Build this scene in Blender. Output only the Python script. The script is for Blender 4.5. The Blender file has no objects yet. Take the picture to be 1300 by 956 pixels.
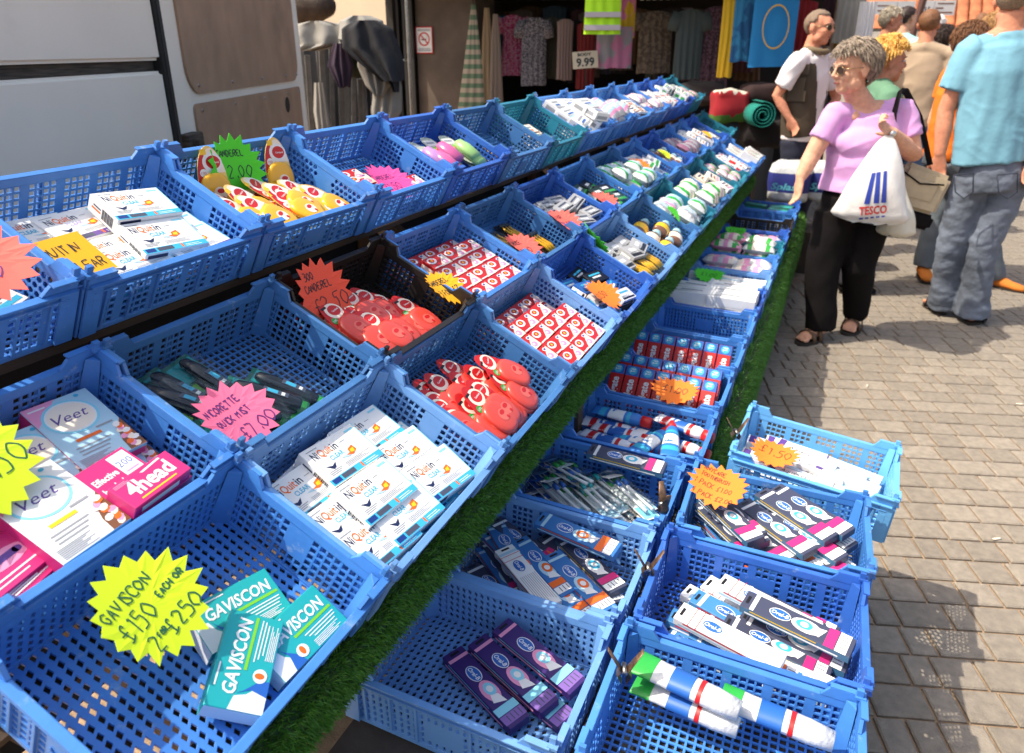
import bpy, bmesh, math, random
from mathutils import Vector, Matrix, Quaternion, noise
random.seed(7)
SC = bpy.context.scene
COL = SC.collection
RAD = math.radians

# ------------------------------------------------------------------ camera
EYE = Vector((0, 0, 1.58))
YAW, PITCH, FPX = RAD(24.09), RAD(21.90), 920.0
FW = Vector((-math.sin(YAW)*math.cos(PITCH), math.cos(YAW)*math.cos(PITCH), -math.sin(PITCH)))
RT = Vector((math.cos(YAW), math.sin(YAW), 0))
UP = RT.cross(FW)
cam = bpy.data.cameras.new('camera')
cam_o = bpy.data.objects.new('camera', cam); COL.objects.link(cam_o)
m = Matrix((RT, UP, -FW)).transposed().to_4x4(); m.translation = EYE
cam_o.matrix_world = m
cam.sensor_width = 36; cam.lens = FPX*36/1300; cam.shift_y = -45/1300
cam.clip_start = 0.05; cam.clip_end = 400
cam.dof.use_dof = True; cam.dof.focus_distance = 1.45; cam.dof.aperture_fstop = 5.6
SC.camera = cam_o

# ------------------------------------------------------------------ sky, sun, exposure
SUN_DIR = Vector((0.57, 0.33, -1.0)).normalized()          # the way the light travels
ELEV = math.asin(-SUN_DIR.z); AZ = math.atan2(-SUN_DIR.x, -SUN_DIR.y)
w = bpy.data.worlds.new('World'); SC.world = w; w.use_nodes = True
nt = w.node_tree; bg = nt.nodes['Background']
sky = nt.nodes.new('ShaderNodeTexSky'); sky.sky_type = 'NISHITA'; sky.sun_disc = False
sky.sun_elevation = ELEV; sky.sun_rotation = AZ; sky.air_density = 1.0; sky.dust_density = 4.0
nt.links.new(sky.outputs[0], bg.inputs[0]); bg.inputs[1].default_value = 0.15
sun = bpy.data.lights.new('sun', 'SUN'); sun.energy = 3.0; sun.angle = RAD(0.53); sun.color = (1.0, 0.955, 0.88)
so = bpy.data.objects.new('sun', sun); COL.objects.link(so)
so.rotation_euler = SUN_DIR.to_track_quat('-Z', 'Y').to_euler(); so.location = (-5, -3, 9)
vs = SC.view_settings
vs.view_transform = 'Standard'; vs.look = 'None'; vs.exposure = 0.90; vs.gamma = 1.0; vs.use_curve_mapping = False
vs.use_white_balance = True; vs.white_balance_temperature = 7100; vs.white_balance_tint = 8
SC.cycles.use_denoising = True
SC.cycles.max_bounces = 8; SC.cycles.transparent_max_bounces = 12; SC.cycles.caustics_reflective = False; SC.cycles.caustics_refractive = False

def at(px, py, y):
    """point on the sight line of photo pixel (px,py) that stands at depth y"""
    d = FW + RT*((px-650)/FPX) + UP*((433-py)/FPX)
    return EYE + d*(y/d.y)
def atz(px, py, z):
    d = FW + RT*((px-650)/FPX) + UP*((433-py)/FPX)
    return EYE + d*((z-EYE.z)/d.z)

# ------------------------------------------------------------------ materials
MATS = {}
def srgb(r, g, b):
    f = lambda c: (c/255/12.92) if c/255 <= 0.04045 else ((c/255+0.055)/1.055)**2.4
    return (f(r), f(g), f(b))
def mat(name, col, rough=0.5, metal=0.0, var=0.0, vscale=20.0, bump=0.0, bscale=60.0, inst=0.0, spec=0.5,
        alpha=1.0, trans=0.0, sheen=0.0, sss=0.0, stretch=None, coat=0.0, col2=None, world=False, wear=None, stain=None):
    if name in MATS: return MATS[name]
    m = bpy.data.materials.new(name); m.use_nodes = True; MATS[name] = m
    nt = m.node_tree; N = nt.nodes; L = nt.links; b = N['Principled BSDF']
    b.inputs['Base Color'].default_value = (*col, 1); b.inputs['Roughness'].default_value = rough
    b.inputs['Metallic'].default_value = metal; b.inputs['Specular IOR Level'].default_value = spec
    b.inputs['Alpha'].default_value = alpha; b.inputs['Transmission Weight'].default_value = trans
    b.inputs['Coat Weight'].default_value = coat
    if sheen: b.inputs['Sheen Weight'].default_value = sheen
    if sss:
        b.inputs['Subsurface Weight'].default_value = sss; b.inputs['Subsurface Radius'].default_value = (1, .35, .2); b.inputs['Subsurface Scale'].default_value = 0.006
    tc = N.new('ShaderNodeTexCoord'); src = tc.outputs['Object']
    if world: ge = N.new('ShaderNodeNewGeometry'); src = ge.outputs['Position']
    if stretch:
        mp = N.new('ShaderNodeMapping'); mp.inputs['Scale'].default_value = stretch
        L.new(src, mp.inputs['Vector']); src = mp.outputs[0]
    cur = None
    if var or col2:
        n = N.new('ShaderNodeTexNoise'); n.inputs['Scale'].default_value = vscale; n.inputs['Detail'].default_value = 5
        L.new(src, n.inputs['Vector'])
        r = N.new('ShaderNodeValToRGB'); e = r.color_ramp.elements
        e[0].position = 0.3; e[1].position = 0.7
        a = col; c = col2 or col
        e[0].color = (*[max(0, x*(1-var)) for x in a], 1); e[1].color = (*[min(1, x*(1+var)) for x in c], 1)
        L.new(n.outputs['Fac'], r.inputs[0]); cur = r.outputs[0]
        mr = N.new('ShaderNodeMapRange'); mr.inputs['To Min'].default_value = max(0, rough-0.08); mr.inputs['To Max'].default_value = min(1, rough+0.1)
        L.new(n.outputs['Fac'], mr.inputs[0]); L.new(mr.outputs[0], b.inputs['Roughness'])
    if inst:
        oi = N.new('ShaderNodeObjectInfo'); hs = N.new('ShaderNodeHueSaturation')
        mr2 = N.new('ShaderNodeMapRange'); mr2.inputs['To Min'].default_value = 1-inst; mr2.inputs['To Max'].default_value = 1+inst
        L.new(oi.outputs['Random'], mr2.inputs[0]); L.new(mr2.outputs[0], hs.inputs['Value'])
        if cur: L.new(cur, hs.inputs['Color'])
        else: hs.inputs['Color'].default_value = (*col, 1)
        cur = hs.outputs[0]
    for spec_, wsc, lo, hi in ((wear, 26, .60, .72), (stain, 2.3, .56, .74)):      # scuffs and spots of their own shape
        if not spec_: continue
        wn = N.new('ShaderNodeTexNoise'); wn.inputs['Scale'].default_value = wsc; wn.inputs['Detail'].default_value = 8; wn.inputs['Roughness'].default_value = .7
        wm = N.new('ShaderNodeMapRange'); wm.inputs['From Min'].default_value = lo; wm.inputs['From Max'].default_value = hi; wm.inputs['To Max'].default_value = spec_[1]
        mx = N.new('ShaderNodeMix'); mx.data_type = 'RGBA'; ge2 = N.new('ShaderNodeNewGeometry')
        L.new(ge2.outputs['Position'], wn.inputs['Vector']); L.new(wn.outputs['Fac'], wm.inputs[0]); L.new(wm.outputs[0], mx.inputs[0])
        if cur: L.new(cur, mx.inputs[6])
        else: mx.inputs[6].default_value = (*col, 1)
        mx.inputs[7].default_value = (*spec_[0], 1); cur = mx.outputs[2]
    if cur: L.new(cur, b.inputs['Base Color'])
    if bump:
        n2 = N.new('ShaderNodeTexNoise'); n2.inputs['Scale'].default_value = bscale; n2.inputs['Detail'].default_value = 6
        L.new(src, n2.inputs['Vector'])
        bp = N.new('ShaderNodeBump'); bp.inputs['Strength'].default_value = bump; bp.inputs['Distance'].default_value = 0.01
        L.new(n2.outputs['Fac'], bp.inputs['Height']); L.new(bp.outputs[0], b.inputs['Normal'])
    return m
def clear_mat(name, tint=(0.95, 0.97, 0.97), a=0.035):
    """thin clear plastic wrap: mostly see-through, glossy"""
    if name in MATS: return MATS[name]
    m = bpy.data.materials.new(name); m.use_nodes = True; MATS[name] = m
    nt = m.node_tree; N = nt.nodes; L = nt.links; N.remove(N['Principled BSDF'])
    t = N.new('ShaderNodeBsdfTransparent'); g = N.new('ShaderNodeBsdfGlossy'); mx = N.new('ShaderNodeMixShader')
    t.inputs[0].default_value = (*tint, 1); g.inputs['Roughness'].default_value = 0.12
    lw = N.new('ShaderNodeLayerWeight'); lw.inputs[0].default_value = 0.35
    mr = N.new('ShaderNodeMapRange'); mr.inputs['To Min'].default_value = a*0.5; mr.inputs['To Max'].default_value = min(1, a*3)
    no = N.new('ShaderNodeTexNoise'); no.inputs['Scale'].default_value = 45; tc = N.new('ShaderNodeTexCoord'); bp = N.new('ShaderNodeBump'); bp.inputs['Strength'].default_value = 0.5; bp.inputs['Distance'].default_value = 0.01
    L.new(tc.outputs['Object'], no.inputs['Vector']); L.new(no.outputs['Fac'], bp.inputs['Height']); L.new(bp.outputs[0], g.inputs['Normal'])
    L.new(lw.outputs['Facing'], mr.inputs[0]); L.new(mr.outputs[0], mx.inputs[0]); L.new(t.outputs[0], mx.inputs[1]); L.new(g.outputs[0], mx.inputs[2])
    L.new(mx.outputs[0], N['Material Output'].inputs[0])
    return m

# ------------------------------------------------------------------ mesh building
class MB:
    def __init__(s): s.v = []; s.f = []; s.m = []; s.T = Matrix.Identity(4)
    def add(s, vs, fs, mi=0):
        o = len(s.v); T = s.T
        s.v += [tuple(T @ Vector(p)) for p in vs]; s.f += [tuple(o+i for i in f) for f in fs]
        s.m += [mi]*len(fs); return s
    def box(s, c, d, mi=0, M=None):
        x, y, z = d[0]/2, d[1]/2, d[2]/2; c = Vector(c)
        P = [Vector((a, b, e)) for e in (-z, z) for b in (-y, y) for a in (-x, x)]
        P = [(M @ p if M else p)+c for p in P]
        return s.add(P, [(0, 2, 3, 1), (4, 5, 7, 6), (0, 1, 5, 4), (2, 6, 7, 3), (0, 4, 6, 2), (1, 3, 7, 5)], mi)
    def quad(s, a, b, c, d, mi=0): return s.add([a, b, c, d], [(0, 1, 2, 3)], mi)
    def prism(s, pts, z0, z1, mi=0):
        n = len(pts); v = [(p[0], p[1], z0) for p in pts]+[(p[0], p[1], z1) for p in pts]
        f = [tuple(range(n-1, -1, -1)), tuple(range(n, 2*n))]+[(i, (i+1) % n, n+(i+1) % n, n+i) for i in range(n)]
        return s.add(v, f, mi)
    def tube(s, pts, rad, n=8, mi=0, cap=True, up=None):
        """rings of radius r or (rx, ry) round a path; up fixes the ry axis"""
        pts = [Vector(p) for p in pts]; k = len(pts)
        if not isinstance(rad, (list,)): rad = [rad]*k
        v = []; f = []; last = None
        for i, p in enumerate(pts):
            t = (pts[min(i+1, k-1)]-pts[max(i-1, 0)])
            t = t.normalized() if t.length > 1e-9 else Vector((0, 0, 1))
            ref = Vector(up) if up is not None else (last if last is not None else (Vector((0, 0, 1)) if abs(t.z) < .9 else Vector((0, 1, 0))))
            a = ref - t*ref.dot(t)
            if a.length < 1e-6: a = t.orthogonal()
            a.normalize(); b = t.cross(a); last = a
            r = rad[i]; rx, ry = r if isinstance(r, tuple) else (r, r)
            for j in range(n):
                q = 2*math.pi*j/n; v.append(p + b*(rx*math.cos(q)) + a*(ry*math.sin(q)))
        for i in range(k-1):
            for j in range(n):
                f.append((i*n+j, i*n+(j+1) % n, (i+1)*n+(j+1) % n, (i+1)*n+j))
        if cap: f.append(tuple(range(n-1, -1, -1))); f.append(tuple((k-1)*n+j for j in range(n)))
        return s.add(v, f, mi)
    def ball(s, c, r, n=12, k=8, mi=0, M=None):
        r = r if isinstance(r, tuple) else (r, r, r); c = Vector(c); v = []; f = []
        for i in range(1, k):
            a = math.pi*i/k
            for j in range(n):
                q = 2*math.pi*j/n; p = Vector((r[0]*math.sin(a)*math.cos(q), r[1]*math.sin(a)*math.sin(q), r[2]*math.cos(a)))
                v.append((M @ p if M else p)+c)
        p = Vector((0, 0, r[2])); v.append((M @ p if M else p)+c); p = -p; v.append((M @ p if M else p)+c)
        T, B = len(v)-2, len(v)-1
        for j in range(n): f.append((T, j, (j+1) % n)); f.append((B, (k-2)*n+(j+1) % n, (k-2)*n+j))
        for i in range(k-2):
            for j in range(n): f.append((i*n+j, (i+1)*n+j, (i+1)*n+(j+1) % n, i*n+(j+1) % n))
        return s.add(v, f, mi)
    def mesh(s, name, mats, smooth=False):
        me = bpy.data.meshes.new(name); me.from_pydata(s.v, [], s.f)
        for x in (mats if isinstance(mats, (list, tuple)) else [mats]): me.materials.append(x)
        me.polygons.foreach_set('material_index', s.m)
        me.polygons.foreach_set('use_smooth', [bool(smooth)]*len(s.f)); me.update(); return me
    def build(s, name, mats, parent=None, M=None, smooth=False):
        return link(name, s.mesh(name, mats, smooth), parent, M)
def link(name, me, parent=None, M=None):
    o = bpy.data.objects.new(name, me); COL.objects.link(o)
    if parent: o.parent = parent
    if M is not None: o.matrix_local = M
    return o
def tag(o, label=None, cat=None, group=None, kind=None):
    for k, v in (('label', label), ('category', cat), ('group', group), ('kind', kind)):
        if v: o[k] = v
    return o
def empty(name, M=None):
    o = bpy.data.objects.new(name, None); COL.objects.link(o); o.empty_display_size = .1
    if M is not None: o.matrix_world = M
    return o
def bevel(me, w, seg=2):
    bm = bmesh.new(); bm.from_mesh(me)
    bmesh.ops.bevel(bm, geom=bm.edges[:], offset=w, segments=seg, affect='EDGES', clamp_overlap=True)
    bm.to_mesh(me); bm.free(); return me
def TR(x, y, z, rz=0, ry=0, rx=0): return Matrix.Translation((x, y, z)) @ Matrix.Rotation(rz, 4, 'Z') @ Matrix.Rotation(ry, 4, 'Y') @ Matrix.Rotation(rx, 4, 'X')

# ---- lettering: printed (type) and handwritten (pen strokes)
_txt = {}
def print_mesh(text, h, bold=0.0, shear=0.0, depth=0.0):
    """flat type, baseline at y=0, x from 0; returns (verts, faces, width)"""
    k = (text, bold, shear)
    if k not in _txt:
        c = bpy.data.curves.new('type', 'FONT'); c.body = text; c.size = 1; c.resolution_u = 2; c.offset = bold; c.shear = shear; c.fill_mode = 'FRONT'
        o = bpy.data.objects.new('type', c); COL.objects.link(o)
        dg = bpy.context.evaluated_depsgraph_get(); me = bpy.data.meshes.new_from_object(o.evaluated_get(dg))
        v = [tuple(p.co) for p in me.vertices]; f = [tuple(p.vertices) for p in me.polygons]
        bpy.data.objects.remove(o); bpy.data.curves.remove(c); bpy.data.meshes.remove(me)
        xs = [p[0] for p in v] or [0, 1]
        _txt[k] = ([(p[0]-min(xs), p[1]) for p in v], f, max(xs)-min(xs))
    v, f, wd = _txt[k]; s = h/0.7
    return [(p[0]*s, p[1]*s) for p in v], f, wd*s
def type_on(mb, text, x, y, h, z, mi, ang=0, width=None, bold=0.0, shear=0.0, center=False):
    v, f, wd = print_mesh(text, h, bold, shear); sx = (width/wd) if width else 1
    ox = -wd*sx/2 if center else 0; ca, sa = math.cos(ang), math.sin(ang)
    mb.add([(x+(p[0]*sx+ox)*ca-p[1]*sa, y+(p[0]*sx+ox)*sa+p[1]*ca, z) for p in v], f, mi)
G = {  # pen strokes on a 4 x 6 grid
 'A': ['00 26 40', '12 32'], 'B': ['00 06 36 35 24 03', '23 42 30 00'], 'C': ['45 36 16 04 02 10 30 41'], 'D': ['00 06 26 44 42 20 00'], 'E': ['40 00 06 46', '03 33'],
 'F': ['00 06 46', '03 33'], 'G': ['45 26 04 02 20 41 43 23'], 'H': ['00 06', '40 46', '03 43'], 'I': ['20 26'], 'K': ['00 06', '46 03 40'], 'L': ['06 00 40'],
 'M': ['00 06 23 46 40'], 'N': ['00 06 40 46'], 'O': ['20 02 04 26 44 42 20'], 'P': ['00 06 36 45 44 33 03'], 'Q': ['20 02 04 26 44 42 20', '22 40'],
 'R': ['00 06 36 45 44 33 03', '23 40'], 'S': ['45 36 16 05 14 32 41 30 10 01'], 'T': ['06 46', '26 20'], 'U': ['06 01 20 41 46'], 'V': ['06 20 46'], 'W': ['06 10 24 30 46'],
 'X': ['00 46', '06 40'], 'Y': ['06 23 46', '23 20'], 'Z': ['06 46 00 40'], '0': ['20 02 04 26 44 42 20'], '1': ['15 26 20'], '2': ['05 26 45 44 00 40'], '3': ['06 36 45 34 13 34 42 30 00'],
 '4': ['36 02 42', '34 30'], '5': ['46 16 14 34 42 30 00'], '6': ['36 03 01 20 41 32 02'], '7': ['06 46 10'], '8': ['23 05 26 45 23 01 20 41 23'], '9': ['43 23 04 26 45 43 20'],
 '£': ['45 36 25 23 20', '03 33', '00 20 41'], '.': ['20 21'], 'p': ['0- 03 24 43 31 01'], '-': ['13 33']}
def pen_on(mb, text, x, y, h, z, mi, ang=0, wd=None, lw=0.0022, jit=0.06, slant=0.0):
    rnd = random.Random(hash(text) & 0xffff if False else sum(ord(c)*(i+3) for i, c in enumerate(text)))
    s = h/6; adv = 3.9*s; ca, sa = math.cos(ang), math.sin(ang); cx = 0
    for ch in text:
        if ch == ' ': cx += adv*.7; continue
        for st in G.get(ch, []):
            pts = []
            for tok in st.split():
                gx = int(tok[0]); gy = -1.5 if tok[1] == '-' else int(tok[1])
                px, py = cx+gx*s*.70+rnd.uniform(-jit, jit)*h, gy*s+rnd.uniform(-jit, jit)*h*.6; px += slant*py
                pts.append(Vector((x+px*ca-py*sa, y+px*sa+py*ca, z)))
            q = [pts[0]]
            for i in range(1, len(pts)-1): q += [pts[i]*.75+pts[i-1]*.25, pts[i], pts[i]*.75+pts[i+1]*.25]
            q.append(pts[-1])
            if len(pts) > 2: q = [q[0]]+[(q[i-1]+q[i]*2+q[i+1])/4 for i in range(1, len(q)-1)]+[q[-1]]
            L = []; R = []
            for i, p in enumerate(q):
                t = (q[min(i+1, len(q)-1)]-q[max(i-1, 0)]); t = t.normalized() if t.length > 1e-9 else Vector((1, 0, 0))
                n = Vector((-t.y, t.x, 0))*lw/2; L.append(p+n); R.append(p-n)
            k = len(q); mb.add(L+R, [(i+k, i+k+1, i+1, i) for i in range(k-1)], mi)
        cx += adv*(.6 if ch in 'I1.' else 1)
# ------------------------------------------------------------------ plastics, card, paint
BLUE = {
 'blue': mat('blue_crate_plastic', (0.052, 0.215, 0.60), 0.38, var=.16, vscale=9, inst=.12, bump=.05, bscale=90, wear=((.30, .42, .62), .7), stain=((.02, .07, .20), .4)),
 'deep blue': mat('deep_blue_crate_plastic', (0.030, 0.130, 0.52), 0.36, var=.16, vscale=9, inst=.12, bump=.05, bscale=90, wear=((.30, .42, .62), .7), stain=((.02, .07, .20), .4)),
 'pale blue': mat('pale_blue_crate_plastic', (0.135, 0.315, 0.64), 0.42, var=.15, vscale=9, inst=.10, bump=.05, bscale=90, wear=((.30, .42, .62), .7), stain=((.02, .07, .20), .4)),
 'sky blue': mat('sky_blue_crate_plastic', (0.13, 0.42, 0.78), 0.4, var=.14, vscale=9, inst=.08, bump=.05, bscale=90, wear=((.30, .42, .62), .7), stain=((.02, .07, .20), .4)),
 'teal': mat('teal_crate_plastic', (0.012, 0.19, 0.29), 0.4, var=.15, vscale=9, inst=.10, bump=.05, bscale=90, wear=((.30, .42, .62), .7), stain=((.02, .07, .20), .4)),
 'dark blue': mat('dark_blue_crate_plastic', (0.050, 0.175, 0.42), 0.4, var=.15, vscale=9, inst=.10, bump=.05, bscale=90, wear=((.30, .42, .62), .7), stain=((.02, .07, .20), .4)),
 'black': mat('black_crate_plastic', (0.016, 0.012, 0.011), 0.42, var=.3, vscale=9, bump=.05, bscale=90),
}
for m_ in BLUE.values():      # moulded plastic has soft edges
    N = m_.node_tree.nodes; L = m_.node_tree.links; bv = N.new('ShaderNodeBevel'); bv.samples = 4; bv.inputs['Radius'].default_value = .0016
    bp = next(n for n in N if n.type == 'BUMP'); L.new(bv.outputs[0], bp.inputs['Normal'])
def flat(name, r, g, b, rough=.42, **k): return mat(name, srgb(r, g, b), rough, **k)
WHITE = mat('white_card', (.80, .80, .79), .42, var=.02, vscale=30)
WFILM = mat('white_film', (.62, .63, .64), .24, bump=.5, bscale=45, var=.08, vscale=25)
NAVY = flat('navy_ink', 26, 38, 78); ORNG = flat('orange_ink', 236, 106, 32); CYAN = flat('cyan_ink', 52, 172, 208); LCYAN = flat('pale_cyan_ink', 132, 208, 228)
GREY = flat('grey_ink', 150, 152, 158); BLACKI = flat('black_ink', 22, 20, 24); RED = flat('red_ink', 200, 30, 34); TEALI = flat('teal_ink', 16, 164, 166); LIME = flat('lime_ink', 120, 196, 50)
PINK = flat('pink_card', 206, 44, 116); LPINK = flat('pale_pink_ink', 232, 150, 186); PURP = flat('purple_ink', 92, 62, 140); DPURP = flat('deep_purple_card', 58, 34, 104); YEL = flat('yellow_ink', 244, 196, 40)
PBLUE = flat('pale_blue_ink', 168, 206, 224); BLUEI = flat('blue_ink', 34, 96, 176); DBLUE = flat('dark_blue_ink', 20, 52, 124); SLATE = flat('slate_ink', 70, 74, 92); STEEL = flat('steel_blue_ink', 58, 108, 142)
REDCARD = flat('red_card', 196, 32, 32); CREAM = flat('cream_ink', 240, 226, 208); GREENI = flat('green_ink', 40, 160, 66); BROWN = flat('brown_ink', 120, 76, 50)
NEON = {'yellow': mat('neon_yellow_card', (.62, .82, .02), .75), 'orange': mat('neon_orange_card', (.92, .20, .02), .75), 'red': mat('neon_red_card', (.93, .10, .05), .75),
        'pink': mat('neon_pink_card', (.92, .16, .30), .75), 'magenta': mat('neon_magenta_card', (.87, .07, .30), .75), 'green': mat('neon_green_card', (.07, .66, .03), .75), 'amber': mat('amber_card', (.88, .42, .01), .75), 'salmon': mat('salmon_card', (.9, .14, .11), .75)}
PEN = mat('marker_ink', (.012, .02, .03), .6); PENG = mat('green_marker_ink', (.01, .11, .05), .6); PENP = mat('violet_marker_ink', (.10, .02, .16), .6)
CLEAR = clear_mat('clear_blister'); 
WOOD = mat('dark_trestle_timber', (.075, .045, .028), .7, var=.35, vscale=14, bump=.3, bscale=50, stretch=(1, .1, 1))
STEELM = mat('worn_steel', (.35, .33, .31), .38, metal=1, var=.3, vscale=60)
RUST = mat('rusty_clip_steel', (.20, .12, .075), .45, metal=.7, var=.45, vscale=80)

# ------------------------------------------------------------------ paving
JOINT = mat('sandy_joint', (.30, .205, .130), .95, var=.3, vscale=30, bump=.4, bscale=200, world=True, stain=((.10, .08, .06), .7))
PAVE = mat('clay_grey_paver', (.238, .202, .164), .88, var=.17, vscale=38, bump=.32, bscale=170, inst=.13, world=True, stain=((.12, .10, .085), .55), wear=((.29, .245, .20), .5))
# (the ground sheet reaches far behind the market)
gb = MB(); gb.quad((-60, -30, -.006), (60, -30, -.006), (60, 120, -.006), (-60, 120, -.006))
ground = tag(gb.build('pavement', JOINT), kind='structure')
random.seed(11)
PA = RAD(18.5); ca, sa = math.cos(PA), math.sin(PA)
slots = []; LENS = (.078, .108, .118, .150)
y = -.6; row = 0; RP = .1105
while y < 13:
    x = -1.9 + random.uniform(-.2, 0)
    while x < 9.5:
        l = random.choice(LENS); X = (x+l/2)*ca-y*sa; Y = (x+l/2)*sa+y*ca
        if Y > .9 and X > -.9+(.0) and X < .75+.30*Y and not (Y < 2.2 and X > 1.4): slots.append((X, Y, l))
        x += l
    y += RP
def paver_mesh(l):
    b = MB(); h = RP/2-.0042; k = l/2-.0042; c = .0045
    v = [(-k, -h, -.006), (k, -h, -.006), (k, h, -.006), (-k, h, -.006), (-k, -h, 0), (k, -h, 0), (k, h, 0), (-k, h, 0), (-k+c, -h+c, .004), (k-c, -h+c, .004), (k-c, h-c, .004), (-k+c, h-c, .004)]
    f = [(8, 9, 10, 11)]+[(i, (i+1) % 4, 4+(i+1) % 4, 4+i) for i in range(4)]+[(4+i, 4+(i+1) % 4, 8+(i+1) % 4, 8+i) for i in range(4)]
    b.add(v, f); return b
PM = {l: paver_mesh(l).mesh('paver', PAVE) for l in LENS}
seen = [s for s in slots if 1.55 < s[1] < 6 and s[0] > (.12 if s[1] < 3 else -.15) and s[0] < .45+.24*s[1]]
seen.sort(key=lambda s: s[1]); near = set(seen[:300])
for X, Y, l in slots:
    if (X, Y, l) in near:
        o = link('paver', PM[l], ground, TR(X, Y, random.uniform(-.0012, .0012), PA, random.uniform(-.004, .004), random.uniform(-.004, .004)))
rest = MB()
for X, Y, l in slots:
    if (X, Y, l) not in near:
        rest.T = TR(X, Y, random.uniform(-.001, .001), PA); b = paver_mesh(l); rest.add(b.v, b.f)
rest.T = Matrix.Identity(4)
tag(rest.build('paver_field', PAVE, ground), kind='stuff')

# ------------------------------------------------------------------ the plastic crate, four moulds
CL, CW, CH = .400, .296, .114      # length, width, height to the rim
def panel(mb, w, h, pattern, T, th=.0032, cell=.0142, hole=.0051, solid=None, rib=0):
    """perforated sheet in local xy (0..w, 0..h), thickness along z"""
    mb.T = T; nx = max(1, round(w/cell)); ny = max(1, round(h/cell)); cx, cy = w/nx, h/ny
    z0, z1 = -th/2, th/2
    def ring(x0, x1, y0, y1, pts):
        n = len(pts); mx = (x0+x1)/2; my = (y0+y1)/2
        if n == 4: out = [(x0, y0), (x1, y0), (x1, y1), (x0, y1)]
        else: out = [(x0, y0), (mx, y0), (x1, y0), (x1, y1), (mx, y1), (x0, y1)]
        v = [(a, b, z1) for a, b in out]+[(a, b, z1) for a, b in pts]+[(a, b, z0) for a, b in out]+[(a, b, z0) for a, b in pts]
        f = []
        for i in range(n):
            j = (i+1) % n
            f += [(i, j, n+j, n+i), (2*n+j, 2*n+i, 3*n+i, 3*n+j), (n+i, n+j, 3*n+j, 3*n+i)]
        mb.add(v, f)
    def plate(x0, x1, y0, y1):
        mb.add([(x0, y0, z0), (x1, y0, z0), (x1, y1, z0), (x0, y1, z0), (x0, y0, z1), (x1, y0, z1), (x1, y1, z1), (x0, y1, z1)], [(3, 2, 1, 0), (4, 5, 6, 7)])
    for j in range(ny):
        off = cx/2 if (pattern == 'hex' and j % 2) else 0
        xs = [i*cx-off for i in range(nx+(2 if off else 1))]
        for x0 in xs:
            x1 = x0+cx; a, b = max(0, x0), min(w, x1)
            if b-a < 1e-4: continue
            y0, y1 = j*cy, (j+1)*cy; mx, my = (x0+x1)/2, (y0+y1)/2
            full = (b-a) > cx*.99 and not (solid and solid(mx, my)) and not (rib and (round(x0/cx) % rib == rib-1))
            if not full: plate(a, b, y0, y1); continue
            if pattern == 'square': ring(x0, x1, y0, y1, [(mx-hole, my-hole), (mx+hole, my-hole), (mx+hole, my+hole), (mx-hole, my+hole)])
            elif pattern == 'hex':
                r = hole*1.2; ring(x0, x1, y0, y1, [(mx-r*.866, my-r*.5), (mx, my-r), (mx+r*.866, my-r*.5), (mx+r*.866, my+r*.5), (mx, my+r), (mx-r*.866, my+r*.5)])
            elif pattern == 'diamond':
                r = hole*1.22; ring(x0, x1, y0, y1, [(mx, my-r), (mx+r, my), (mx, my+r), (mx-r, my)]) if False else ring(x0, x1, y0, y1, [(mx-r*.35, my-r), (mx+r*.6, my-r*.35), (mx+r*.35, my+r), (mx-r*.6, my+r*.35)])
    mb.T = Matrix.Identity(4)
def wall_meshes(tag_, L, H, pattern, solid, rib):
    """a side wall standing in xz, centred on x, bottom at z=0, with its thick rim and raised ends"""
    b = MB(); t = .0032
    panel(b, L-.02, H-.026, pattern, Matrix.Translation((-(L-.02)/2, 0, .010)) @ Matrix.Rotation(RAD(90), 4, 'X'), solid=solid, rib=rib)
    b.box((0, 0, .0052), (L-.02, .006, .0094)); b.box((0, 0, H-.008), (L-.004, .0052, .0158)); b.box((0, -.0045, H-.0012), (L-.01, .0125, .0036))
    b.box((0, -.0038, H-.0162), (L-.03, .008, .0026))
    for k in range(-3, 4):
        if abs(k) == 0: continue
        b.box((k*L/7.6, -.0036, H/2-.004), (.005, .0046, H-.03))
    if tag_ == 's':      # moulded maker's mark on the end panel
        b.tube([(.016*math.cos(q), -.0022, H*.52+.012*math.sin(q)) for q in (math.pi*(1.05+.9*k/7) for k in range(8))], [.0012, .002, .0026, .003, .003, .0026, .002, .0012], 6); b.ball((.010, -.0015, H*.60), (.005, .002, .005), 8, 6)
    for s in (-1, 1):   # raised shoulders at both ends with a sloping side
        e = s*(L/2-.002); i0 = s*(L/2-.062); i1 = s*(L/2-.047)
        P = [(e, H+.0), (e, H+.021), (i1, H+.021), (i0, H+.0)]
        if s < 0: P = P[::-1]
        v = [(x, -.003, z) for x, z in P]+[(x, .003, z) for x, z in P]
        b.add(v, [(3, 2, 1, 0), (4, 5, 6, 7), (0, 1, 5, 4), (1, 2, 6, 5), (2, 3, 7, 6), (3, 0, 4, 7)][::1])
        b.box((s*(L/2-.027), -.0035, H+.0205), (.043, .0115, .0034))
    return b
def corner_mesh():
    b = MB(); H = CH
    # an L of two fins, a gusset inside and a locating peg on top; the corner is at the origin, arms along +x and +y
    b.box((.012, -.0058, H/2), (.030, .0044, H-.012)); b.box((-.0058, .0142, H/2), (.0044, .034, H-.012))
    b.add([(.003, .003, .004), (.027, .003, .004), (.003, .027, .004), (.003, .003, H+.008), (.018, .003, H+.008), (.003, .018, H+.008)], [(1, 2, 5, 4), (3, 4, 5)])
    b.box((-.001, -.001, H+.021), (.017, .017, .006)); b.box((.001, .001, H+.030), (.011, .007, .013)); b.box((.017, -.0065, H*.62), (.012, .0036, .03))
    b.box((-.0075, .024, H*.62), (.0036, .012, .03))
    return b
MOULD = {}
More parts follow.
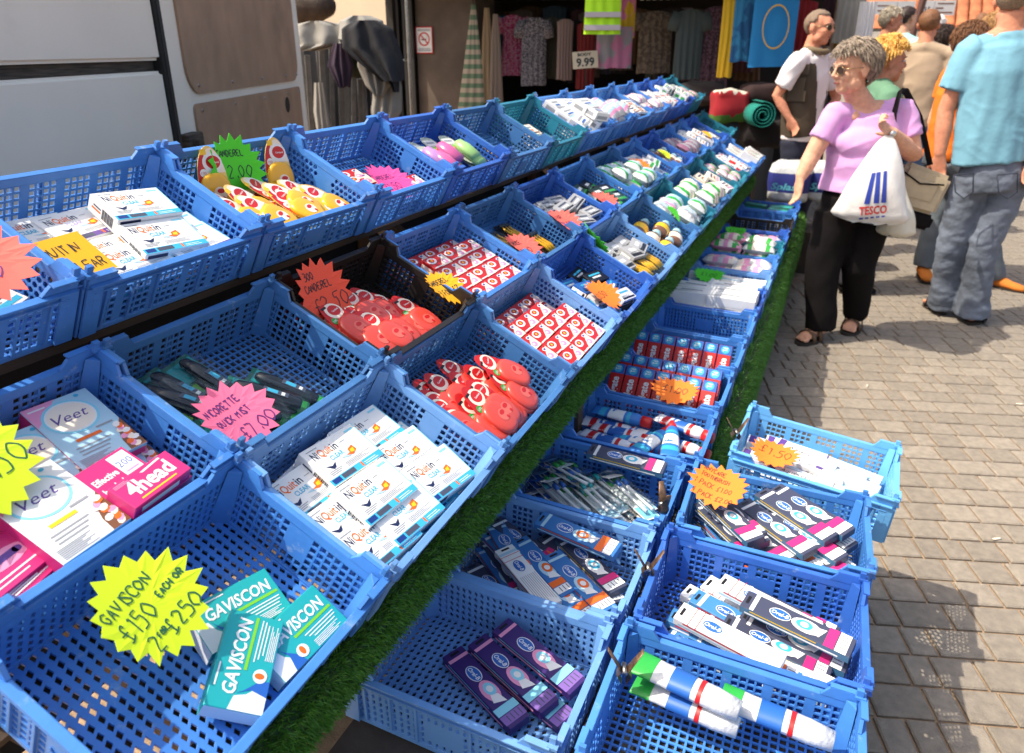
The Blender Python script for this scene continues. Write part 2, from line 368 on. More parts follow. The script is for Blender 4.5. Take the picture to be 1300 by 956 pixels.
def mould(kind):
    if kind in MOULD: return MOULD[kind]
    sq = lambda L, H: (lambda x, y: abs(x-(L-.02)/2) < .030 and .018 < y < .062)
    e2 = lambda L, H: (lambda x, y: abs(x-(L-.02)/2) < .026 and y > .028)
    pat = {'square': ('square', 'square'), 'hex': ('square', 'hex'), 'mixed': ('square', 'square'), 'diamond': ('diamond', 'square')}[kind]
    base = MB(); panel(base, CL-.012, CW-.012, {'square': 'square', 'hex': 'hex', 'mixed': 'diamond', 'diamond': 'diamond'}[kind], Matrix.Translation((-(CL-.012)/2, -(CW-.012)/2, .004)), th=.004, cell=.0150, hole=.0053,
        solid=(lambda x, y: False))
    lw = wall_meshes('l', CL, CH, pat[0], (None if kind == 'square' else sq(CL, CH)), 5 if kind != 'diamond' else 0); sw = wall_meshes('s', CW, CH, pat[1], e2(CW, CH), 0)
    MOULD[kind] = {'base': base, 'long': lw, 'short': sw, 'corner': corner_mesh()}; return MOULD[kind]
_cm = {}
def crate(M, color, kind, label, group='plastic crates of the stall', flare=.045):
    """crate with its base centre at M; length along local x, width along local y"""
    key = (color, kind)
    if key not in _cm: _cm[key] = {n: b.mesh(n, BLUE[color]) for n, b in mould(kind).items()}
    me = _cm[key]; root = empty('plastic_crate', M)
    tag(root, label, 'crate', group)
    link('base_grid', me['base'], root)
    fl = flare
    for s in (-1, 1):
        link('long_wall', me['long'], root, Matrix.Translation((0, s*(CW/2-.006), 0)) @ Matrix.Rotation(0 if s < 0 else math.pi, 4, 'Z') @ Matrix.Rotation(fl, 4, 'X'))
        link('short_wall', me['short'], root, Matrix.Translation((s*(CL/2-.006), 0, 0)) @ Matrix.Rotation(RAD(90)*s, 4, 'Z') @ Matrix.Rotation(fl, 4, 'X'))
    for sx in (-1, 1):
        for sy in (-1, 1):
            Mc = Matrix.Translation((sx*(CL/2-.003), sy*(CW/2-.003), 0)) @ Matrix.Diagonal((-sx, -sy, 1, 1))
            link('corner_post', me['corner'], root, Mc)
    return root
# ------------------------------------------------------------------ goods: every maker returns {part: mesh}; the first is the thing itself
def card_box(l, w, t, mats6, bev=.0009):
    """mats6: top, bottom, front(-y), back(+y), left(-x), right(+x)"""
    b = MB(); x, y = l/2, w/2
    P = [(-x, -y, 0), (x, -y, 0), (x, y, 0), (-x, y, 0), (-x, -y, t), (x, -y, t), (x, y, t), (-x, y, t)]
    ms = []; idx = []
    for m_ in mats6:
        if m_ not in ms: ms.append(m_)
        idx.append(ms.index(m_))
    for f, i in zip([(4, 5, 6, 7), (3, 2, 1, 0), (0, 1, 5, 4), (2, 3, 7, 6), (3, 0, 4, 7), (1, 2, 6, 5)], idx): b.add([P[k] for k in f], [(0, 1, 2, 3)], i)
    me = b.mesh('carton', ms); bm = bmesh.new(); bm.from_mesh(me); bmesh.ops.remove_doubles(bm, verts=bm.verts[:], dist=1e-5)
    bmesh.ops.bevel(bm, geom=bm.edges[:], offset=bev, segments=1, affect='EDGES'); bm.to_mesh(me); bm.free(); return me
class PR(MB):
    """print on the faces: flat inks, a hair proud of the card"""
    def __init__(s): super().__init__(); s.ms = []
    def i(s, m_):
        if m_ not in s.ms: s.ms.append(m_)
        return s.ms.index(m_)
    def rect(s, x0, y0, x1, y1, z, m_): s.quad((x0, y0, z), (x1, y0, z), (x1, y1, z), (x0, y1, z), s.i(m_))
    def poly(s, pts, z, m_): s.add([(p[0], p[1], z) for p in pts], [tuple(range(len(pts)))], s.i(m_))
    def disc(s, x, y, rx, ry, z, m_, n=18, a=0):
        s.poly([(x+rx*math.cos(q)*math.cos(a)-ry*math.sin(q)*math.sin(a), y+rx*math.cos(q)*math.sin(a)+ry*math.sin(q)*math.cos(a)) for q in (2*math.pi*k/n for k in range(n))], z, m_)
    def type(s, t, x, y, h, z, m_, **k): type_on(s, t, x, y, h, z, s.i(m_), **k)
    def front(s, x0, z0, x1, z1, y, m_): s.quad((x0, y, z0), (x1, y, z0), (x1, y, z1), (x0, y, z1), s.i(m_))
    def side(s, y0, z0, y1, z1, x, m_): s.quad((x, y0, z0), (x, y1, z0), (x, y1, z1), (x, y0, z1), s.i(m_))
    def done(s): return s.mesh('print', s.ms)
E3 = .0004
def goods_patch(band, band2):
    l, w, t = .126, .082, .031; p = PR(); z = t+E3
    x = -.052
    for tx, c, wd in (('Ni', NAVY, .0125), ('Quit', ORNG, .0285), ('in', NAVY, .0115)): p.type(tx, x, .014, .0150, z, c, width=wd, bold=.012); x += wd+.0018
    p.type('CLEAR', -.026, -.0005, .0088, z, band, width=.030, bold=.02)
    for k in range(3): p.rect(-.05, -.0175-.0032*k, -.02-.004*k, -.0163-.0032*k, z, GREY)
    p.rect(.012, .020, .024, .0212, z, GREY)
    p.poly([(-.046, -.004), (-.034, -.0085), (-.024, -.0045), (-.030, -.0135), (-.036, -.0150)], z, NAVY)
    p.poly([(-.010, -.006), (.006, -.0105), (.020, -.008), (.010, -.0035), (-.002, -.0052)], z+.0001, PBLUE); p.poly([(.002, -.0065), (.016, -.0105), (.028, -.005), (.026, .006), (.013, .0025), (.012, -.0042)], z+.0002, ORNG)
    p.poly([(.014, -.005), (.022, -.007), (.0245, .001), (.016, .000)], z+.0003, YEL)
    p.rect(-.062, -.0405, .062, -.028, z, band2); p.rect(-.058, -.0385, -.040, -.0295, z+.0001, DBLUE); p.rect(-.036, -.0385, -.006, -.0295, z+.0001, SLATE)
    p.type('1', .010, -.0385, .009, z+.0001, ORNG, width=.004, bold=.03); p.rect(.018, -.0375, .05, -.0365, z+.0001, WHITE); p.rect(.018, -.034, .046, -.033, z+.0001, WHITE)
    p.rect(.0605, -.0275, .0625, .040, z, LCYAN)
    for k in range(4): p.rect(-.012, -.0165-.0025*k, .05-.007*((k*3) % 4), -.0157-.0025*k, z, GREY)
    p.rect(.036, .030, .056, .034, z, LCYAN); p.rect(-.054, .033, -.030, .0345, z, GREY)
    p.front(-.062, .001, .062, .012, -w/2-E3, band2); p.front(-.058, .014, -.02, .027, -w/2-E3, NAVY); p.front(.0, .016, .05, .018, -w/2-E3, GREY)
    yb = -.030
    for k in range(12):
        d = .0008+.0014*((k*7) % 3)/2; p.side(yb, .006, yb+d, .026, -l/2-E3, BLACKI); yb += d+.0012
    p.side(.005, .012, .03, .016, -l/2-E3, ORNG); p.side(.005, .019, .026, .022, -l/2-E3, NAVY)
    return [('patch_carton', card_box(l, w, t, [WHITE]*6)), ('printing', p.done())]
def goods_antacid():
    l, w, t = .122, .070, .030; p = PR(); z = t+E3
    p.poly([(-.0605, -.0345), (-.034, -.0345), (-.030, -.022), (-.040, -.010), (-.044, .004), (-.0605, .008)], z, WHITE)
    p.poly([(-.040, -.0345), (-.02, -.0345), (-.024, -.020), (-.036, -.006), (-.041, .003), (-.034, -.014)], z+.0001, BLUEI)
    p.type('GAVISCON', -.043, .004, .0165, z+.0002, WHITE, width=.096, bold=.025, shear=.18)
    p.rect(-.012, -.0035, .057, .0005, z, LIME); p.rect(.0, -.010, .055, -.0085, z, WHITE); p.rect(.004, -.0145, .054, -.013, z, WHITE); p.rect(.01, -.019, .05, -.0175, z, WHITE)
    for k in range(5): p.rect(.004, -.0235-.0022*k, .050-.006*(k % 3), -.0225-.0022*k, z, WHITE)
    p.rect(-.036, .0285, -.008, .0305, z, WHITE); p.disc(-.016, -.021, .0088, .0088, z+.0003, WHITE); p.disc(-.016, -.0205, .0038, .0062, z+.0004, ORNG)
    p.front(-.058, .004, .058, .012, -w/2-E3, WHITE); p.front(-.05, .016, .02, .024, -w/2-E3, WHITE)
    for k in range(10): p.side(-.03+.005*k, .005, -.028+.005*k, .022, l/2+E3, WHITE)
    return [('antacid_carton', card_box(l, w, t, [TEALI, TEALI, TEALI, TEALI, WHITE, TEALI])), ('printing', p.done())]
def goods_veet(white):
    l, w, t = .104, .150, .046; p = PR(); z = t+E3; base = WHITE if white else PBLUE
    p.poly([(-.0515, .03), (-.0515, .0745), (.0, .0745)], z, LPINK)
    p.disc(-.002, .030, .041, .036, z+.0001, CYAN if False else LCYAN, 28); p.disc(-.002, .030, .037, .032, z+.0002, WHITE, 28); p.disc(-.002, .030, .034, .029, z+.0003, CREAM if not white else WHITE, 28)
    p.type('Veet', -.029, .022, .019, z+.0004, PURP, width=.054, shear=.35)
    p.rect(-.026, -.0215, .014, -.0155, z+.0003, YEL if white else ORNG)
    for k in range(3): p.rect(-.036, -.034-.007*k, .02-.006*k, -.0315-.007*k, z+.0002, GREY)
    for k in range(7): p.rect(-.046, -.055-.0028*k, .004-.008*(k % 3), -.0538-.0028*k, z+.0002, GREY)
    p.rect(-.046, .064, -.02, .067, z+.0003, WHITE); p.rect(.012, -.010, .040, -.0065, z+.0003, GREY)
    # blossom corner
    rnd = random.Random(5 if white else 9); p.poly([(.0515, -.0745), (.0515, -.008), (.034, -.03), (.026, -.052), (.024, -.0745)], z+.0001, BROWN)
    for k in range(12): p.disc(.0405+rnd.uniform(-.007, .006), -.068+.0045*k, .0072, .0052, z+.0003+.00005*k, (CREAM, LPINK, ORNG, WHITE)[k % 4], 7, rnd.random())
    p.disc(.03, .066, .004, .003, z+.0002, CYAN); p.front(-.05, .006, .05, .04, -w/2-E3, CYAN if white else PINK); p.side(-.07, .008, .07, .038, l/2+E3, LCYAN)
    return [('cream_carton', card_box(l, w, t, [base, base, LCYAN, PINK, PINK, base])), ('printing', p.done())]
def goods_pinkbox():
    l, w, t = .105, .050, .024; p = PR(); z = t+E3
    p.type('4head', -.040, -.010, .025, z, WHITE, width=.078, bold=.03); p.rect(-.034, -.019, .03, -.0165, z, YEL); p.poly([(-.004, .018), (.034, .022), (.036, .019), (.0, .0155)], z, WHITE)
    p.front(-.04, .006, .03, .016, -w/2-E3, WHITE)
    for k in range(3): p.rect(-.048, .0155+.0022*k, -.02-.004*k, .0165+.0022*k, z, LPINK)
    return [('headache_stick_carton', card_box(l, w, t, [PINK]*6)), ('printing', p.done())]
def goods_pinkbig():
    l, w, t = .085, .098, .024; p = PR(); z = t+E3
    for k, tx in enumerate(('Effective', 'headache', 'relief')): p.type(tx, -.036, .012-.020*k, .0115, z, WHITE, width=(.040, .046, .026)[k], bold=.03)
    p.rect(.008, .002, .038, .044, z, WHITE); p.type('200', .011, .018, .012, z+.0001, BLUEI, width=.024); p.rect(.012, .006, .034, .009, z+.0001, LPINK); p.rect(-.036, -.042, .03, -.040, z, YEL)
    return [('headache_stick_box', card_box(l, w, t, [PINK]*6)), ('printing', p.done())]
def goods_test():
    l, w, t = .145, .070, .030; p = PR(); z = t+E3
    p.disc(.01, .004, .034, .014, z, LPINK, 16); p.rect(.0, .0, .030, .010, z+.0001, PURP); p.disc(.030, .005, .006, .005, z+.0001, PURP)
    for k in range(3): p.poly([(-.012-.008*k, .0), (-.009-.008*k, .0), (-.006-.008*k, .005), (-.009-.008*k, .010), (-.012-.008*k, .010), (-.009-.008*k, .005)], z+.0001, PURP)
    p.rect(-.06, -.02, .05, -.0175, z, WHITE); p.rect(-.06, -.027, .02, -.025, z, WHITE); p.rect(-.066, .02, -.03, .026, z, WHITE); p.poly([(.05, -.034), (.071, -.034), (.071, .03), (.062, .01)], z, DPURP)
    return [('test_kit_carton', card_box(l, w, t, [PINK]*6)), ('printing', p.done())]
def dispenser(kind):
    body = {'yellow': mat('yellow_dispenser', (.86, .44, .015), .28, coat=.3), 'red': mat('red_dispenser', (.68, .065, .045), .28, coat=.3)}[kind]
    c1 = {'yellow': flat('butter_card', 244, 206, 120), 'red': REDCARD}[kind]
    n = 26; ol = []
    for k in range(n):
        q = 2*math.pi*k/n; y = .078*math.sin(q); ol.append((.0395*math.cos(q)*(1-.10*math.sin(q)), y))
    b = MB(); b.prism(ol, 0, .0012); card = b.mesh('card', [c1])
    p = PR(); z = .0016
    up = [(x*.92, y) for x, y in ol if y > .0]; p.poly([(x*.9+.004, y*.93) for x, y in ol if y > .012], z, CREAM if kind == 'yellow' else RED)
    if kind == 'yellow': p.poly([(x*.98, y*.98) for x, y in ol if x < -.006 and y > -.03]+[(-.014, .0)], z+.0001, RED)
    p.disc(.006, .040, .026, .023, z+.0002, WHITE if kind == 'yellow' else CREAM); p.disc(.008, .041, .019, .015, z+.0003, RED); p.type('Canderel', -.001, .0385, .0045, z+.0005, WHITE, width=.024, bold=.02)
    p.rect(-.022, .058, -.006, .070, z+.0003, YEL) if kind == 'yellow' else p.rect(-.02, .055, -.002, .061, z+.0003, BLACKI)
    p.disc(-.021, .018, .0105, .0095, z+.0004, WHITE if kind == 'yellow' else GREENI)
    p.type('100', -.028, .0155, .006, z+.0006, RED if kind == 'yellow' else WHITE, width=.013)
    d = MB(); lay = [(0, 1.0), (.004, 1.03), (.0085, 1.0), (.0115, .91), (.0128, .78), (.0130, .4)]; m_ = 26; v = []; f = []
    for h, s in lay:
        for k in range(m_):
            q = 2*math.pi*k/m_; e = .78
            cx = math.copysign(abs(math.cos(q))**e, math.cos(q)); sy = math.copysign(abs(math.sin(q))**e, math.sin(q)); v.append((.0385*s*cx, -.028+.0445*s*sy, .0014+h))
    for r in range(len(lay)-1):
        for k in range(m_): f.append((r*m_+k, r*m_+(k+1) % m_, (r+1)*m_+(k+1) % m_, (r+1)*m_+k))
    f.append(tuple(range((len(lay)-1)*m_, len(lay)*m_))); d.add(v, f); dm = d.mesh('dispenser', [body], True)
    q = PR(); z = .0150; q.disc(.002, -.030, .017, .0155, z, CREAM if kind == 'yellow' else flat('salmon_ink', 226, 104, 92), 16); q.disc(.004, -.024, .010, .0055, z+.0002, RED, 12); q.disc(.008, -.041, .0045, .0045, z+.0002, RED, 10)
    return [('sweetener_pack', card), ('printing', p.done()), ('dispenser', dm), ('sticker', q.done())]
def goods_sachet():
    l, w, t = .094, .050, .034; p = PR(); z = t+E3
    p.disc(-.022, .007, .020, .0125, z, WHITE, 14); p.disc(-.022, .008, .0125, .0075, z+.0001, RED, 12); p.disc(-.022, .008, .004, .004, z+.0002, YEL, 8)
    p.poly([(-.012, -.024), (.046, -.024), (.046, .020), (.018, .002)], z, CREAM); p.disc(.024, -.011, .013, .009, z+.0001, LPINK, 12); p.disc(.020, -.010, .005, .004, z+.0002, WHITE, 10); p.rect(-.044, -.022, -.008, -.018, z, WHITE); p.disc(.03, .013, .010, .006, z+.0001, WHITE, 10)
    p.disc(.03, .013, .006, .0035, z+.0002, PURP, 10)
    for k in range(3): p.disc(-.03+.03*k, t*.5, 0, 0, 0, RED) if False else p.front(-.04+.028*k, .008, -.022+.028*k, .024, -w/2-E3, WHITE)
    p.side(-.02, .008, .02, .025, -l/2-E3, CREAM)
    return [('sweetener_carton', card_box(l, w, t, [REDCARD]*6)), ('printing', p.done())]
def goods_spray():
    b = MB(); b.box((0, 0, .001), (.062, .140, .002)); card = bevel(b.mesh('card', [flat('bottle_green_card', 20, 104, 88)]), .0006, 1)
    p = PR(); p.rect(-.028, .02, .028, .062, .0024, TEALI); p.disc(.012, .045, .012, .009, .0026, LPINK, 12); p.rect(-.026, -.066, .026, -.045, .0024, GREENI); p.rect(-.022, -.03, .0, -.026, .0024, WHITE)
    d = MB(); d.tube([(0, -.055, .014), (0, -.05, .014), (0, .03, .014), (0, .052, .013), (0, .057, .012)], [(.009, .006), (.0135, .010), (.0135, .010), (.010, .008), (.006, .004)], 14, up=(0, 0, 1))
    dm = d.mesh('dispenser', [mat('black_gloss_plastic', (.012, .012, .014), .2, coat=.3)], True)
    p.rect(-.0055, -.030, .0055, .012, .0246, SLATE); p.rect(-.004, -.024, .004, -.018, .0250, WHITE); p.rect(-.004, -.012, .004, .006, .0250, CYAN); p.rect(.014, -.05, .028, -.02, .0026, LPINK); p.rect(-.028, -.02, -.014, .015, .0026, LIME)
    c = MB(); c.box((0, -.004, .0155), (.052, .126, .027)); cm = bevel(c.mesh('blister', [CLEAR]), .005, 2)
    return [('mouth_spray_pack', card), ('printing', p.done()), ('dispenser', dm), ('blister', cm)]
OB = {'blue': (flat('oralcare_blue', 48, 112, 176), PBLUE, ORNG), 'dark': (flat('oralcare_slate', 62, 66, 88), WHITE, YEL), 'purple': (DPURP, LPINK, LCYAN), 'white': (WHITE, PBLUE, RED), 'clear': (flat('oralcare_steel', 60, 126, 180), WHITE, RED)}
def goods_brush(kind, l=.208, w=.046, t=.018):
    a, b_, c = OB[kind]; p = PR(); z = t+E3; x0 = -l/2
    p.disc(x0+.072, 0, .013*1.6, .013, z, WHITE, 20); p.disc(x0+.072, 0, .0195, .0112, z+.0001, BLUEI if kind != 'white' else BLUEI, 20); p.type('Oral-B', x0+.0555, -.004, .0085, z+.0002, WHITE, width=.033, bold=.02, shear=.15)
    p.rect(x0+.006, -.010, x0+.012, .010, z, BLACKI); p.rect(x0+.018, -.022, x0+.026, .022, z, b_)
    if kind == 'white':
        for k in range(2): p.rect(x0+.030+.016*k, -.026, x0+.0315+.016*k, .026, z, RED)
        for k in range(9): p.rect(x0+.105, .018-.0045*k, l/2-.012-.004*((k*5) % 4), .0192-.0045*k, z, GREY)
    else:
        p.disc(x0+.122, .0, .028, .016, z, b_, 18); p.disc(x0+.118, .002, .016, .011, z+.0001, c if kind != 'dark' else CYAN, 14); p.disc(x0+.118, .002, .008, .0065, z+.0002, WHITE, 10)
        p.poly([(x0+.130, -.006), (l/2-.06, -.012), (l/2-.05, .012), (x0+.135, .008)], z+.0001, WHITE)
        p.rect(l/2-.048, -.024, l/2-.030, .024, z, PINK if kind == 'dark' else (ORNG if kind != 'purple' else LCYAN)); p.rect(l/2-.028, -.024, l/2-.008, .024, z, WHITE if kind != 'purple' else flat('violet_ink', 128, 96, 170))
        for k in range(4): p.rect(l/2-.026, .015-.009*k, l/2-.011, .017-.009*k, z+.0001, SLATE)
    p.front(x0+.01, .004, l/2-.02, .008, -w/2-E3, b_); p.front(x0+.02, .012, l/2-.06, .015, -w/2-E3, c)
    return [('toothbrush_pack', card_box(l, w, t, [a, a, a if kind != 'dark' else STEEL, a, a, a])), ('printing', p.done())]
def goods_blister(v):
    l, w, t = .205, .046, .026; cm = MB(); cm.box((0, 0, t/2), (l-.03, w-.004, t)); blister = bevel(cm.mesh('blister', [CLEAR]), .004, 2)
    p = PR(); p.rect(-l/2, -w/2, l/2, w/2, .0010, WHITE); p.rect(-l/2, -w/2, l/2, w/2, 0, WHITE); p.rect(-l/2+.002, -w/2+.001, -l/2+.045, w/2-.001, .0015, BLUEI); p.rect(-l/2+.050, -w/2+.001, -l/2+.0515, w/2-.001, .0015, RED)
    p.disc(-l/2+.024, 0, .014, .008, .0018, WHITE, 14); p.rect(-l/2+.012, -.003, -l/2+.036, .003, .0022, DBLUE); p.rect(.05, -w/2+.002, l/2-.004, w/2-.002, .0015, (PBLUE, CREAM, LCYAN)[v % 3])
    d = MB()
    for s in (-1, 1):
        d.tube([(-.045, s*.010, .012), (-.02, s*.010, .013), (.03, s*.010, .012), (.085, s*.010, .013)], [(.0045, .004), (.005, .0045), (.0032, .003), (.0055, .005)], 8, up=(0, 0, 1)); d.box((-.036, s*.010, .019), (.022, .009, .008), 1)
    dm = d.mesh('brush', [WHITE, (TEALI, GREENI, BLUEI)[v % 3]], True)
    h = MB(); h.box((-l/2+.022, 0, .012), (.042, w-.002, .0012), 0, Matrix.Rotation(-.45, 3, 'Y')); hm = h.mesh('hang_tab', [(BLUEI, STEEL, WHITE)[v % 3]])
    return [('toothbrush_blister', p.mesh('card', p.ms)), ('brush', dm), ('blister', blister), ('hang_tab', hm)]
def goods_tube(v):
    body = [(flat('paste_tube_blue', 40, 120, 196), RED), (flat('paste_tube_white', 226, 228, 232), RED), (WHITE, GREY)][v]
    b = MB(); xs = [-.095, -.088, -.03, .045, .06, .064]; r = [(.0265, .0025), (.0268, .0045), (.0245, .0125), (.0205, .0185), (.0165, .0150), (.0120, .011)]
    b.tube([(x, 0, .0195) for x in xs], r, 18, up=(0, 0, 1)); bm_ = b.mesh('tube', [body[0]], True)
    c = MB(); c.tube([(.062, 0, .0195), (.0635, 0, .0195), (.091, 0, .0195), (.094, 0, .0195)], [.0155, .0175, .0170, .0155], 18); cm = c.mesh('cap', [(WHITE, RED, WHITE)[v] if v != 0 else RED], True)
    p = MB(); ms = [[WHITE, CYAN], [BLUEI, RED], [BLUEI, RED]][v]
    for k, (x0, x1, mi) in enumerate(((-.07, -.05, 1), (-.04, .01, 0), (.018, .030, 1))):
        p.tube([(x0, 0, .0195), (x1, 0, .0195)], [tuple(q+.0004 for q in interp(xs, r, x0)), tuple(q+.0004 for q in interp(xs, r, x1))], 18, mi, cap=False, up=(0, 0, 1))
    return [('toothpaste_tube', bm_), ('cap', cm), ('printed_band', p.mesh('band', ms, True))]
def interp(xs, rs, x):
    for i in range(len(xs)-1):
        if xs[i] <= x <= xs[i+1]:
            t = (x-xs[i])/(xs[i+1]-xs[i]); return tuple(a+(b-a)*t for a, b in zip(rs[i], rs[i+1]))
    return rs[-1]
def goods_colgate():
    # upright toothpaste carton, stands on end: x is its height here
    l, w, t = .150, .046, .036; p = PR(); z = t+E3
    p.rect(.040, -w/2+.0006, .0745, w/2-.0006, z, BLUEI); p.disc(.058, 0, .014, .015, z+.0001, CYAN, 16); p.type('Td', .052, -.008, .016, z+.0002, WHITE, ang=0, width=.014, bold=.02)
    p.type('Colgate', -.062, -.010, .024, z, WHITE, width=.090, bold=.03)
    p.front(.040, .001, .0745, t-.001, -w/2-E3, BLUEI); p.front(-.05, .010, .02, .022, -w/2-E3, WHITE); p.rect(-.073, -.020, -.066, .020, z, WHITE)
    p.side(-w/2+.001, .001, w/2-.001, t-.001, l/2+E3, CYAN); p.side(-.012, .010, .012, .026, l/2+2*E3, WHITE)
    return [('toothpaste_carton', card_box(l, w, t, [REDCARD]*6)), ('printing', p.done())]
def goods_plain(mats, l, w, t, bands, name='boxed_toiletry'):
    p = PR(); z = t+E3
    for k, m_ in enumerate(bands):
        y0 = -w/2+w*(.1+.8*k/len(bands)); [p.rect(-l*.42, -w*.44+q_*w*.055, -l*.42+l*(.2+.12*((q_*7) % 5)), -w*.44+q_*w*.055+w*.02, z+.0002, GREY) for q_ in range(3, 7)]; x0 = -l/2+l*(.06+.07*((k*3) % 4)); x1 = l/2-l*(.06+.10*((k*5) % 3)); p.rect(x0, y0, x1, y0+w*.8/len(bands)*.55, z, m_)
    p.front(-l*.4, t*.2, l*.35, t*.6, -w/2-E3, bands[0]); p.side(-w*.3, t*.25, w*.3, t*.7, -l/2-E3, bands[-1])
    return [(name, card_box(l, w, t, [mats]*6)), ('printing', p.done())]
def goods_pillow(film, l, w, t, bands, seed, name='soft_pack'):
    """a soft wrapped pack with crimped ends and a creased skin"""
    rnd = random.Random(seed); b = MB(); nx, ny = 14, 9; v = []; f = []
    for side in (1, -1):
        for i in range(nx+1):
            for j in range(ny+1):
                u, q = i/nx*2-1, j/ny*2-1
                h = max(0, (1-abs(u)**3)*(1-abs(q)**2.6))**.6*t/2
                h *= 1+.22*noise.noise(Vector((u*2.3+seed, q*2.1, side*3)))+.10*noise.noise(Vector((u*7, q*6+seed, side)))
                v.append((u*l/2*(1-.04*abs(q)), q*w/2*(1-.05*abs(u)), t/2+side*h))
    o = (nx+1)*(ny+1)
    for s in range(2):
        for i in range(nx):
            for j in range(ny):
                a = s*o+i*(ny+1)+j; q = (a, a+ny+1, a+ny+2, a+1); f.append(q if s == 0 else q[::-1])
    b.add(v, f)
    for k, m_ in enumerate(bands):
        pass
    idx = []
    me = b.mesh(name, [film]+bands, True)
    for pgi, pg in enumerate(me.polygons):
        c = pg.center
        if bands and c.z > t*.5:
            k = int((c.x/l+.5)*7+.6*noise.noise(Vector((c.y*30, seed, 0))))
            if k in (1, 2, 4, 5): pg.material_index = 1+(k % len(bands))
    return [(name, me)]
def goods_razor():
    b = MB(); b.box((0, 0, .0008), (.085, .125, .0016)); card = bevel(b.mesh('card', [BLACKI]), .0005, 1)
    d = MB()
    for k in (-1, 0, 1):
        d.tube([(k*.024, -.05, .010), (k*.024+.002, -.02, .014), (k*.024, .02, .011), (k*.024, .036, .013)], [(.006, .004), (.0075, .006), (.005, .004), (.004, .003)], 8, 0, up=(0, 0, 1)); d.box((k*.024, .044, .014), (.021, .012, .008), 1)
    dm = d.mesh('razor', [mat('yellow_razor_plastic', (.80, .40, .01), .35), flat('razor_head_grey', 60, 60, 60)], True)
    c = MB(); c.box((0, -.004, .0115), (.080, .11, .019)); cm = bevel(c.mesh('blister', [CLEAR]), .004, 2)
    return [('razor_pack', card), ('razor', dm), ('blister', cm)]
def goods_flask(brown):
    liq = mat('brown_lotion', (.20, .085, .045), .15, coat=.5); cap = mat('clear_blue_cap', (.35, .62, .72), .25)
    b = MB(); b.tube([(-.075, 0, .024), (-.070, 0, .024), (.02, 0, .024), (.045, 0, .024), (.05, 0, .024)], [(.028, .018), (.033, .022), (.033, .022), (.024, .018), (.014, .014)], 18, up=(0, 0, 1))
    c = MB(); c.tube([(.049, 0, .024), (.051, 0, .024), (.078, 0, .024), (.081, 0, .024)], [.020, .022, .020, .017], 16)
    p = MB(); p.tube([(-.055, 0, .024), (.005, 0, .024)], [(.0335, .0225), (.0335, .0225)], 18, cap=False, up=(0, 0, 1))
    return [('lotion_bottle', b.mesh('bottle', [liq], True)), ('cap', c.mesh('cap', [cap], True)), ('paper_label', p.mesh('label', [CREAM if brown else YEL], True))]
def goods_capsule(c1, c2):
    """carded air freshener: rounded card and a bulging two tone capsule"""
    n = 20; ol = [(.040*math.copysign(abs(math.cos(q))**.6, math.cos(q)), .085*math.copysign(abs(math.sin(q))**.6, math.sin(q))) for q in (2*math.pi*k/n for k in range(n))]
    b = MB(); b.prism(ol, 0, .0014); p = PR(); p.rect(-.028, .035, .028, .065, .0018, WHITE); p.rect(-.024, .046, .02, .056, .002, GREY); p.rect(-.034, .018, .034, .028, .0018, LIME); p.rect(-.034, .004, .034, .015, .0018, ORNG)
    d = MB(); d.tube([(0, -.078, .02), (0, -.072, .02), (0, -.02, .02), (0, .012, .018), (0, .02, .017)], [(.018, .010), (.029, .018), (.031, .020), (.024, .016), (.012, .008)], 16, up=(0, 0, 1))
    return [('carded_capsule', b.mesh('card', [flat('lime_grey_card', 178, 186, 170)])), ('printing', p.done()), ('capsule', d.mesh('capsule', [mat('capsule_'+c1[0], srgb(*c1[1]), .3, coat=.2)], True))]
_gc = {}
def goods(key, fn, *a):
    if key not in _gc: _gc[key] = fn(*a)
    return _gc[key]
LAST = [None]
def place(parts, M, label, cat, group=None):
    n0, me0 = parts[0]
    if LAST[0] is not None:      # keep the goods inside the crate they lie in
        Lm = LAST[0].inverted() @ M; P = [Lm @ v.co for v in me0.vertices]; d = []
        for ax, half in ((0, CL/2-.012), (1, CW/2-.012)):
            lo, hi = min(p[ax] for p in P), max(p[ax] for p in P)
            d.append(-(lo+hi)/2 if hi-lo > 2*half else max(0, -half-lo)-max(0, hi-half))
        d.append(max(0, .0066-min(p.z for p in P))); M = LAST[0] @ Matrix.Translation(d) @ Lm
    r = link(n0, me0); r.matrix_world = M; tag(r, label, cat, group)
    for n, me in parts[1:]: link(n, me, r)
    return r

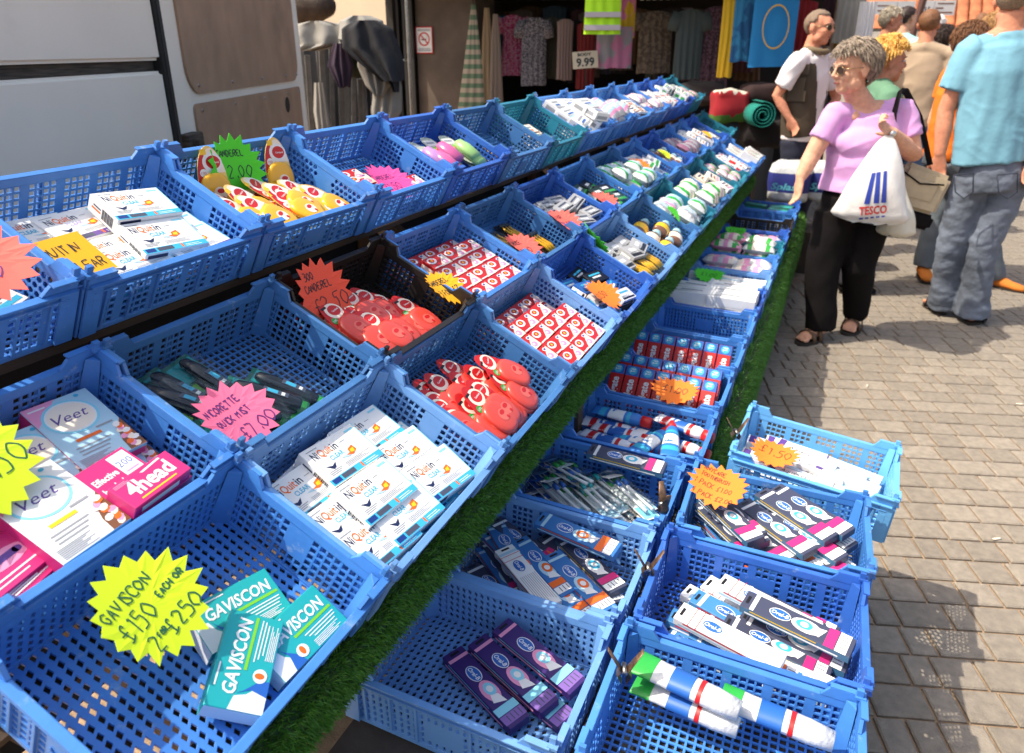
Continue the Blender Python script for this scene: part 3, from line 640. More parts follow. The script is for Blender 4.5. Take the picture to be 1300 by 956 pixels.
# ------------------------------------------------------------------ price cards
def star_outline(n, r, r2, seed, sx=1.0):
    rnd = random.Random(seed); P = []
    for k in range(2*n):
        q = math.pi*k/n+.1; rr = (r if k % 2 == 0 else r2)*(1+rnd.uniform(-.05, .05)); P.append((rr*math.cos(q)*sx, rr*math.sin(q)))
    return P
def price_card(M, color, lines, label, r=.085, sx=1.0, pen=PEN, n=18, seed=1, lw=.0022, bow=.22, square=False):
    P = star_outline(n, r, r*.80, seed, sx) if not square else [(-r*sx, -r*.7), (r*sx, -r*.75), (r*sx*.97, r*.72), (-r*sx*.98, r*.7)]
    b = MB(); m_ = len(P); bend = lambda x, y: bow*(x*x)/r
    def grid(z): return [(x*s, y*s, z+bend(x*s, y*s)) for s in (1, .66, .33) for x, y in P]+[(0, 0, z)]
    v = grid(.0004)+grid(-.0004); f = []; o = 3*m_+1
    for s in (0, 1):
        for ring in range(2):
            for k in range(m_):
                q = (s*o+ring*m_+k, s*o+ring*m_+(k+1) % m_, s*o+(ring+1)*m_+(k+1) % m_, s*o+(ring+1)*m_+k); f.append(q if s == 0 else q[::-1])
        for k in range(m_):
            q = (s*o+2*m_+k, s*o+2*m_+(k+1) % m_, s*o+3*m_); f.append(q if s == 0 else q[::-1])
    for k in range(m_): f.append((k, o+k, o+(k+1) % m_, (k+1) % m_))
    b.add(v, f); o_ = b.build('price_card', NEON[color]); o_.matrix_world = M; tag(o_, label, 'price card', 'neon price cards in the crates')
    t = MB()
    for (tx, x, y, h) in lines: pen_on(t, tx, x, y, h, .0010, 0, lw=lw)
    if t.v:
        t.v = [(x, y, z+bend(x, y)+.0003) for x, y, z in t.v]; t.build('handwriting', pen, o_)
    return o_
# ------------------------------------------------------------------ tiers of the stall
PITCHY, Y0 = .41, .722
TIER = {'A': (-1.068, 1.232, 28.0), 'B': (-.800, .986, 25.5), 'C': (-.532, .838, 27.5)}
def tier_matrix(row, n):
    xf, zf, ph = TIER[row]; ph = RAD(ph); y = Y0+PITCHY*(n+.5)
    e1 = Vector((0, 1, 0)); e2 = Vector((-math.cos(ph), 0, math.sin(ph))); e3 = Vector((math.sin(ph), 0, math.cos(ph)))
    rnd = random.Random(ord(row)*50+n)
    c = Vector((xf, y, zf))+e2*(CW/2+rnd.uniform(-.003, .003))-e3*CH
    M = Matrix((e1, e2, e3)).transposed().to_4x4(); M.translation = c
    return M @ Matrix.Rotation(rnd.uniform(-.012, .012), 4, 'Z')
def flat_matrix(x0, y0, z, rz=0, rx=0, ry=0): return TR(x0, y0, z, rz, ry, rx)   # base centre
def hit(M, px, py, h):
    d = FW + RT*((px-650)/FPX) + UP*((433-py)/FPX); Mi = M.inverted(); o = Mi @ EYE; q = Mi.to_3x3() @ d; t = (h-o.z)/q.z; p = o+q*t
    return p
def put(M, px, py, h, rz=0, rx=0, ry=0, lift=0):
    p = hit(M, px, py, h); return M @ TR(p.x, p.y, h+lift, RAD(rz), RAD(ry), RAD(rx))
def inside(M, x, y, h, rz=0, rx=0, ry=0): return M @ TR(x, y, h, RAD(rz), RAD(ry), RAD(rx))

TIERNAME = {'A': 'top tier', 'B': 'middle tier', 'C': 'front tier of the slope'}
CR = {}
def tier_crate(row, n, color, kind, what):
    CR[row, n] = crate(tier_matrix(row, n), color, kind, what)
    LAST[0] = tier_matrix(row, n); return LAST[0]

def heap(M, makers, n, h0, h1, rz, spread, lab, cat, grp, seed, xr=.12, yr=.09):
    rnd = random.Random(seed)
    for i in range(n):
        k = i % len(makers); nm, fn = makers[k]
        place(fn(), inside(M, rnd.uniform(-xr, xr), rnd.uniform(-yr, yr), h0+(h1-h0)*i/n, rz+rnd.uniform(-spread, spread), rnd.uniform(-6, 6), rnd.uniform(-5, 5)), lab % nm if '%s' in lab else lab, cat, grp)
# the trestle that carries it all
FELT = mat('stall_board', (.06, .045, .035), .85, var=.3, vscale=12, bump=.2)
st = empty('market_stall', TR(-.8, 3.2, 0)); tag(st, 'long trestle market stall with three sloping tiers and artificial grass trim', 'market stall')
stI = st.matrix_world.inverted() if False else Matrix.Translation((.8, -3.2, 0))
def stall_part(mb, name, m_, smooth=False): return mb.build(name, m_, st, stI, smooth)
SY0, SY1 = .30, 6.02
for row in 'ABC':
    xf, zf, ph = TIER[row]; ph = RAD(ph); e2 = Vector((-math.cos(ph), 0, math.sin(ph))); e3 = Vector((math.sin(ph), 0, math.cos(ph)))
    base = Vector((xf, 0, zf))-e3*(CH+.010)
    for v in (.035, .145, .255):      # three battens under each tier
        c = base+e2*v-e3*.007; b = MB(); b.T = Matrix.Translation((c.x, (SY0+SY1)/2, c.z)) @ Matrix.Rotation(ph, 4, 'Y'); b.box((0, 0, 0), (.055, SY1-SY0, .018)); stall_part(b, 'batten', WOOD)
for yy in (.5, 1.9, 3.3, 4.7, 5.95):
    for x, h in ((-1.36, 1.17), (-.64, .66)):
        b = MB(); b.box((x, yy, h/2), (.045, .045, h)); stall_part(b, 'leg', WOOD)
    b = MB(); b.T = Matrix.Translation((-1.0, yy, .92)) @ Matrix.Rotation(math.atan2(.51, .72), 4, 'Y'); b.box((0, 0, -.05), (.92, .035, .06)); stall_part(b, 'rafter', WOOD)
    b = MB(); b.box((-1.0, yy+.045, .36), (.76, .03, .05)); stall_part(b, 'cross_rail', WOOD)
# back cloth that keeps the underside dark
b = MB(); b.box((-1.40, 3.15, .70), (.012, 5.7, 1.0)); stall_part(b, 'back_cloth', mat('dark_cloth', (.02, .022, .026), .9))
# lower shelf
b = MB(); b.box((-.435, 3.15, .427), (.46, 5.5, .02)); stall_part(b, 'lower_shelf', FELT)
for yy in (.7, 1.9, 3.1, 4.3, 5.6):
    b = MB(); b.box((-.245, yy, .2085), (.03, .03, .417)); stall_part(b, 'shelf_leg', mat('brown_leg', (.10, .045, .03), .6, var=.2))
    b = MB(); b.box((-.60, yy, .2085), (.03, .03, .417)); stall_part(b, 'shelf_leg', WOOD)
b = MB(); b.box((.0, 1.35, .436), (.30, 1.15, .016)); stall_part(b, 'side_shelf', FELT)
for xx, yy in ((-.1, .85), (.08, .85), (-.1, 1.85), (.06, 1.85)):
    b = MB(); b.box((xx, yy, .214), (.025, .025, .428)); stall_part(b, 'side_shelf_leg', WOOD)

# artificial grass: a mat with thousands of blades
GRASS = mat('artificial_grass', (.075, .235, .025), .5, var=.45, vscale=70)
GRASSD = mat('artificial_grass_mat', (.018, .065, .010), .8)
def grass_strip(name, prof, y0, y1, dens, bl, seed, parent=None):
    rnd = random.Random(seed); b = MB(); prof = [Vector((x, 0, z)) for x, z in prof]; cuts = 26
    wob = lambda y, i: .006*noise.noise(Vector((y*3, i*1.7, seed)))
    for i in range(len(prof)-1):
        for k in range(cuts):
            ya, yb = y0+(y1-y0)*k/cuts, y0+(y1-y0)*(k+1)/cuts
            b.quad(prof[i]+Vector((wob(ya, i), ya, 0)), prof[i]+Vector((wob(yb, i), yb, 0)), prof[i+1]+Vector((wob(yb, i+1), yb, 0)), prof[i+1]+Vector((wob(ya, i+1), ya, 0)), 1)
    for i in range(len(prof)-1):
        seg = prof[i+1]-prof[i]; nrm = Vector((-seg.z, 0, seg.x)).normalized()
        if nrm.x < 0 and abs(seg.z) > abs(seg.x)*.3: nrm = -nrm
        if nrm.z < 0 and abs(seg.x) > abs(seg.z): nrm = -nrm
        y = y0
        n = int(seg.length*(y1-y0)*dens)
        for _ in range(n):
            t = rnd.random(); yy = y0+(y1-y0)*(rnd.random()**1.55); p = prof[i]+seg*t+Vector((wob(yy, i+t), yy, 0))
            far = 1+(yy-y0)*.35
            d = (nrm+Vector((rnd.uniform(-.6, .6), rnd.uniform(-.6, .6), rnd.uniform(-.7, .35)))).normalized()*bl*rnd.uniform(.7, 1.25); s = d.cross(Vector((rnd.uniform(-1, 1), rnd.uniform(-1, 1), rnd.uniform(-1, 1))))
            s = s.normalized()*.0011*far
            b.add([p-s, p+s, p+d], [(0, 1, 2)], 0)
    o = b.build(name, [GRASS, GRASSD], st, stI); return tag(o, kind='stuff')
grass_strip('artificial_grass', [(-.67, .695), (-.605, .708), (-.589, .690), (-.589, .65), (-.592, .612)], .25, 5.8, 62000, .014, 3)
grass_strip('artificial_grass', [(-.29, .4395), (-.215, .445), (-.197, .415), (-.192, .31), (-.20, .19), (-.205, .15)], 1.95, 5.85, 20000, .022, 4)

# ------------------------------------------------------------------ what stands where
NQ = lambda v: goods(('patch', v), goods_patch, *((CYAN, CYAN) if v == 0 else (flat('lilac_ink', 176, 164, 206), PURP)))
plain = lambda key, *a: goods(('plain',)+key, goods_plain, *a)
# --- near crates, top tier
M = tier_crate('A', -1, 'blue', 'hex', 'blue crate with the salmon star card, beside crate of patch cartons and amber card')
for i in range(6):
    place(plain((1,), WHITE, .10, .07, .03, [CYAN, NAVY, ORNG]), inside(M, -.10+.12*(i % 3), .05-.10*(i//3), .008, 4*i), 'white carton with blue and orange bands under the salmon star card', 'carton', 'cartons under the salmon card')
price_card(inside(M, .105, -.045, .118, -14, 8), 'salmon', [('PATCH', -.05, .01, .02), ('£9.50', -.045, -.035, .028)], 'salmon star price card beside the crate of patch cartons with amber card', r=.088, seed=2, pen=PENP)
M = tier_crate('A', 0, 'blue', 'square', 'blue crate of patch cartons with an amber price card, top tier')
AQ = [(165, 332, .045, 0, 4), (44, 296, .040, 0, -2), (105, 284, .046, 1, 3), (175, 258, .088, 0, -8), (208, 297, .078, 0, -7), (150, 318, .060, 0, 0), (188, 342, .064, 0, 2), (265, 318, .066, 1, 3), (118, 352, .062, 0, 4), (240, 290, .040, 0, 5), (215, 330, .03, 0, 0), (70, 330, .03, 0, 2)]
for px, py, h, v, r in AQ:
    place(NQ(v), put(M, px, py, h+.016, r, 3*(r % 3)-3, 0, -.033) @ Matrix.Scale(1.08, 4), 'white patch carton with %s band in the crate with the amber card' % ('cyan' if v == 0 else 'lilac'), 'carton', 'patch cartons in the top tier')
price_card(put(M, 88, 330, .086, 2, 8), 'amber', [('NIQUITIN', -.052, .012, .020), ('CLEAR', -.012, -.030, .020)], 'amber oblong price card lying on white patch cartons', r=.075, sx=.80, square=True, bow=.0)
M = tier_crate('A', 1, 'blue', 'hex', 'blue crate of yellow sweetener dispensers with a green star card')
YD = lambda: goods('disp_y', dispenser, 'yellow')
for px, py, h, r, t in [(268, 232, .060, -8, 52), (352, 218, .060, -10, 52), (290, 268, .058, 36, 6), (324, 262, .066, 62, 14), (372, 254, .070, 75, 8), (402, 262, .054, 60, 5), (372, 276, .05, 70, 4), (360, 284, .048, 70, 3), (412, 266, .05, 40, 8), (330, 286, .05, 75, 6), (300, 280, .045, 30, 0), (395, 245, .05, 100, 10), (345, 245, .055, 105, 12), (310, 275, .070, 60, 8), (340, 272, .075, 66, 8), (388, 270, .07, 50, 6), (425, 258, .06, 60, 8), (350, 262, .04, 60, 4), (318, 292, .06, 50, 4), (400, 280, .05, 60, 4)]:
    place(YD(), put(M, px, py, h, r*.5-4, t), 'yellow sweetener dispenser on a red oval card beside the green star', 'sweetener', 'yellow sweetener dispensers')
price_card(put(M, 298, 214, .082, -8, 50), 'green', [('CANDEREL', -.046, .028, .015), ('2.00', -.022, -.022, .030)], 'green star price card among yellow sweetener dispensers', r=.080, seed=4)
M = tier_crate('A', 2, 'blue', 'square', 'blue crate with the magenta star card and a few red sweetener cartons')
SB = lambda: goods('sachet', goods_sachet)
for i, (px, py, h, r) in enumerate([(446, 222, .05, 0), (458, 228, .05, 0), (440, 232, .045, 0), (528, 228, .05, 2), (515, 233, .05, 2), (500, 240, .046, 0), (470, 238, .03, 0), (485, 232, .03, 0), (455, 240, .03, 3)]):
    place(SB(), put(M, px, py, h, r, 0, 0, -.034), 'red sweetener carton with white ovals near the magenta star', 'carton', 'red cartons around the magenta card')
price_card(put(M, 495, 232, .066, -4, 5), 'magenta', [('CANDEREL', -.055, .015, .018), ('£1.50', -.045, -.03, .028)], 'magenta star price card on red sweetener cartons', r=.080, seed=5, pen=PENP)
M = tier_crate('A', 3, 'deep blue', 'square', 'deep blue crate of carded pastel capsules, top tier')
for i, (px, py, h, r, c) in enumerate([(560, 193, .05, -4, ('pink', (206, 96, 150))), (582, 190, .062, -6, ('green', (150, 196, 120))), (542, 200, .052, -5, ('lilac', (178, 130, 190))), (598, 196, .05, -8, ('green', (150, 196, 120))), (556, 205, .060, -6, ('pink', (206, 96, 150)))]):
    place(goods('caps'+c[0], goods_capsule, c, 0), put(M, px, py, h, r-2, 2), '%s capsule on a lime and grey card in the deep blue crate' % c[0], 'air freshener', 'carded capsules in the top tier')
M = tier_crate('A', 4, 'dark blue', 'hex', 'nearly empty dark blue honeycomb crate between pastel capsules and a teal crate')
RZ = lambda: goods('razor', goods_razor)
for x, y, r in ((-.12, -.08, 10), (-.05, -.07, -5), (.03, -.08, 4), (.11, -.07, 12), (-.14, -.01, 40), (.0, .0, 15)): place(RZ(), inside(M, x, y, .010, r), 'yellow razor pack on a black card in the nearly empty honeycomb crate', 'razors', 'razor packs in the honeycomb crate')
M = tier_crate('A', 5, 'teal', 'square', 'teal crate with cream packs, top tier beside the nearly empty honeycomb crate')
for i, (x, y, h) in enumerate([(-.02, .02, .009), (-.02, .02, .036), (.02, -.06, .009), (-.12, -.07, .009), (.11, -.06, .009)]): place(plain(('cream',), CREAM, .12, .075, .026, [BROWN, ORNG, GREY]), inside(M, x, y, h, 5*i-8), 'cream pack with brown print in the teal crate of the top tier', 'pack', 'cream packs in the teal crate')
def fill(M, make, what, cat, group, nx=3, ny=3, layers=1, dz=.03, jit=.012, rot=6, seed=0, z0=.008, only=None, rz0=0):
    rnd = random.Random(seed)
    for l in range(layers):
        for i in range(nx):
            for j in range(ny):
                if rnd.random() < .12*l: continue
                x = (i+.5)/nx*.34-.17+rnd.uniform(-jit, jit); y = (j+.5)/ny*.24-.12+rnd.uniform(-jit, jit)
                place(make(i*ny+j+l), inside(M, x, y, z0+l*dz, rz0+rnd.uniform(-rot, rot), rnd.uniform(-3, 3), rnd.uniform(-3, 3)), what, cat, group)
pil = lambda key, film, l, w, t, bands: goods(('pil',)+key, goods_pillow, film, l, w, t, bands, len(key)+sum(ord(c) for c in str(key)))
tissue = lambda i: pil(('t', i % 3), WFILM, .15, .085, .05, [WHITE, GREY])
FAR = [  # row, n, crate colour, mould, contents word, label for contents, maker, nx, ny, layers, dz
 ('A', 6, 'blue', 'square', 'piled high with white tissue packs', 'white tissue pack heaped on the crate piled high', lambda i: plain(('tis', i % 2), WHITE, .15, .08, .04, [(GREY, PBLUE)[i % 2], BLUEI, GREY]), 2, 3, 3, .041),
 ('A', 7, 'blue', 'hex', 'of white bagged cotton wool, top tier', 'clear bag of white cotton wool in the top tier', lambda i: pil(('c', i % 2), WFILM, .12, .10, .065, [PBLUE, LPINK]), 3, 2, 2, .05),
 ('A', 8, 'blue', 'square', 'of tan and white soap boxes, top tier', 'tan and white soap box in the top tier', lambda i: plain(('soap', i % 2), (CREAM, WHITE)[i % 2], .11, .07, .035, [BROWN, ORNG, NAVY]), 3, 3, 2, .036),
 ('A', 9, 'blue', 'hex', 'of white wipes with tan print, top tier', 'white wipes pack with tan print in the top tier', lambda i: pil(('w', i % 2), WFILM, .14, .09, .045, [CREAM, LPINK]), 2, 3, 2, .045),
 ('A', 10, 'deep blue', 'square', 'of plain white sachets, top tier', 'plain white sachet box in the top tier', lambda i: plain(('sac', i % 2), WHITE, .10, .07, .04, [RED, PBLUE, GREY]), 3, 3, 2, .041),
 ('A', 11, 'deep blue', 'hex', 'of long white foil boxes, next to the last teal crate', 'long white foil box next to the last teal crate', lambda i: plain(('foil', i % 2), WHITE, .20, .05, .045, [(GREY, CREAM)[i % 2], BLUEI, GREENI]), 2, 4, 2, .046),
 ('A', 12, 'teal', 'square', 'of green and white packets, last of the top tier', 'green and white packet in the last top crate', lambda i: pil(('g', i % 2), WFILM, .13, .09, .04, [GREENI, LPINK]), 3, 3, 2, .04),
 ('B', 3, 'dark blue', 'mixed', 'of dark razor packs under a salmon star card', 'dark razor pack under a salmon star, middle tier', lambda i: RZ(), 3, 2, 1, .03),
 ('B', 4, 'deep blue', 'square', 'of grey dental packs under a salmon star card', 'grey dental pack lying in a deep blue crate', lambda i: plain(('gr', i % 2), flat('grey_pack', 172, 172, 174), .13, .055, .03, [BLACKI, WHITE, SLATE]), 3, 3, 2, .031),
 ('B', 5, 'blue', 'hex', 'of dark green grooming packs under a salmon star', 'dark green grooming pack in the middle tier', lambda i: plain(('dg', i % 2), (flat('dark_green_pack', 30, 62, 44), BLACKI)[i % 2], .12, .07, .025, [GREENI, WHITE]), 3, 3, 2, .026),
 ('B', 6, 'dark blue', 'hex', 'of clear bagged cotton buds, middle tier', 'clear bag of cotton buds in the middle tier', lambda i: pil(('cb', i % 3), WFILM, .11, .09, .055, [PBLUE, GREENI]), 3, 3, 2, .045),
 ('B', 7, 'blue', 'square', 'with the bright orange star and green topped packs', 'green topped white pack near the bright orange star', lambda i: plain(('gt', i % 2), WHITE, .12, .08, .03, [GREENI, GREY]), 3, 3, 2, .031),
 ('B', 8, 'deep blue', 'hex', 'of tan bottles with a yellow star card', 'tan bottle lying beside the small yellow star', lambda i: goods('flaskt', goods_flask, True), 2, 4, 1, .04),
 ('B', 9, 'blue', 'square', 'of purple and grey scouring packs', 'purple and grey scouring pack in the middle tier', lambda i: pil(('pu', i % 2), (flat('mauve_film', 130, 84, 110), WFILM)[i % 2], .13, .10, .05, [GREY]), 3, 2, 2, .045),
 ('B', 10, 'blue', 'hex', 'of white packs with an orange card, middle tier', 'white pack with pale print beside an orange card', lambda i: plain(('wo', i % 2), WHITE, .12, .08, .04, [BLUEI, ORNG, GREY]), 3, 3, 2, .041),
 ('B', 11, 'deep blue', 'square', 'of white tubs, next to last of the middle tier', 'white box with grey print next to last in middle tier', lambda i: plain(('wt', i % 2), WHITE, .10, .10, .05, [GREY, PBLUE]), 3, 2, 1, .05),
 ('B', 12, 'teal', 'square', 'of green packs, last of the middle tier', 'pale green pack in the last middle crate', lambda i: pil(('lg', i % 2), WFILM, .13, .09, .05, [GREENI]), 3, 2, 1, .05),
 ('C', 3, 'deep blue', 'hex', 'of dark and white dental packs with an orange star', 'dark and white dental pack beneath the long orange star', lambda i: plain(('dw', i % 3), (WHITE, BLUEI, BLACKI)[i % 3], .11, .05, .025, [BLACKI, WHITE, CYAN]), 3, 4, 1, .03),
 ('C', 4, 'pale blue', 'square', 'of yellow razor packs in the front tier', 'yellow and black razor pack in the front tier', lambda i: RZ() if i % 3 else plain(('rg',), flat('grey_pack', 172, 172, 174), .12, .07, .03, [BLACKI, WHITE]), 4, 3, 2, .026),
 ('C', 5, 'dark blue', 'hex', 'of brown lotion bottles with clear caps', 'brown lotion bottle with a clear blue cap', lambda i: goods('flask%d' % (i % 2), goods_flask, i % 2 == 0), 2, 3, 1, .045),
 ('C', 6, 'teal', 'square', 'of clear bagged cotton pads with a green pack', 'clear bag of cotton pads in the front tier', lambda i: pil(('cp', i % 3), WFILM, .12, .10, .06, [PBLUE, (GREENI, LPINK, GREY)[i % 3]]), 3, 2, 2, .045),
 ('C', 7, 'dark blue', 'hex', 'of rounded white bags beside the cotton pads', 'rounded white bag beside the cotton pads', lambda i: pil(('rw', i % 2), WFILM, .14, .11, .07, [CREAM, GREENI]), 2, 2, 2, .05),
 ('C', 8, 'teal', 'square', 'of cream packets and one white carton', 'cream packet in the front tier', lambda i: plain(('cr8', i % 2), (CREAM, WHITE)[i % 2], .12, .08, .035, [LPINK, BROWN, NAVY]), 2, 3, 2, .036),
 ('C', 9, 'teal', 'hex', 'of small white packets, front tier beside cream packets', 'small white packet with green print in the front tier', lambda i: pil(('sw', i % 2), WFILM, .10, .08, .04, [GREENI, LPINK]), 3, 3, 2, .036),
 ('C', 10, 'blue', 'square', 'of white toiletry boxes, next to last of the front tier', 'white toiletry box next to last in front tier', lambda i: plain(('b10', i % 2), WHITE, .11, .08, .04, [BLUEI, GREY, RED]), 3, 3, 2, .041),
 ('C', 11, 'blue', 'hex', 'of tumbled white boxes, last of the front tier', 'tumbled white box in the last front crate', lambda i: plain(('b11', i % 2), WHITE, .12, .07, .05, [NAVY, LPINK, GREENI]), 3, 2, 2, .05),
]
TIERW = {'A': 'top tier crates', 'B': 'middle tier crates', 'C': 'front tier crates'}
for (row, n, colr, kind, what, lab, mk, nx, ny, ly, dz) in FAR:
    M = tier_crate(row, n, colr, kind, '%s plastic crate %s' % (colr, what))
    # only the front half of the crate is heaped full, as goods slide down the slope
    rnd = random.Random(n*7+ord(row)); cat_ = lab.split()[-1] if False else ('bottle' if 'bottle' in lab else 'bag' if ' bag ' in lab else 'razors' if 'razor' in lab else 'box' if 'box' in lab else 'packet')
    for l in range(ly+1):
        for i in range(nx):
            for j in range(ny):
                if l == ly and (j == ny-1 or rnd.random() < .2): continue
                x = (i+.5)/nx*.345-.1725+rnd.uniform(-.01, .01); y = (j+.5)/ny*.22-.125+rnd.uniform(-.01, .01)
                place(mk(i*ny+j+l), inside(M, x, y, .009+l*dz, (90 if kind == 'hex' and ny < nx else 0)+rnd.uniform(-14, 14), rnd.uniform(-5, 5), rnd.uniform(-4, 4)), lab, cat_, 'goods: '+lab)
STARS = [('B', 3, 664, 314, .080, 'salmon', [('CHOICE', -.05, .015, .018), ('£1.00', -.045, -.03, .026)], 'salmon star card over dark razor packs', -4, 4),
 ('B', 4, 716, 281, .112, 'salmon', [('3 FOR', -.04, .015, .018), ('£2.00', -.045, -.03, .026)], 'salmon star card leaning on grey dental packs', -6, 4), ('B', 5, 768, 256, .098, 'salmon', [('£1.25', -.045, -.01, .026)], 'salmon star card on dark green grooming packs', -8, 4),
 ('B', 7, 812, 211, .115, 'orange', [('£1.00', -.045, -.01, .026)], 'orange star card on green topped packs', -8, 6), ('B', 8, 843, 196, .110, 'yellow', [('£1.50', -.045, -.01, .026)], 'small yellow star card on tan bottles', -6, 6),
 ('B', 10, 897, 171, .14, 'amber', [], 'small amber card on white packs in the middle tier', -4, 6), ('C', 3, 765, 375, .085, 'orange', [('£1.50', -.045, -.01, .026)], 'long orange star card on dark and white dental packs', -4, 3), ('C', 4, 753, 306, .11, 'green', [('99P', -.03, -.01, .026)], 'green star card standing by yellow razor packs', 60, 45),
 ('C', 6, 855, 272, .13, 'green', [], 'small green card on clear bags of cotton pads', 10, 20)]
for row, n, px, py, h, c, ln, lab, rz, rx in STARS:
    price_card(put(tier_matrix(row, n), px, py, h, rz, rx), c, ln, lab, r=.068 if 'small' not in lab else .045, seed=n*3+ord(row), sx=1.15)

# --- near crates, middle tier
M = tier_crate('B', -1, 'blue', 'square', 'blue crate of hair cream cartons and pink boxes, beside the black spray packs')
for px, py, h, wht, r, rx in [(98, 535, .075, False, -4, 0), (52, 590, .072, False, -4, 0), (92, 662, .100, True, 2, 0), (150, 640, .062, False, -2, 0), (20, 650, .055, False, 0, 0), (140, 575, .055, False, 0, 0)]:
    place(goods(('veet', wht), goods_veet, wht), put(M, px, py, h, r, rx, 0, -.046), 'hair cream carton, %s with round white badge and blossoms' % ('white' if wht else 'pale blue'), 'carton', 'hair cream cartons')
for px, py, h, r, rx, lab in [(192, 607, .120, 4, 0, 'small bright pink carton touching the white 200 patch'), (214, 632, .100, 4, 2, 'small bright pink carton tucked between its twin and the crate rim')]: place(goods('pinkbox', goods_pinkbox), put(M, px, py, h, r, rx, 0, -.024), lab, 'carton', 'pink headache cartons')
place(goods('pinkbig', goods_pinkbig), put(M, 158, 608, .098, 4, 0, 0, -.024), 'bright pink headache box with a white 200 patch', 'carton')
for px, py, h, r in [(12, 690, .07, 8), (62, 735, .075, 12), (20, 760, .075, 10), (5, 722, .06, 8), (30, 790, .05, 4), (100, 755, .055, 10), (-20, 730, .08, 8), (-50, 660, .06, 3), (-20, 610, .06, 5), (-60, 720, .055, 5)]: place(goods('test', goods_test), put(M, px, py, h, r, 0, 0, -.030), 'magenta test kit carton with purple arrows, by the white hair cream carton', 'carton', 'magenta test kit cartons')
price_card(put(M, -46, 596, .13, 8, 16), 'yellow', [('VEET', -.03, .02, .022), ('£2.50', -.03, -.035, .034)], 'yellow star price card over hair cream cartons', r=.085, seed=8, pen=PENG)
M = tier_crate('B', 0, 'dark blue', 'square', 'dark blue crate of black mouth spray packs with a pink star')
for px, py, h, r, rx in [(192, 512, .034, 16, 0), (232, 492, .040, 14, 3), (268, 478, .044, 10, 4), (215, 520, .045, 24, 0), (315, 510, .046, 28, 4), (372, 495, .040, 22, 3), (345, 520, .036, 40, 0), (290, 500, .03, 14, 0), (320, 535, .052, 66, 0), (360, 512, .055, 30, 4)]:
    place(goods('spray', goods_spray), put(M, px, py, h+.018, r, rx, 0, -.02) @ Matrix.Scale(1.12, 4), 'black mouth spray in a clear blister on a green card', 'mouth spray', 'mouth spray packs')
price_card(put(M, 300, 530, .092, 4, 12), 'pink', [('NICORETTE', -.048, .022, .0145), ('QUICK MIST', -.044, -.004, .0135), ('£7.00', -.02, -.045, .026)], 'pink star price card on black mouth spray packs', r=.074, seed=9, sx=1.06, pen=PENP)
M = tier_crate('B', 1, 'black', 'square', 'black plastic crate of red sweetener packs with a red star card')
RDI = lambda: goods('disp_r', dispenser, 'red')
for px, py, h, r, rx in [(382, 405, .040, 70, 3), (410, 400, .036, 75, 0), (392, 420, .050, 62, 6), (440, 392, .046, 78, 4), (478, 390, .050, 70, 5), (462, 412, .056, 72, 8), (500, 415, .060, 66, 6), (520, 412, .048, 68, 2), (480, 440, .056, 70, 5), (450, 438, .05, 74, 5), (512, 435, .046, 66, 2), (425, 432, .044, 70, 3), (498, 395, .045, 70, 3), (420, 418, .06, 70, 4), (470, 425, .07, 66, 6), (500, 428, .072, 74, 4), (440, 410, .072, 70, 6), (405, 412, .05, 76, 3), (535, 405, .055, 64, 4), (460, 392, .06, 72, 5)]:
    place(RDI(), put(M, px, py, h, (r-70)*1.2+8, rx+2), 'red sweetener pack lying in the black crate', 'sweetener', 'red sweetener packs in the black crate')
price_card(put(M, 408, 374, .098, -2, 44), 'red', [('300', -.038, .038, .018), ('CANDEREL', -.048, .012, .017), ('£2.50', -.035, -.040, .036)], 'red orange star card reading 300 in the black crate', r=.084, seed=10)
def carton_block(M, pts, h0, lab, grp):
    for k, (px, py, h, r) in enumerate(pts): place(SB(), put(M, px, py, h, r, 0, 0, -.034), lab, 'carton', grp)
M = tier_crate('B', 2, 'blue', 'square', 'blue crate of red cartons with an amber star, behind the red dispensers')
for l in range(2):
    for i in range(4):
        for j in range(5): 
            if l and (j > 3 or (i == 0 and j > 2)): continue
            place(SB(), inside(M, -.140+.0955*i, -.110+.0515*j, .008+.0345*l, random.uniform(-2, 2)), 'red sweetener carton in the crate with the amber star', 'carton', 'red cartons around the amber star')
price_card(put(M, 565, 366, .112, -4, 8), 'amber', [('CANDEREL', -.05, .015, .016), ('3 FOR £2', -.045, -.022, .018)], 'amber star price card on red sweetener cartons', r=.062, seed=11, pen=PEN)

# --- near crates, front tier
M = tier_crate('C', -1, 'blue', 'diamond', 'blue crate nearly empty but for turquoise antacid cartons and a yellow star')
GV = lambda: goods('antacid', goods_antacid)
for px, py, h, r, rx, ry, lab in [(303, 774, .036, -14, 3, 0, 'turquoise antacid carton beside the yellow star card, partly under another'), (312, 838, .052, 30, 5, -4, 'turquoise antacid carton lying on top of the first by the yellow star'), (400, 817, .042, -3, 6, -2, 'turquoise antacid carton leaning at the crate wall toward the grass trim')]: place(GV(), put(M, px, py, h, r, rx, ry, -.031) @ Matrix.Scale(1.08, 4), lab, 'carton', 'antacid cartons')
price_card(put(M, 190, 770, .100, 11, 14), 'yellow', [('GAVISCON', -.053, .021, .0168), ('£150', -.054, -.014, .0256), ('EACH OR', .016, -.003, .010), ('2', -.040, -.048, .024), ('FOR', -.024, -.037, .008), ('£250', -.010, -.048, .023)], 'large yellow star price card over the turquoise antacid cartons', r=.077, seed=12, pen=PENG)
M = tier_crate('C', 0, 'pale blue', 'mixed', 'pale blue crate full of patch cartons in the front tier')
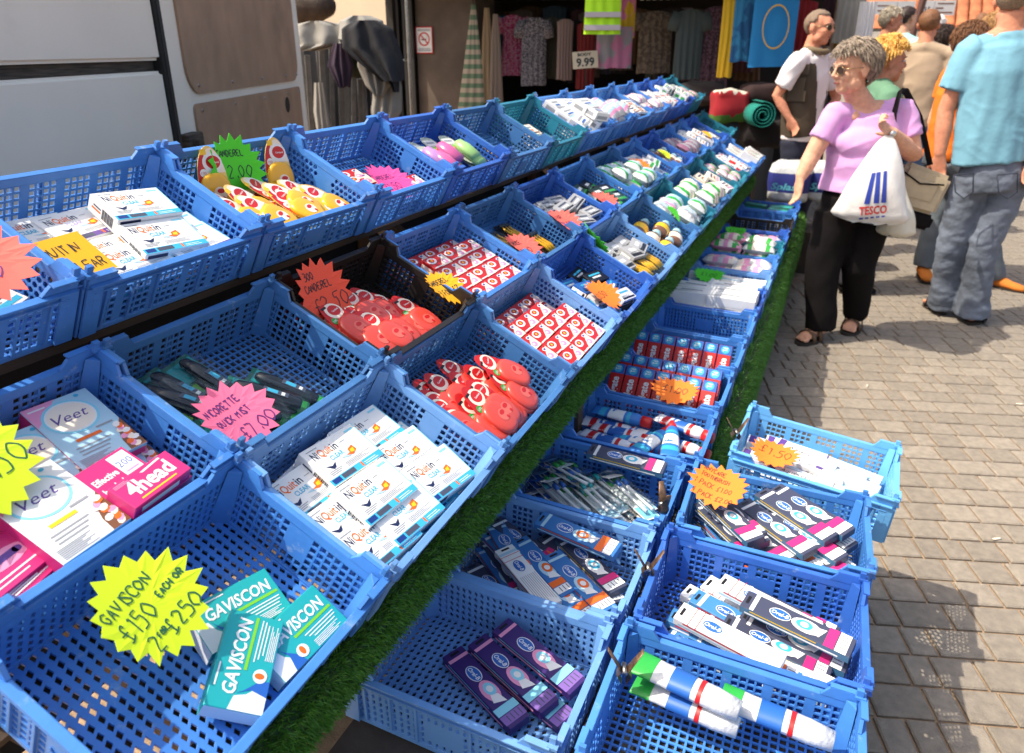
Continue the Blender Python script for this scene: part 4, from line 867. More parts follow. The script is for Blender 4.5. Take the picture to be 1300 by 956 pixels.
for px, py, h, r in [(468, 548, .056, -3), (435, 575, .066, -5), (518, 575, .062, -6), (567, 606, .064, -8), (478, 621, .074, -5), (528, 656, .066, -6), (487, 702, .062, -6), (428, 667, .060, -4), (370, 637, .052, -2), (405, 600, .03, 6), (455, 680, .025, 0), (560, 650, .025, 0), (400, 650, .025, 0)]:
    place(NQ(0), put(M, px, py, h+.020, r, 2 if r < -4 else 0, 0, -.034) @ Matrix.Scale(1.08, 4), 'white patch carton with cyan band in the pale front crate', 'carton', 'patch cartons in the front tier')
for i in range(6): place(NQ(0), inside(M, -.125+.125*(i % 3), -.085+.10*(i//3), .009 if i % 2 else .011, 0) @ Matrix.Scale(1.1, 4), 'white patch carton lying underneath others in the pale front crate', 'carton', 'patch cartons in the front tier')
M = tier_crate('C', 1, 'dark blue', 'square', 'dark blue crate of red sweetener dispensers in the front tier')
for px, py, h, r, rx in [(604, 500, .050, 40, 4), (568, 525, .052, 38, 3), (638, 470, .080, 78, 2), (590, 480, .045, 50, 0), (612, 530, .056, 36, 4), (640, 520, .060, 42, 8), (660, 500, .070, 50, 8), (600, 550, .050, 34, 3), (635, 548, .058, 38, 6), (655, 525, .055, 40, 5), (575, 500, .048, 50, 2), (560, 510, .044, 35, 0), (590, 545, .044, 36, 0), (622, 490, .056, 46, 5), (575, 535, .060, 36, 4), (625, 512, .070, 40, 6), (648, 540, .07, 44, 6), (672, 515, .06, 44, 6), (610, 560, .06, 38, 4)]:
    place(RDI(), put(M, px, py, h, (r-40)*.7+4, rx+3), 'red sweetener dispenser on its oval card in the dark front crate', 'sweetener', 'red sweetener dispensers in the front tier')
M = tier_crate('C', 2, 'pale blue', 'hex', 'pale blue crate of red sweetener cartons in the front tier')
for l in range(2):
    for i in range(4):
        for j in range(5):
            if l == 1 and ((j == 4) or (i == 0 and j > 3) or (i == 3 and j == 3)): continue
            place(SB(), inside(M, -.142+.0955*i, -.112+.0515*j, .008+.0345*l, random.uniform(-2, 2)), 'red sweetener carton in the pale front crate', 'carton', 'red cartons in the front tier')
# ------------------------------------------------------------------ lower shelf: crates lie across it, their length along x
DZ = .4395; DP = .322
def dmat(y0, x=-.437, rz=0, z=DZ, rx=0, ry=1.5): return TR(x, y0+CW/2, z, RAD(rz), RAD(ry), RAD(rx))
def lower(y0, color, kind, lab, **k):
    M = dmat(y0, **k); crate(M, color, kind, lab, 'crates of the lower shelf'); LAST[0] = M; return M
BR = lambda k: goods(('brush', k), goods_brush, k)
BL = lambda v: goods(('blis', v % 3), goods_blister, v)
M = lower(.77, 'pale blue', 'diamond', 'pale blue crate of purple toothbrush refills on the lower shelf', x=-.475)
for px, py, h, r, rx, lab in [(700, 815, .070, -22, 6, 'uppermost purple toothbrush refill pack of the fanned set'), (650, 850, .050, -24, 4, 'purple toothbrush refill pack in the middle of the fanned set'), (615, 868, .035, -26, 2, 'lowest purple toothbrush refill pack of the fanned set'), (690, 880, .03, -20, 0, 'purple toothbrush refill pack hidden under the fanned set')]: place(BR('purple'), put(M, px, py, h, r, rx, 0, -.02), lab, 'toothbrush', 'purple refill packs')
M = lower(1.085, 'pale blue', 'square', 'pale blue crate of mixed toothbrush packs with a bare spring clip', x=-.470)
for px, py, h, r, rx, k in [(735, 672, .110, -10, 10, 'blue'), (640, 700, .060, -32, 4, 'clear'), (690, 715, .070, -34, 6, 'blue'), (735, 735, .075, -34, 4, 'blue'), (665, 735, .082, -36, 5, 'white'), (750, 710, .07, -34, 4, 'dark'), (610, 705, .045, -40, 4, 'dark'), (625, 720, .04, -38, 2, 'blue'), (660, 690, .04, -36, 4, 'dark'), (700, 750, .05, -34, 2, 'clear'), (640, 680, .06, -15, 10, 'dark')]:
    place(BR(k), put(M, px, py, h, r, rx, 0, -.02), '%s toothbrush pack in the mixed crate of the lower shelf' % {'blue': 'blue', 'clear': 'steel blue', 'white': 'white backed', 'dark': 'slate grey'}[k], 'toothbrush', 'mixed toothbrush packs')
heap(M, [('blue', lambda: BR('blue')), ('slate grey', lambda: BR('dark')), ('steel blue', lambda: BR('clear'))], 16, .01, .055, -34, 12, '%s toothbrush pack half buried in the mixed lower crate', 'toothbrush', 'buried toothbrush packs', 3)
M = lower(1.405, 'blue', 'square', 'blue crate heaped with clear blister toothbrush packs', x=-.465)
for i, (px, py, h, r) in enumerate([(715, 580, .075, -40), (735, 600, .080, -36), (700, 595, .07, -42), (765, 615, .085, -33), (690, 610, .075, -38), (720, 625, .085, -36), (755, 630, .082, -34), (790, 622, .085, -34), (800, 605, .075, -34), (680, 595, .06, -40), (745, 570, .07, -30), (700, 620, .05, -36), (740, 640, .06, -30)]):
    place(BL(i), put(M, px, py, h, r, 4, 0, -.02), 'clear blister pack with white toothbrushes and a %s tab' % ('blue', 'steel blue', 'white')[i % 3], 'toothbrush', 'clear blister toothbrush packs')
heap(M, [(('blue', 'steel blue', 'white')[v], (lambda v=v: BL(v))) for v in range(3)], 21, .01, .085, -37, 10, 'clear blister pack with white toothbrushes and a %s tab', 'toothbrush', 'clear blister toothbrush packs', 5)
place(BR('dark'), put(M, 795, 588, .125, -2, 10), 'slate grey toothbrush pack lying across the clear blister packs', 'toothbrush')
M = lower(1.735, 'blue', 'square', 'blue crate of toothpaste tubes on the lower shelf')
TU = lambda v: goods(('tube', v), goods_tube, v)
for px, py, h, r, v in [(790, 528, .085, -4, 0), (790, 550, .06, -6, 1), (790, 565, .055, -8, 0), (828, 560, .085, 70, 0), (852, 558, .09, 100, 0), (880, 545, .095, -18, 1), (885, 570, .06, -14, 1), (870, 585, .05, -10, 1), (750, 575, .045, -8, 0), (820, 580, .04, 2, 0)]:
    place(TU(v), put(M, px, py, h, r, 0, 0, -.02), ('blue tube of toothpaste with red cap' if v == 0 else 'white tube of toothpaste with red cap')+' in the tube crate', 'toothpaste', 'toothpaste tubes')
heap(M, [('', lambda: TU(0)), ('', lambda: TU(1))], 12, .01, .05, -6, 12, 'blue or white tube of toothpaste under others in the tube crate', 'toothpaste', 'toothpaste tubes', 13)
M = lower(2.057, 'blue', 'square', 'blue crate of red toothpaste cartons with an orange star')
CG = lambda: goods('colgate', goods_colgate)
def standing(M, x, y, h, rz=0, lean=-20): return M @ TR(x, y, h+.075) @ Matrix.Rotation(RAD(lean), 4, 'X') @ Matrix.Rotation(RAD(90+rz), 4, 'Z') @ Matrix.Rotation(RAD(-90), 4, 'Y') @ Matrix.Translation((0, 0, -.018)) if False else M @ TR(x, y, h) @ Matrix.Rotation(RAD(lean), 4, 'X') @ Matrix(((0, -1, 0, 0), (0, 0, -1, .018), (1, 0, 0, .075), (0, 0, 0, 1)))
for i in range(7): place(CG(), standing(M, -.155+.051*i, -.07, .008+.0*i, 0, -38), 'red toothpaste carton with blue top under the orange star', 'toothpaste', 'toothpaste cartons under the orange star')
for i in range(7): place(CG(), standing(M, -.155+.051*i, .03, .008, 0, -38), 'red toothpaste carton with blue top under the orange star', 'toothpaste', 'toothpaste cartons under the orange star')
price_card(put(M, 857, 497, .14, -2, 18), 'orange', [('£1.00', -.04, -.01, .03)], 'orange star card on red toothpaste cartons', r=.062, sx=1.25, seed=21)
M = lower(2.379, 'blue', 'hex', 'blue crate of upright red toothpaste cartons next to an empty crate')
for i in range(7): place(CG(), standing(M, -.155+.051*i, -.06, .008, 0, -30), 'red toothpaste carton with blue top standing next to the empty crate', 'toothpaste', 'upright toothpaste cartons')
M = lower(2.701, 'blue', 'diamond', 'empty blue crate on the lower shelf')
LOWF = [(3.023, 'deep blue', 'square', 'deep blue crate of white tissue boxes beside the empty crate', 'white tissue box beside the empty crate', lambda i: plain(('lt', i % 2), WHITE, .20, .075, .05, [WHITE, GREY]), 2, 3, 2, .051, None),
 (3.345, 'pale blue', 'square', 'pale blue crate of white boxes with a wide green star', 'white box near the wide green star', lambda i: plain(('lu', i % 2), WHITE, .14, .07, .045, [PBLUE, CREAM]), 3, 3, 1, .046, ('green', 900, 350, .105)),
 (3.667, 'blue', 'square', 'blue crate of pink and white long packets', 'pink and white long packet on the lower shelf', lambda i: pil(('lv', i % 2), WFILM, .20, .09, .06, [LPINK, CREAM]), 2, 3, 1, .05, None),
 (3.989, 'teal', 'hex', 'teal crate of rosy wrapped rolls on the lower shelf', 'rosy wrapped roll in the lower teal crate', lambda i: pil(('lw', i % 2), (LPINK, WFILM)[i % 2], .17, .08, .06, [CREAM, GREENI]), 2, 3, 2, .05, None),
 (4.311, 'deep blue', 'square', 'deep blue crate with a small green star on the lower shelf', 'white packet beside the small green star', lambda i: pil(('lx', i % 2), WFILM, .18, .09, .05, [LPINK]), 2, 2, 1, .05, ('green', 934, 294, .12)),
 (4.633, 'black', 'square', 'black crate of green packets on the lower shelf', 'green packet in the lower black crate', lambda i: pil(('ly', i % 2), flat('green_film', 70, 160, 70), .14, .08, .04, [WHITE]), 2, 2, 1, .05, None),
 (4.955, 'blue', 'hex', 'blue crate holding one white tub on the lower shelf', 'white packet in the crate behind the black one', lambda i: plain(('lz', i % 2), WHITE, .09, .07, .06, [GREY]), 2, 1, 1, .05, None),
 (5.277, 'deep blue', 'square', 'deep blue crate of dark green packs at the end of the lower shelf', 'dark green pack at the end of the lower shelf', lambda i: plain(('lq', i % 2), flat('sea_green_card', 40, 110, 84), .15, .09, .05, [TEALI]), 2, 2, 2, .051, None)]
for y0, c, kind, lab, lab2, mk, nx, ny, ly, dz, star in LOWF:
    M = lower(y0, c, kind, lab); fill(M, mk, lab2, 'packet' if 'packet' in lab2 or 'roll' in lab2 else 'box', 'goods: '+lab2, nx, ny, ly+(1 if y0 < 4.5 else 0), dz, seed=int(y0*100), rot=8)
    if star: price_card(put(M, star[1], star[2], star[3], 0, 20), star[0], [('£1.00', -.04, -.01, .03)], 'wide green star card on the lower shelf' if star[2] == 350 else 'small green star card on the lower shelf', r=.058 if star[2] == 350 else .05, sx=1.35, seed=int(y0*10))
price_card(TR(-.50, 5.62, .60, 0, 0, RAD(60)), 'amber' if False else 'yellow', [], 'pale star card behind the last lower crates', r=.05, seed=77) if False else None

# ------------------------------------------------------------------ crates clipped on outside the lower shelf
EZ = .4465
def outer(y0, x, color, kind, lab, **k):
    M = dmat(y0, x=x, z=k.pop('z', EZ), **k); crate(M, color, kind, lab, 'crates clipped on in front of the shelf'); LAST[0] = M; return M
M = outer(.765, -.035, 'blue', 'square', 'blue outer crate with a green and white tube, beside the purple refills', rz=1)
for px, py, h, r in [(872, 882, .085, -10), (870, 905, .05, -8), (985, 915, .06, -6)]: place(goods('gtube', lambda: [('hand_cream_tube', (lambda b: (b.tube([(-.095, 0, .02), (-.06, 0, .02), (.05, 0, .02), (.09, 0, .02)], [(.030, .003), (.027, .010), (.022, .019), (.018, .016)], 18, up=(0, 0, 1)), b.mesh('tube', [WFILM], True))[1])(MB())), ('green_end', (lambda b: (b.tube([(-.0955, 0, .02), (-.06, 0, .02)], [(.0305, .0036), (.0277, .0108)], 18, up=(0, 0, 1), cap=False), b.mesh('green_end', [GREENI], True))[1])(MB())), ('printed_band', (lambda b: (b.tube([(-.03, 0, .02), (.01, 0, .02)], [(.0262, .0131), (.0244, .0164)], 18, up=(0, 0, 1), cap=False), b.tube([(.02, 0, .02), (.028, 0, .02)], [(.0240, .0172), (.0237, .0179)], 18, 1, up=(0, 0, 1), cap=False), b.mesh('band', [BLUEI, RED], True))[-1])(MB()))]), put(M, px, py, h, r), 'green and white tube in the outer crate', 'tube', 'green and white tubes')
M = outer(1.085, -.030, 'deep blue', 'hex', 'deep blue outer crate of slate and white toothbrush packs', rz=1)
for px, py, h, r, rx, k in [(985, 735, .06, -18, 6, 'dark'), (1000, 755, .055, -16, 2, 'dark'), (960, 720, .05, -22, 8, 'white'), (975, 765, .095, -19, 6, 'white'), (1020, 790, .115, -15, 8, 'dark'), (925, 808, .10, -16, 8, 'white'), (1030, 815, .07, -15, 4, 'dark'), (940, 785, .06, -18, 2, 'clear'), (990, 825, .05, -10, 2, 'dark')]:
    place(BR(k), put(M, px, py, h, r, rx, 0, -.02), '%s toothbrush pack in the deep blue outer crate' % {'clear': 'steel blue', 'white': 'white backed', 'dark': 'slate grey'}[k], 'toothbrush', 'toothbrush packs in the deep blue outer crate')
heap(M, [('slate grey', lambda: BR('dark')), ('white backed', lambda: BR('white')), ('steel blue', lambda: BR('clear'))], 13, .01, .05, -16, 10, '%s toothbrush pack underneath others in the deep blue outer crate', 'toothbrush', 'lower packs in the deep blue outer crate', 7, .07)
M = outer(1.410, -.022, 'blue', 'square', 'blue outer crate of slate toothbrush packs with an orange star', rz=2)
for i, (px, py, h, r, rx) in enumerate([(885, 650, .125, -48, 8), (905, 640, .120, -46, 6), (930, 655, .11, -44, 6), (985, 665, .115, -40, 8), (1010, 650, .12, -38, 8), (1030, 640, .125, -36, 8), (1020, 675, .10, -36, 4), (960, 680, .09, -40, 4), (1045, 665, .09, -34, 4), (900, 670, .09, -46, 4)]):
    place(BR('dark'), put(M, px, py, h, r, rx, 0, -.02), 'slate grey toothbrush pack tilted in the crate with the orange writing star', 'toothbrush', 'tilted slate toothbrush packs')
heap(M, [('slate grey', lambda: BR('dark')), ('blue', lambda: BR('blue'))], 16, .01, .07, -40, 8, '%s toothbrush pack half buried in the crate with the orange writing star', 'toothbrush', 'tilted slate toothbrush packs', 9)
price_card(put(M, 912, 618, .165, -16, 22), 'orange', [('ANYCARE', -.05, .030, .012), ('TOOTHBRUSH', -.05, .012, .011), ('1 PACK £1.00', -.055, -.014, .014), ('4 PACK £2.00', -.05, -.042, .014)], 'orange star card with several handwritten lines on toothbrush packs', r=.064, sx=1.15, seed=31, lw=.0016, pen=mat('brown_marker', (.14, .03, .01), .6))
M = outer(1.765, .045, 'sky blue', 'hex', 'sky blue crate of white toothpaste cartons jutting over the paving', rz=-3, ry=5, z=.440)
wb = lambda: goods('aqua', lambda: [('toothpaste_box', card_box(.17, .045, .035, [WHITE]*6)), ('printing', (lambda p: (p.type('Aquafresh', -.05, -.008, .014, .035+E3, NAVY, width=.08, shear=.3), p.rect(.04, -.02, .08, .02, .035+E3, PBLUE), p.rect(-.08, -.02, -.062, .02, .035+E3, PURP), p.rect(-.055, -.018, .03, -.015, .035+E3, GREY), p.rect(-.05, .014, .02, .0165, .035+E3, CYAN), p.front(-.06, .01, .05, .02, -.0225-E3, NAVY), p.done())[-1])(PR()))])
for i, (px, py, h, r, rx) in enumerate([(1060, 592, .06, -10, 0), (1075, 605, .065, -12, 0), (1050, 610, .05, -10, 0), (1020, 600, .05, -8, 0), (985, 595, .055, -14, 0), (970, 585, .04, -5, 0), (1080, 588, .05, -10, 0), (1040, 585, .04, -10, 0), (1000, 610, .06, -10, 0)]):
    place(wb(), put(M, px, py, h, r, rx, 0, -.035), 'white toothpaste carton with blue script in the sky blue crate', 'toothpaste', 'white toothpaste cartons in the sky blue crate')
heap(M, [('', wb)], 12, .01, .05, -10, 10, 'white toothpaste carton with blue script in the sky blue crate', 'toothpaste', 'white toothpaste cartons in the sky blue crate', 11)
price_card(put(M, 983, 577, .105, -8, 10), 'orange', [('£1.50', -.04, -.01, .032)], 'orange star card on white toothpaste cartons', r=.056, sx=1.2, seed=33, pen=mat('brown_marker', (.14, .03, .01), .6))

# spring clips gripping the rims of neighbouring crates
def spring_clip(M, label):
    root = empty('spring_clip', M); tag(root, label, 'clip', 'spring clips holding the crates')
    for s in (-1, 1):
        b = MB(); pts = [(s*.004, 0, -.022), (s*.012, 0, -.006), (s*.006, 0, .004), (s*.016, 0, .022), (s*.030, 0, .047)]
        b.tube(pts, [(.009, .0012), (.010, .0014), (.010, .0014), (.009, .0013), (.006, .0012)], 10, up=(1, 0, .3)); b.build('jaw', RUST, root, smooth=True)
    b = MB(); b.tube([(0, -.011, .005), (0, .011, .005)], .0048, 12); b.build('spring', STEELM, root, smooth=True)
for px, py, z, rz, what in [(823, 716, .59, 20, 'rusty spring clip between the mixed toothbrush crate and the deep blue outer crate'), (793, 845, .59, 20, 'rusty spring clip between purple refills and the outer crate with tubes'), (843, 636, .60, -60, 'brown spring clip beside the clear blister toothbrush packs'), (935, 545, .60, 25, 'steel spring clip between tube crate and sky blue crate')]:
    p = atz(px, py, z); spring_clip(TR(p.x, p.y, z-.012, RAD(rz)), what)
# ------------------------------------------------------------------ van behind the stall
HH = Vector((-math.sin(YAW), math.cos(YAW), 0)); LL = Vector((-math.cos(YAW), -math.sin(YAW), 0))
VM = Matrix(((HH.x, LL.x, 0, 0), (HH.y, LL.y, 0, 0), (0, 0, 1, 0), (0, 0, 0, 1)))       # local x: depth, y: away to the side, z: up
VANW = mat('grubby_white_paint', (.90, .82, .71), .45, stain=((.60, .52, .44), .3), var=.04, vscale=2.2, bump=.04, bscale=20)
VAND = mat('black_rubber', (.012, .011, .011), .6, var=.3); PLY = mat('brown_plywood', (.36, .225, .145), .62, var=.16, vscale=5, bump=.08, bscale=70, stretch=(1.5, 1.5, 1), stain=((.15, .09, .06), .5)); GRIME = mat('grimy_channel', (.06, .045, .034), .8, var=.8, vscale=30, stretch=(.3, 1, 6))
van = empty('delivery_van', VM @ Matrix.Translation((3.0, 1.35, 0))); tag(van, 'grubby white van with plywood lined open door behind the stall', 'van')
SD = 1.35
def vpart(mb, name, m_, bev=0, parent=van, smooth=False):
    me = mb.mesh(name, m_)
    if bev: bevel(me, bev, 3)
    return link(name, me, parent)
b = MB(); b.box((-.58, .55, .86), (1.14, 1.1, 1.288)); vpart(b, 'lower_side_panel', VANW, .012)
b = MB(); b.box((-.58, .55, 1.75), (1.14, 1.1, .416)); vpart(b, 'upper_side_panel', VANW, .012)
b = MB(); b.box((-.58, .57, 1.523), (1.13, 1.08, .036)); vpart(b, 'rubbing_channel', GRIME)
b = MB(); b.box((.006, .02, 1.09), (.045, .075, 1.76)); vpart(b, 'door_seal', VAND, .01)
for xx in (-.6,):
    b = MB(); b.tube([(xx, .06, .30), (xx, .26, .30)], .30, 28); w_ = vpart(b, 'wheel', VAND); b = MB(); b.tube([(xx, .045, .30), (xx, .10, .30)], .17, 24); vpart(b, 'rim', STEELM, parent=w_)
dr = empty('door'); dr.parent = van
b = MB(); b.box((1.07, .055, 1.15), (2.05, .06, 1.7)); vpart(b, 'door_frame', VANW, .02, dr)
def rounded(x0, x1, z0, z1, r, n=6):
    P = []
    for cx, cz, a0 in ((x1-r, z1-r, 0), (x0+r, z1-r, 90), (x0+r, z0+r, 180), (x1-r, z0+r, 270)):
        for k in range(n+1): q = RAD(a0+90*k/n); P.append((cx+r*math.cos(q), cz+r*math.sin(q)))
    return P
for z0, z1, r in ((1.40, 1.96, .12), (.55, 1.362, .03)):
    P = rounded(.24 if z0 > 1 else .27, 1.93, z0, z1, r); n = len(P); b = MB()
    v = [(x, .025, z) for x, z in P]+[(x, .014, z) for x, z in P]; b.add(v, [tuple(range(n, 2*n))]+[(i, (i+1) % n, n+(i+1) % n, n+i) for i in range(n)]); bd = vpart(b, 'plywood_board', PLY, 0, dr)
    for sx in (.34, .75, 1.2, 1.65, 1.88):
        for sz in ((z0+.035,) if z0 > 1 else (z1-.03,)): b = MB(); b.tube([(sx, .016, sz), (sx, .008, sz)], [.009, .006], 10); vpart(b, 'screw', STEELM, 0, bd)
b = MB(); b.tube([(1.62, .0165, 1.27), (1.62, .012, 1.27)], .045, 14); vpart(b, 'latch_hole', VAND, 0, dr)
b = MB(); b.box((.14, .0, 1.20), (.16, .05, .11)); b.tube([(.12, -.05, 1.22), (.12, .0, 1.22)], .022, 10); vpart(b, 'latch', GRIME, .004, dr)

# ------------------------------------------------------------------ folded gazebo, covers, wall, gate and pillar
def lump(name, c, r, m_, seed, fold=.25, M=None, parent=None, freq=2.2, stretch=(1, 1, .5)):
    b = MB(); b.ball((0, 0, 0), r, 40, 28, 0, M); c = Vector(c)
    out = []
    for p in b.v:
        p = Vector(p); d = p.normalized() if p.length else p; q = Vector((d.x*stretch[0], d.y*stretch[1], d.z*stretch[2]))*freq+Vector((seed*7.3, seed*1.9, 0))
        k = 1+fold*noise.noise(q)+fold*.6*abs(noise.noise(q*2.3))+fold*.18*noise.noise(q*6); out.append(tuple(c+p*k))
    b.v = out; return b.build(name, m_, parent, smooth=True)
GZ = mat('grey_gazebo_leg', (.17, .16, .15), .45, metal=.3, var=.2); CAN = mat('stone_canvas', (.26, .245, .22), .9, var=.12, vscale=6, bump=.5, bscale=14); CANB = mat('black_canvas', (.012, .012, .016), .85, bump=.4, bscale=18); CANP = mat('aubergine_cloth', (.035, .018, .036), .9)
YG = 4.9
g = empty('folded_gazebo', Matrix.Translation(at(425, 165, YG).xy.to_3d())); tag(g, 'bundle of grey folded gazebo legs standing against the van', 'gazebo'); gI = g.matrix_world.inverted() if False else Matrix.Translation(-at(425, 165, YG).xy.to_3d())
random.seed(5)
for k, (pa, pb, top) in enumerate([(382, 392, 55), (390, 398, 70), (402, 415, 50), (408, 414, 62), (420, 424, 60), (432, 436, 90), (449, 449, 58), (457, 460, 100), (440, 441, 90), (470, 470, 110), (463, 464, 95)]):
    a = at(pa, top, YG+.05*(k % 3)); c = at(pb, 190, YG+.05*(k % 3)); d = (c-a); c = a+d*((a.z-.01)/-d.z) if abs(d.z) > .1 else c
    b = MB(); b.tube([a, c], [.022+.006*(k % 2)]*2, 4); b.build('gazebo_leg', GZ, g, gI)
a = at(451, 72, YG-.06); b = MB(); b.tube([at(452, 65, YG-.06), at(452, 98, YG-.06)], .04, 12); b.build('leg_sleeve', mat('dark_green_vinyl', (.018, .028, .014), .6), g, gI, True)
WALL = mat('cream_render', (.72, .56, .40), .9, var=.05, vscale=3, bump=.15, bscale=60)
def slab(name, px0, px1, y, z0, z1, thick, m_, lab, cat, bev=0):
    a = at(px0, 61, y); c = at(px1, 61, y); d = (c-a); d.z = 0; L = d.length; ang = math.atan2(d.y, d.x); b = MB(); b.box((0, 0, 0), (L, thick, z1-z0)); me = b.mesh(name, m_)
    if bev: bevel(me, bev, 3)
    o = link(name, me, None, TR((a.x+c.x)/2, (a.y+c.y)/2+thick/2, (z0+z1)/2, ang)); return tag(o, lab, cat)
slab('rendered_wall', 330, 530, 8.6, 0, 4.5, .3, WALL, 'cream rendered wall behind the folded gazebo and black gate', 'wall')
o = lump('brown_bale', at(388, 8, 6.2), (.32, .2, .16), mat('brown_hide', (.055, .036, .026), .85, var=.4, bump=.6, bscale=25), 12, .10); tag(o, 'dark brown rounded bale seen above the pale canvas cover', 'bale')
gt = empty('iron_gate', Matrix.Translation(at(508, 150, 7.2).xy.to_3d())); tag(gt, 'black iron gate of tall bars beside the grey brown pillar', 'gate'); gtI = Matrix.Translation(-at(508, 150, 7.2).xy.to_3d())
IRON = mat('black_iron', (.010, .009, .009), .55)
for px in (497, 508, 516, 525):
    p = at(px, 80, 7.2); b = MB(); b.box((p.x, p.y, 1.3), (.034 if px != 497 else .05, .034, 2.6)); b.build('gate_bar', IRON, gt, gtI)
for z in (.25, 1.47, 2.35):
    p = at(497, 80, 7.2); q = at(526, 80, 7.2); b = MB(); b.tube([(p.x, p.y, z), (q.x, q.y, z)], .018, 6); b.build('gate_rail', IRON, gt, gtI)
CONC = mat('stained_concrete', (.125, .092, .070), .92, var=.28, vscale=3.5, bump=.35, bscale=30)
pl = slab('stone_pillar', 528, 603, 7.25, 0, 3.2, .5, CONC, 'grey brown stone pillar carrying the no smoking sign', 'pillar', .02)
# no smoking sign
sgM = (lambda a, c: TR((a.x+c.x)/2, (a.y+c.y)/2-.006, (a.z+c.z)/2, math.atan2((at(549, 50, 7.24)-at(529, 50, 7.24)).y, (at(549, 50, 7.24)-at(529, 50, 7.24)).x), 0, RAD(90)))(at(528.5, 34, 7.24), at(549.5, 68, 7.24))
sw_ = (at(549.5, 50, 7.24)-at(528.5, 50, 7.24)).length; sh_ = at(540, 34, 7.24).z-at(540, 68, 7.24).z
b = MB(); b.box((0, 0, 0), (sw_, sh_, .004)); sg = b.build('no_smoking_sign', RED); sg.matrix_world = sgM; tag(sg, 'white no smoking sign with red border on the pillar', 'sign')
p = PR(); z = .0026; p.rect(-sw_*.45, -sh_*.46, sw_*.45, sh_*.46, z, WHITE)
n = 28; R1, R2 = sw_*.34, sw_*.265; cy = sh_*.04
for k in range(n):
    a0, a1 = 2*math.pi*k/n, 2*math.pi*(k+1)/n; p.poly([(R2*math.cos(a0), cy+R2*math.sin(a0)), (R1*math.cos(a0), cy+R1*math.sin(a0)), (R1*math.cos(a1), cy+R1*math.sin(a1)), (R2*math.cos(a1), cy+R2*math.sin(a1))], z+.0005, RED)
p.rect(-sw_*.17, cy-.012, sw_*.14, cy+.002, z+.0004, BLACKI); p.rect(.03, cy+.006, .036, cy+.03, z+.0004, GREY); p.poly([(-R2*.8, cy+R2*.62), (-R2*.62, cy+R2*.8), (R2*.8, cy-R2*.62), (R2*.62, cy-R2*.8)], z+.0006, RED)
for k, (yy, wd) in enumerate(((.40, .36), (.355, .40), (-.31, .36), (-.36, .42), (-.40, .38))): p.rect(-sw_*wd, sh_*yy-.004, sw_*wd, sh_*yy+.004, z+.0004, GREY)
link('printing', p.done(), sg)

# ------------------------------------------------------------------ clothes stall under its awning
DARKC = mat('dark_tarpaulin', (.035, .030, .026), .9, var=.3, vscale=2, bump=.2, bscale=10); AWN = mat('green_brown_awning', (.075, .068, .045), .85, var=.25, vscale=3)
cs = empty('clothes_stall', TR(-2.3, 8.0, 0)); tag(cs, 'shaded clothes stall under a dark awning behind the crates', 'market stall'); csI = Matrix.Translation((2.3, -8.0, 0))
ax0 = at(590, 20, 7.4).x; ax1 = at(975, 20, 7.6).x
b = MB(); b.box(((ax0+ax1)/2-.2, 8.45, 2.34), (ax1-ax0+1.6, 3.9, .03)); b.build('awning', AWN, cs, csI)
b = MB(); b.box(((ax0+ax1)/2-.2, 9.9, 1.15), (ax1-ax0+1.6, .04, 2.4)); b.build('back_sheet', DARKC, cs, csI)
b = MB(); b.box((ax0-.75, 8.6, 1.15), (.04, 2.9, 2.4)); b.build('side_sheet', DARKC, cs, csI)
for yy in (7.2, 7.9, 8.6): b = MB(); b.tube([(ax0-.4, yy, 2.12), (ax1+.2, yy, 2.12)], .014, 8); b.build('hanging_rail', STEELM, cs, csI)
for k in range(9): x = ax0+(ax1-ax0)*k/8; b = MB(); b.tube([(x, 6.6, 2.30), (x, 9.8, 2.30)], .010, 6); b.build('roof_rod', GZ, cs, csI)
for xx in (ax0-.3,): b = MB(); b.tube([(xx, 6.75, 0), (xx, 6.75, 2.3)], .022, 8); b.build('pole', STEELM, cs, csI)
b = MB(); b.box(((ax0+ax1)/2+.1, 8.1, .40), (ax1-ax0, 1.5, .8)); b.build('counter', DARKC, cs, csI)
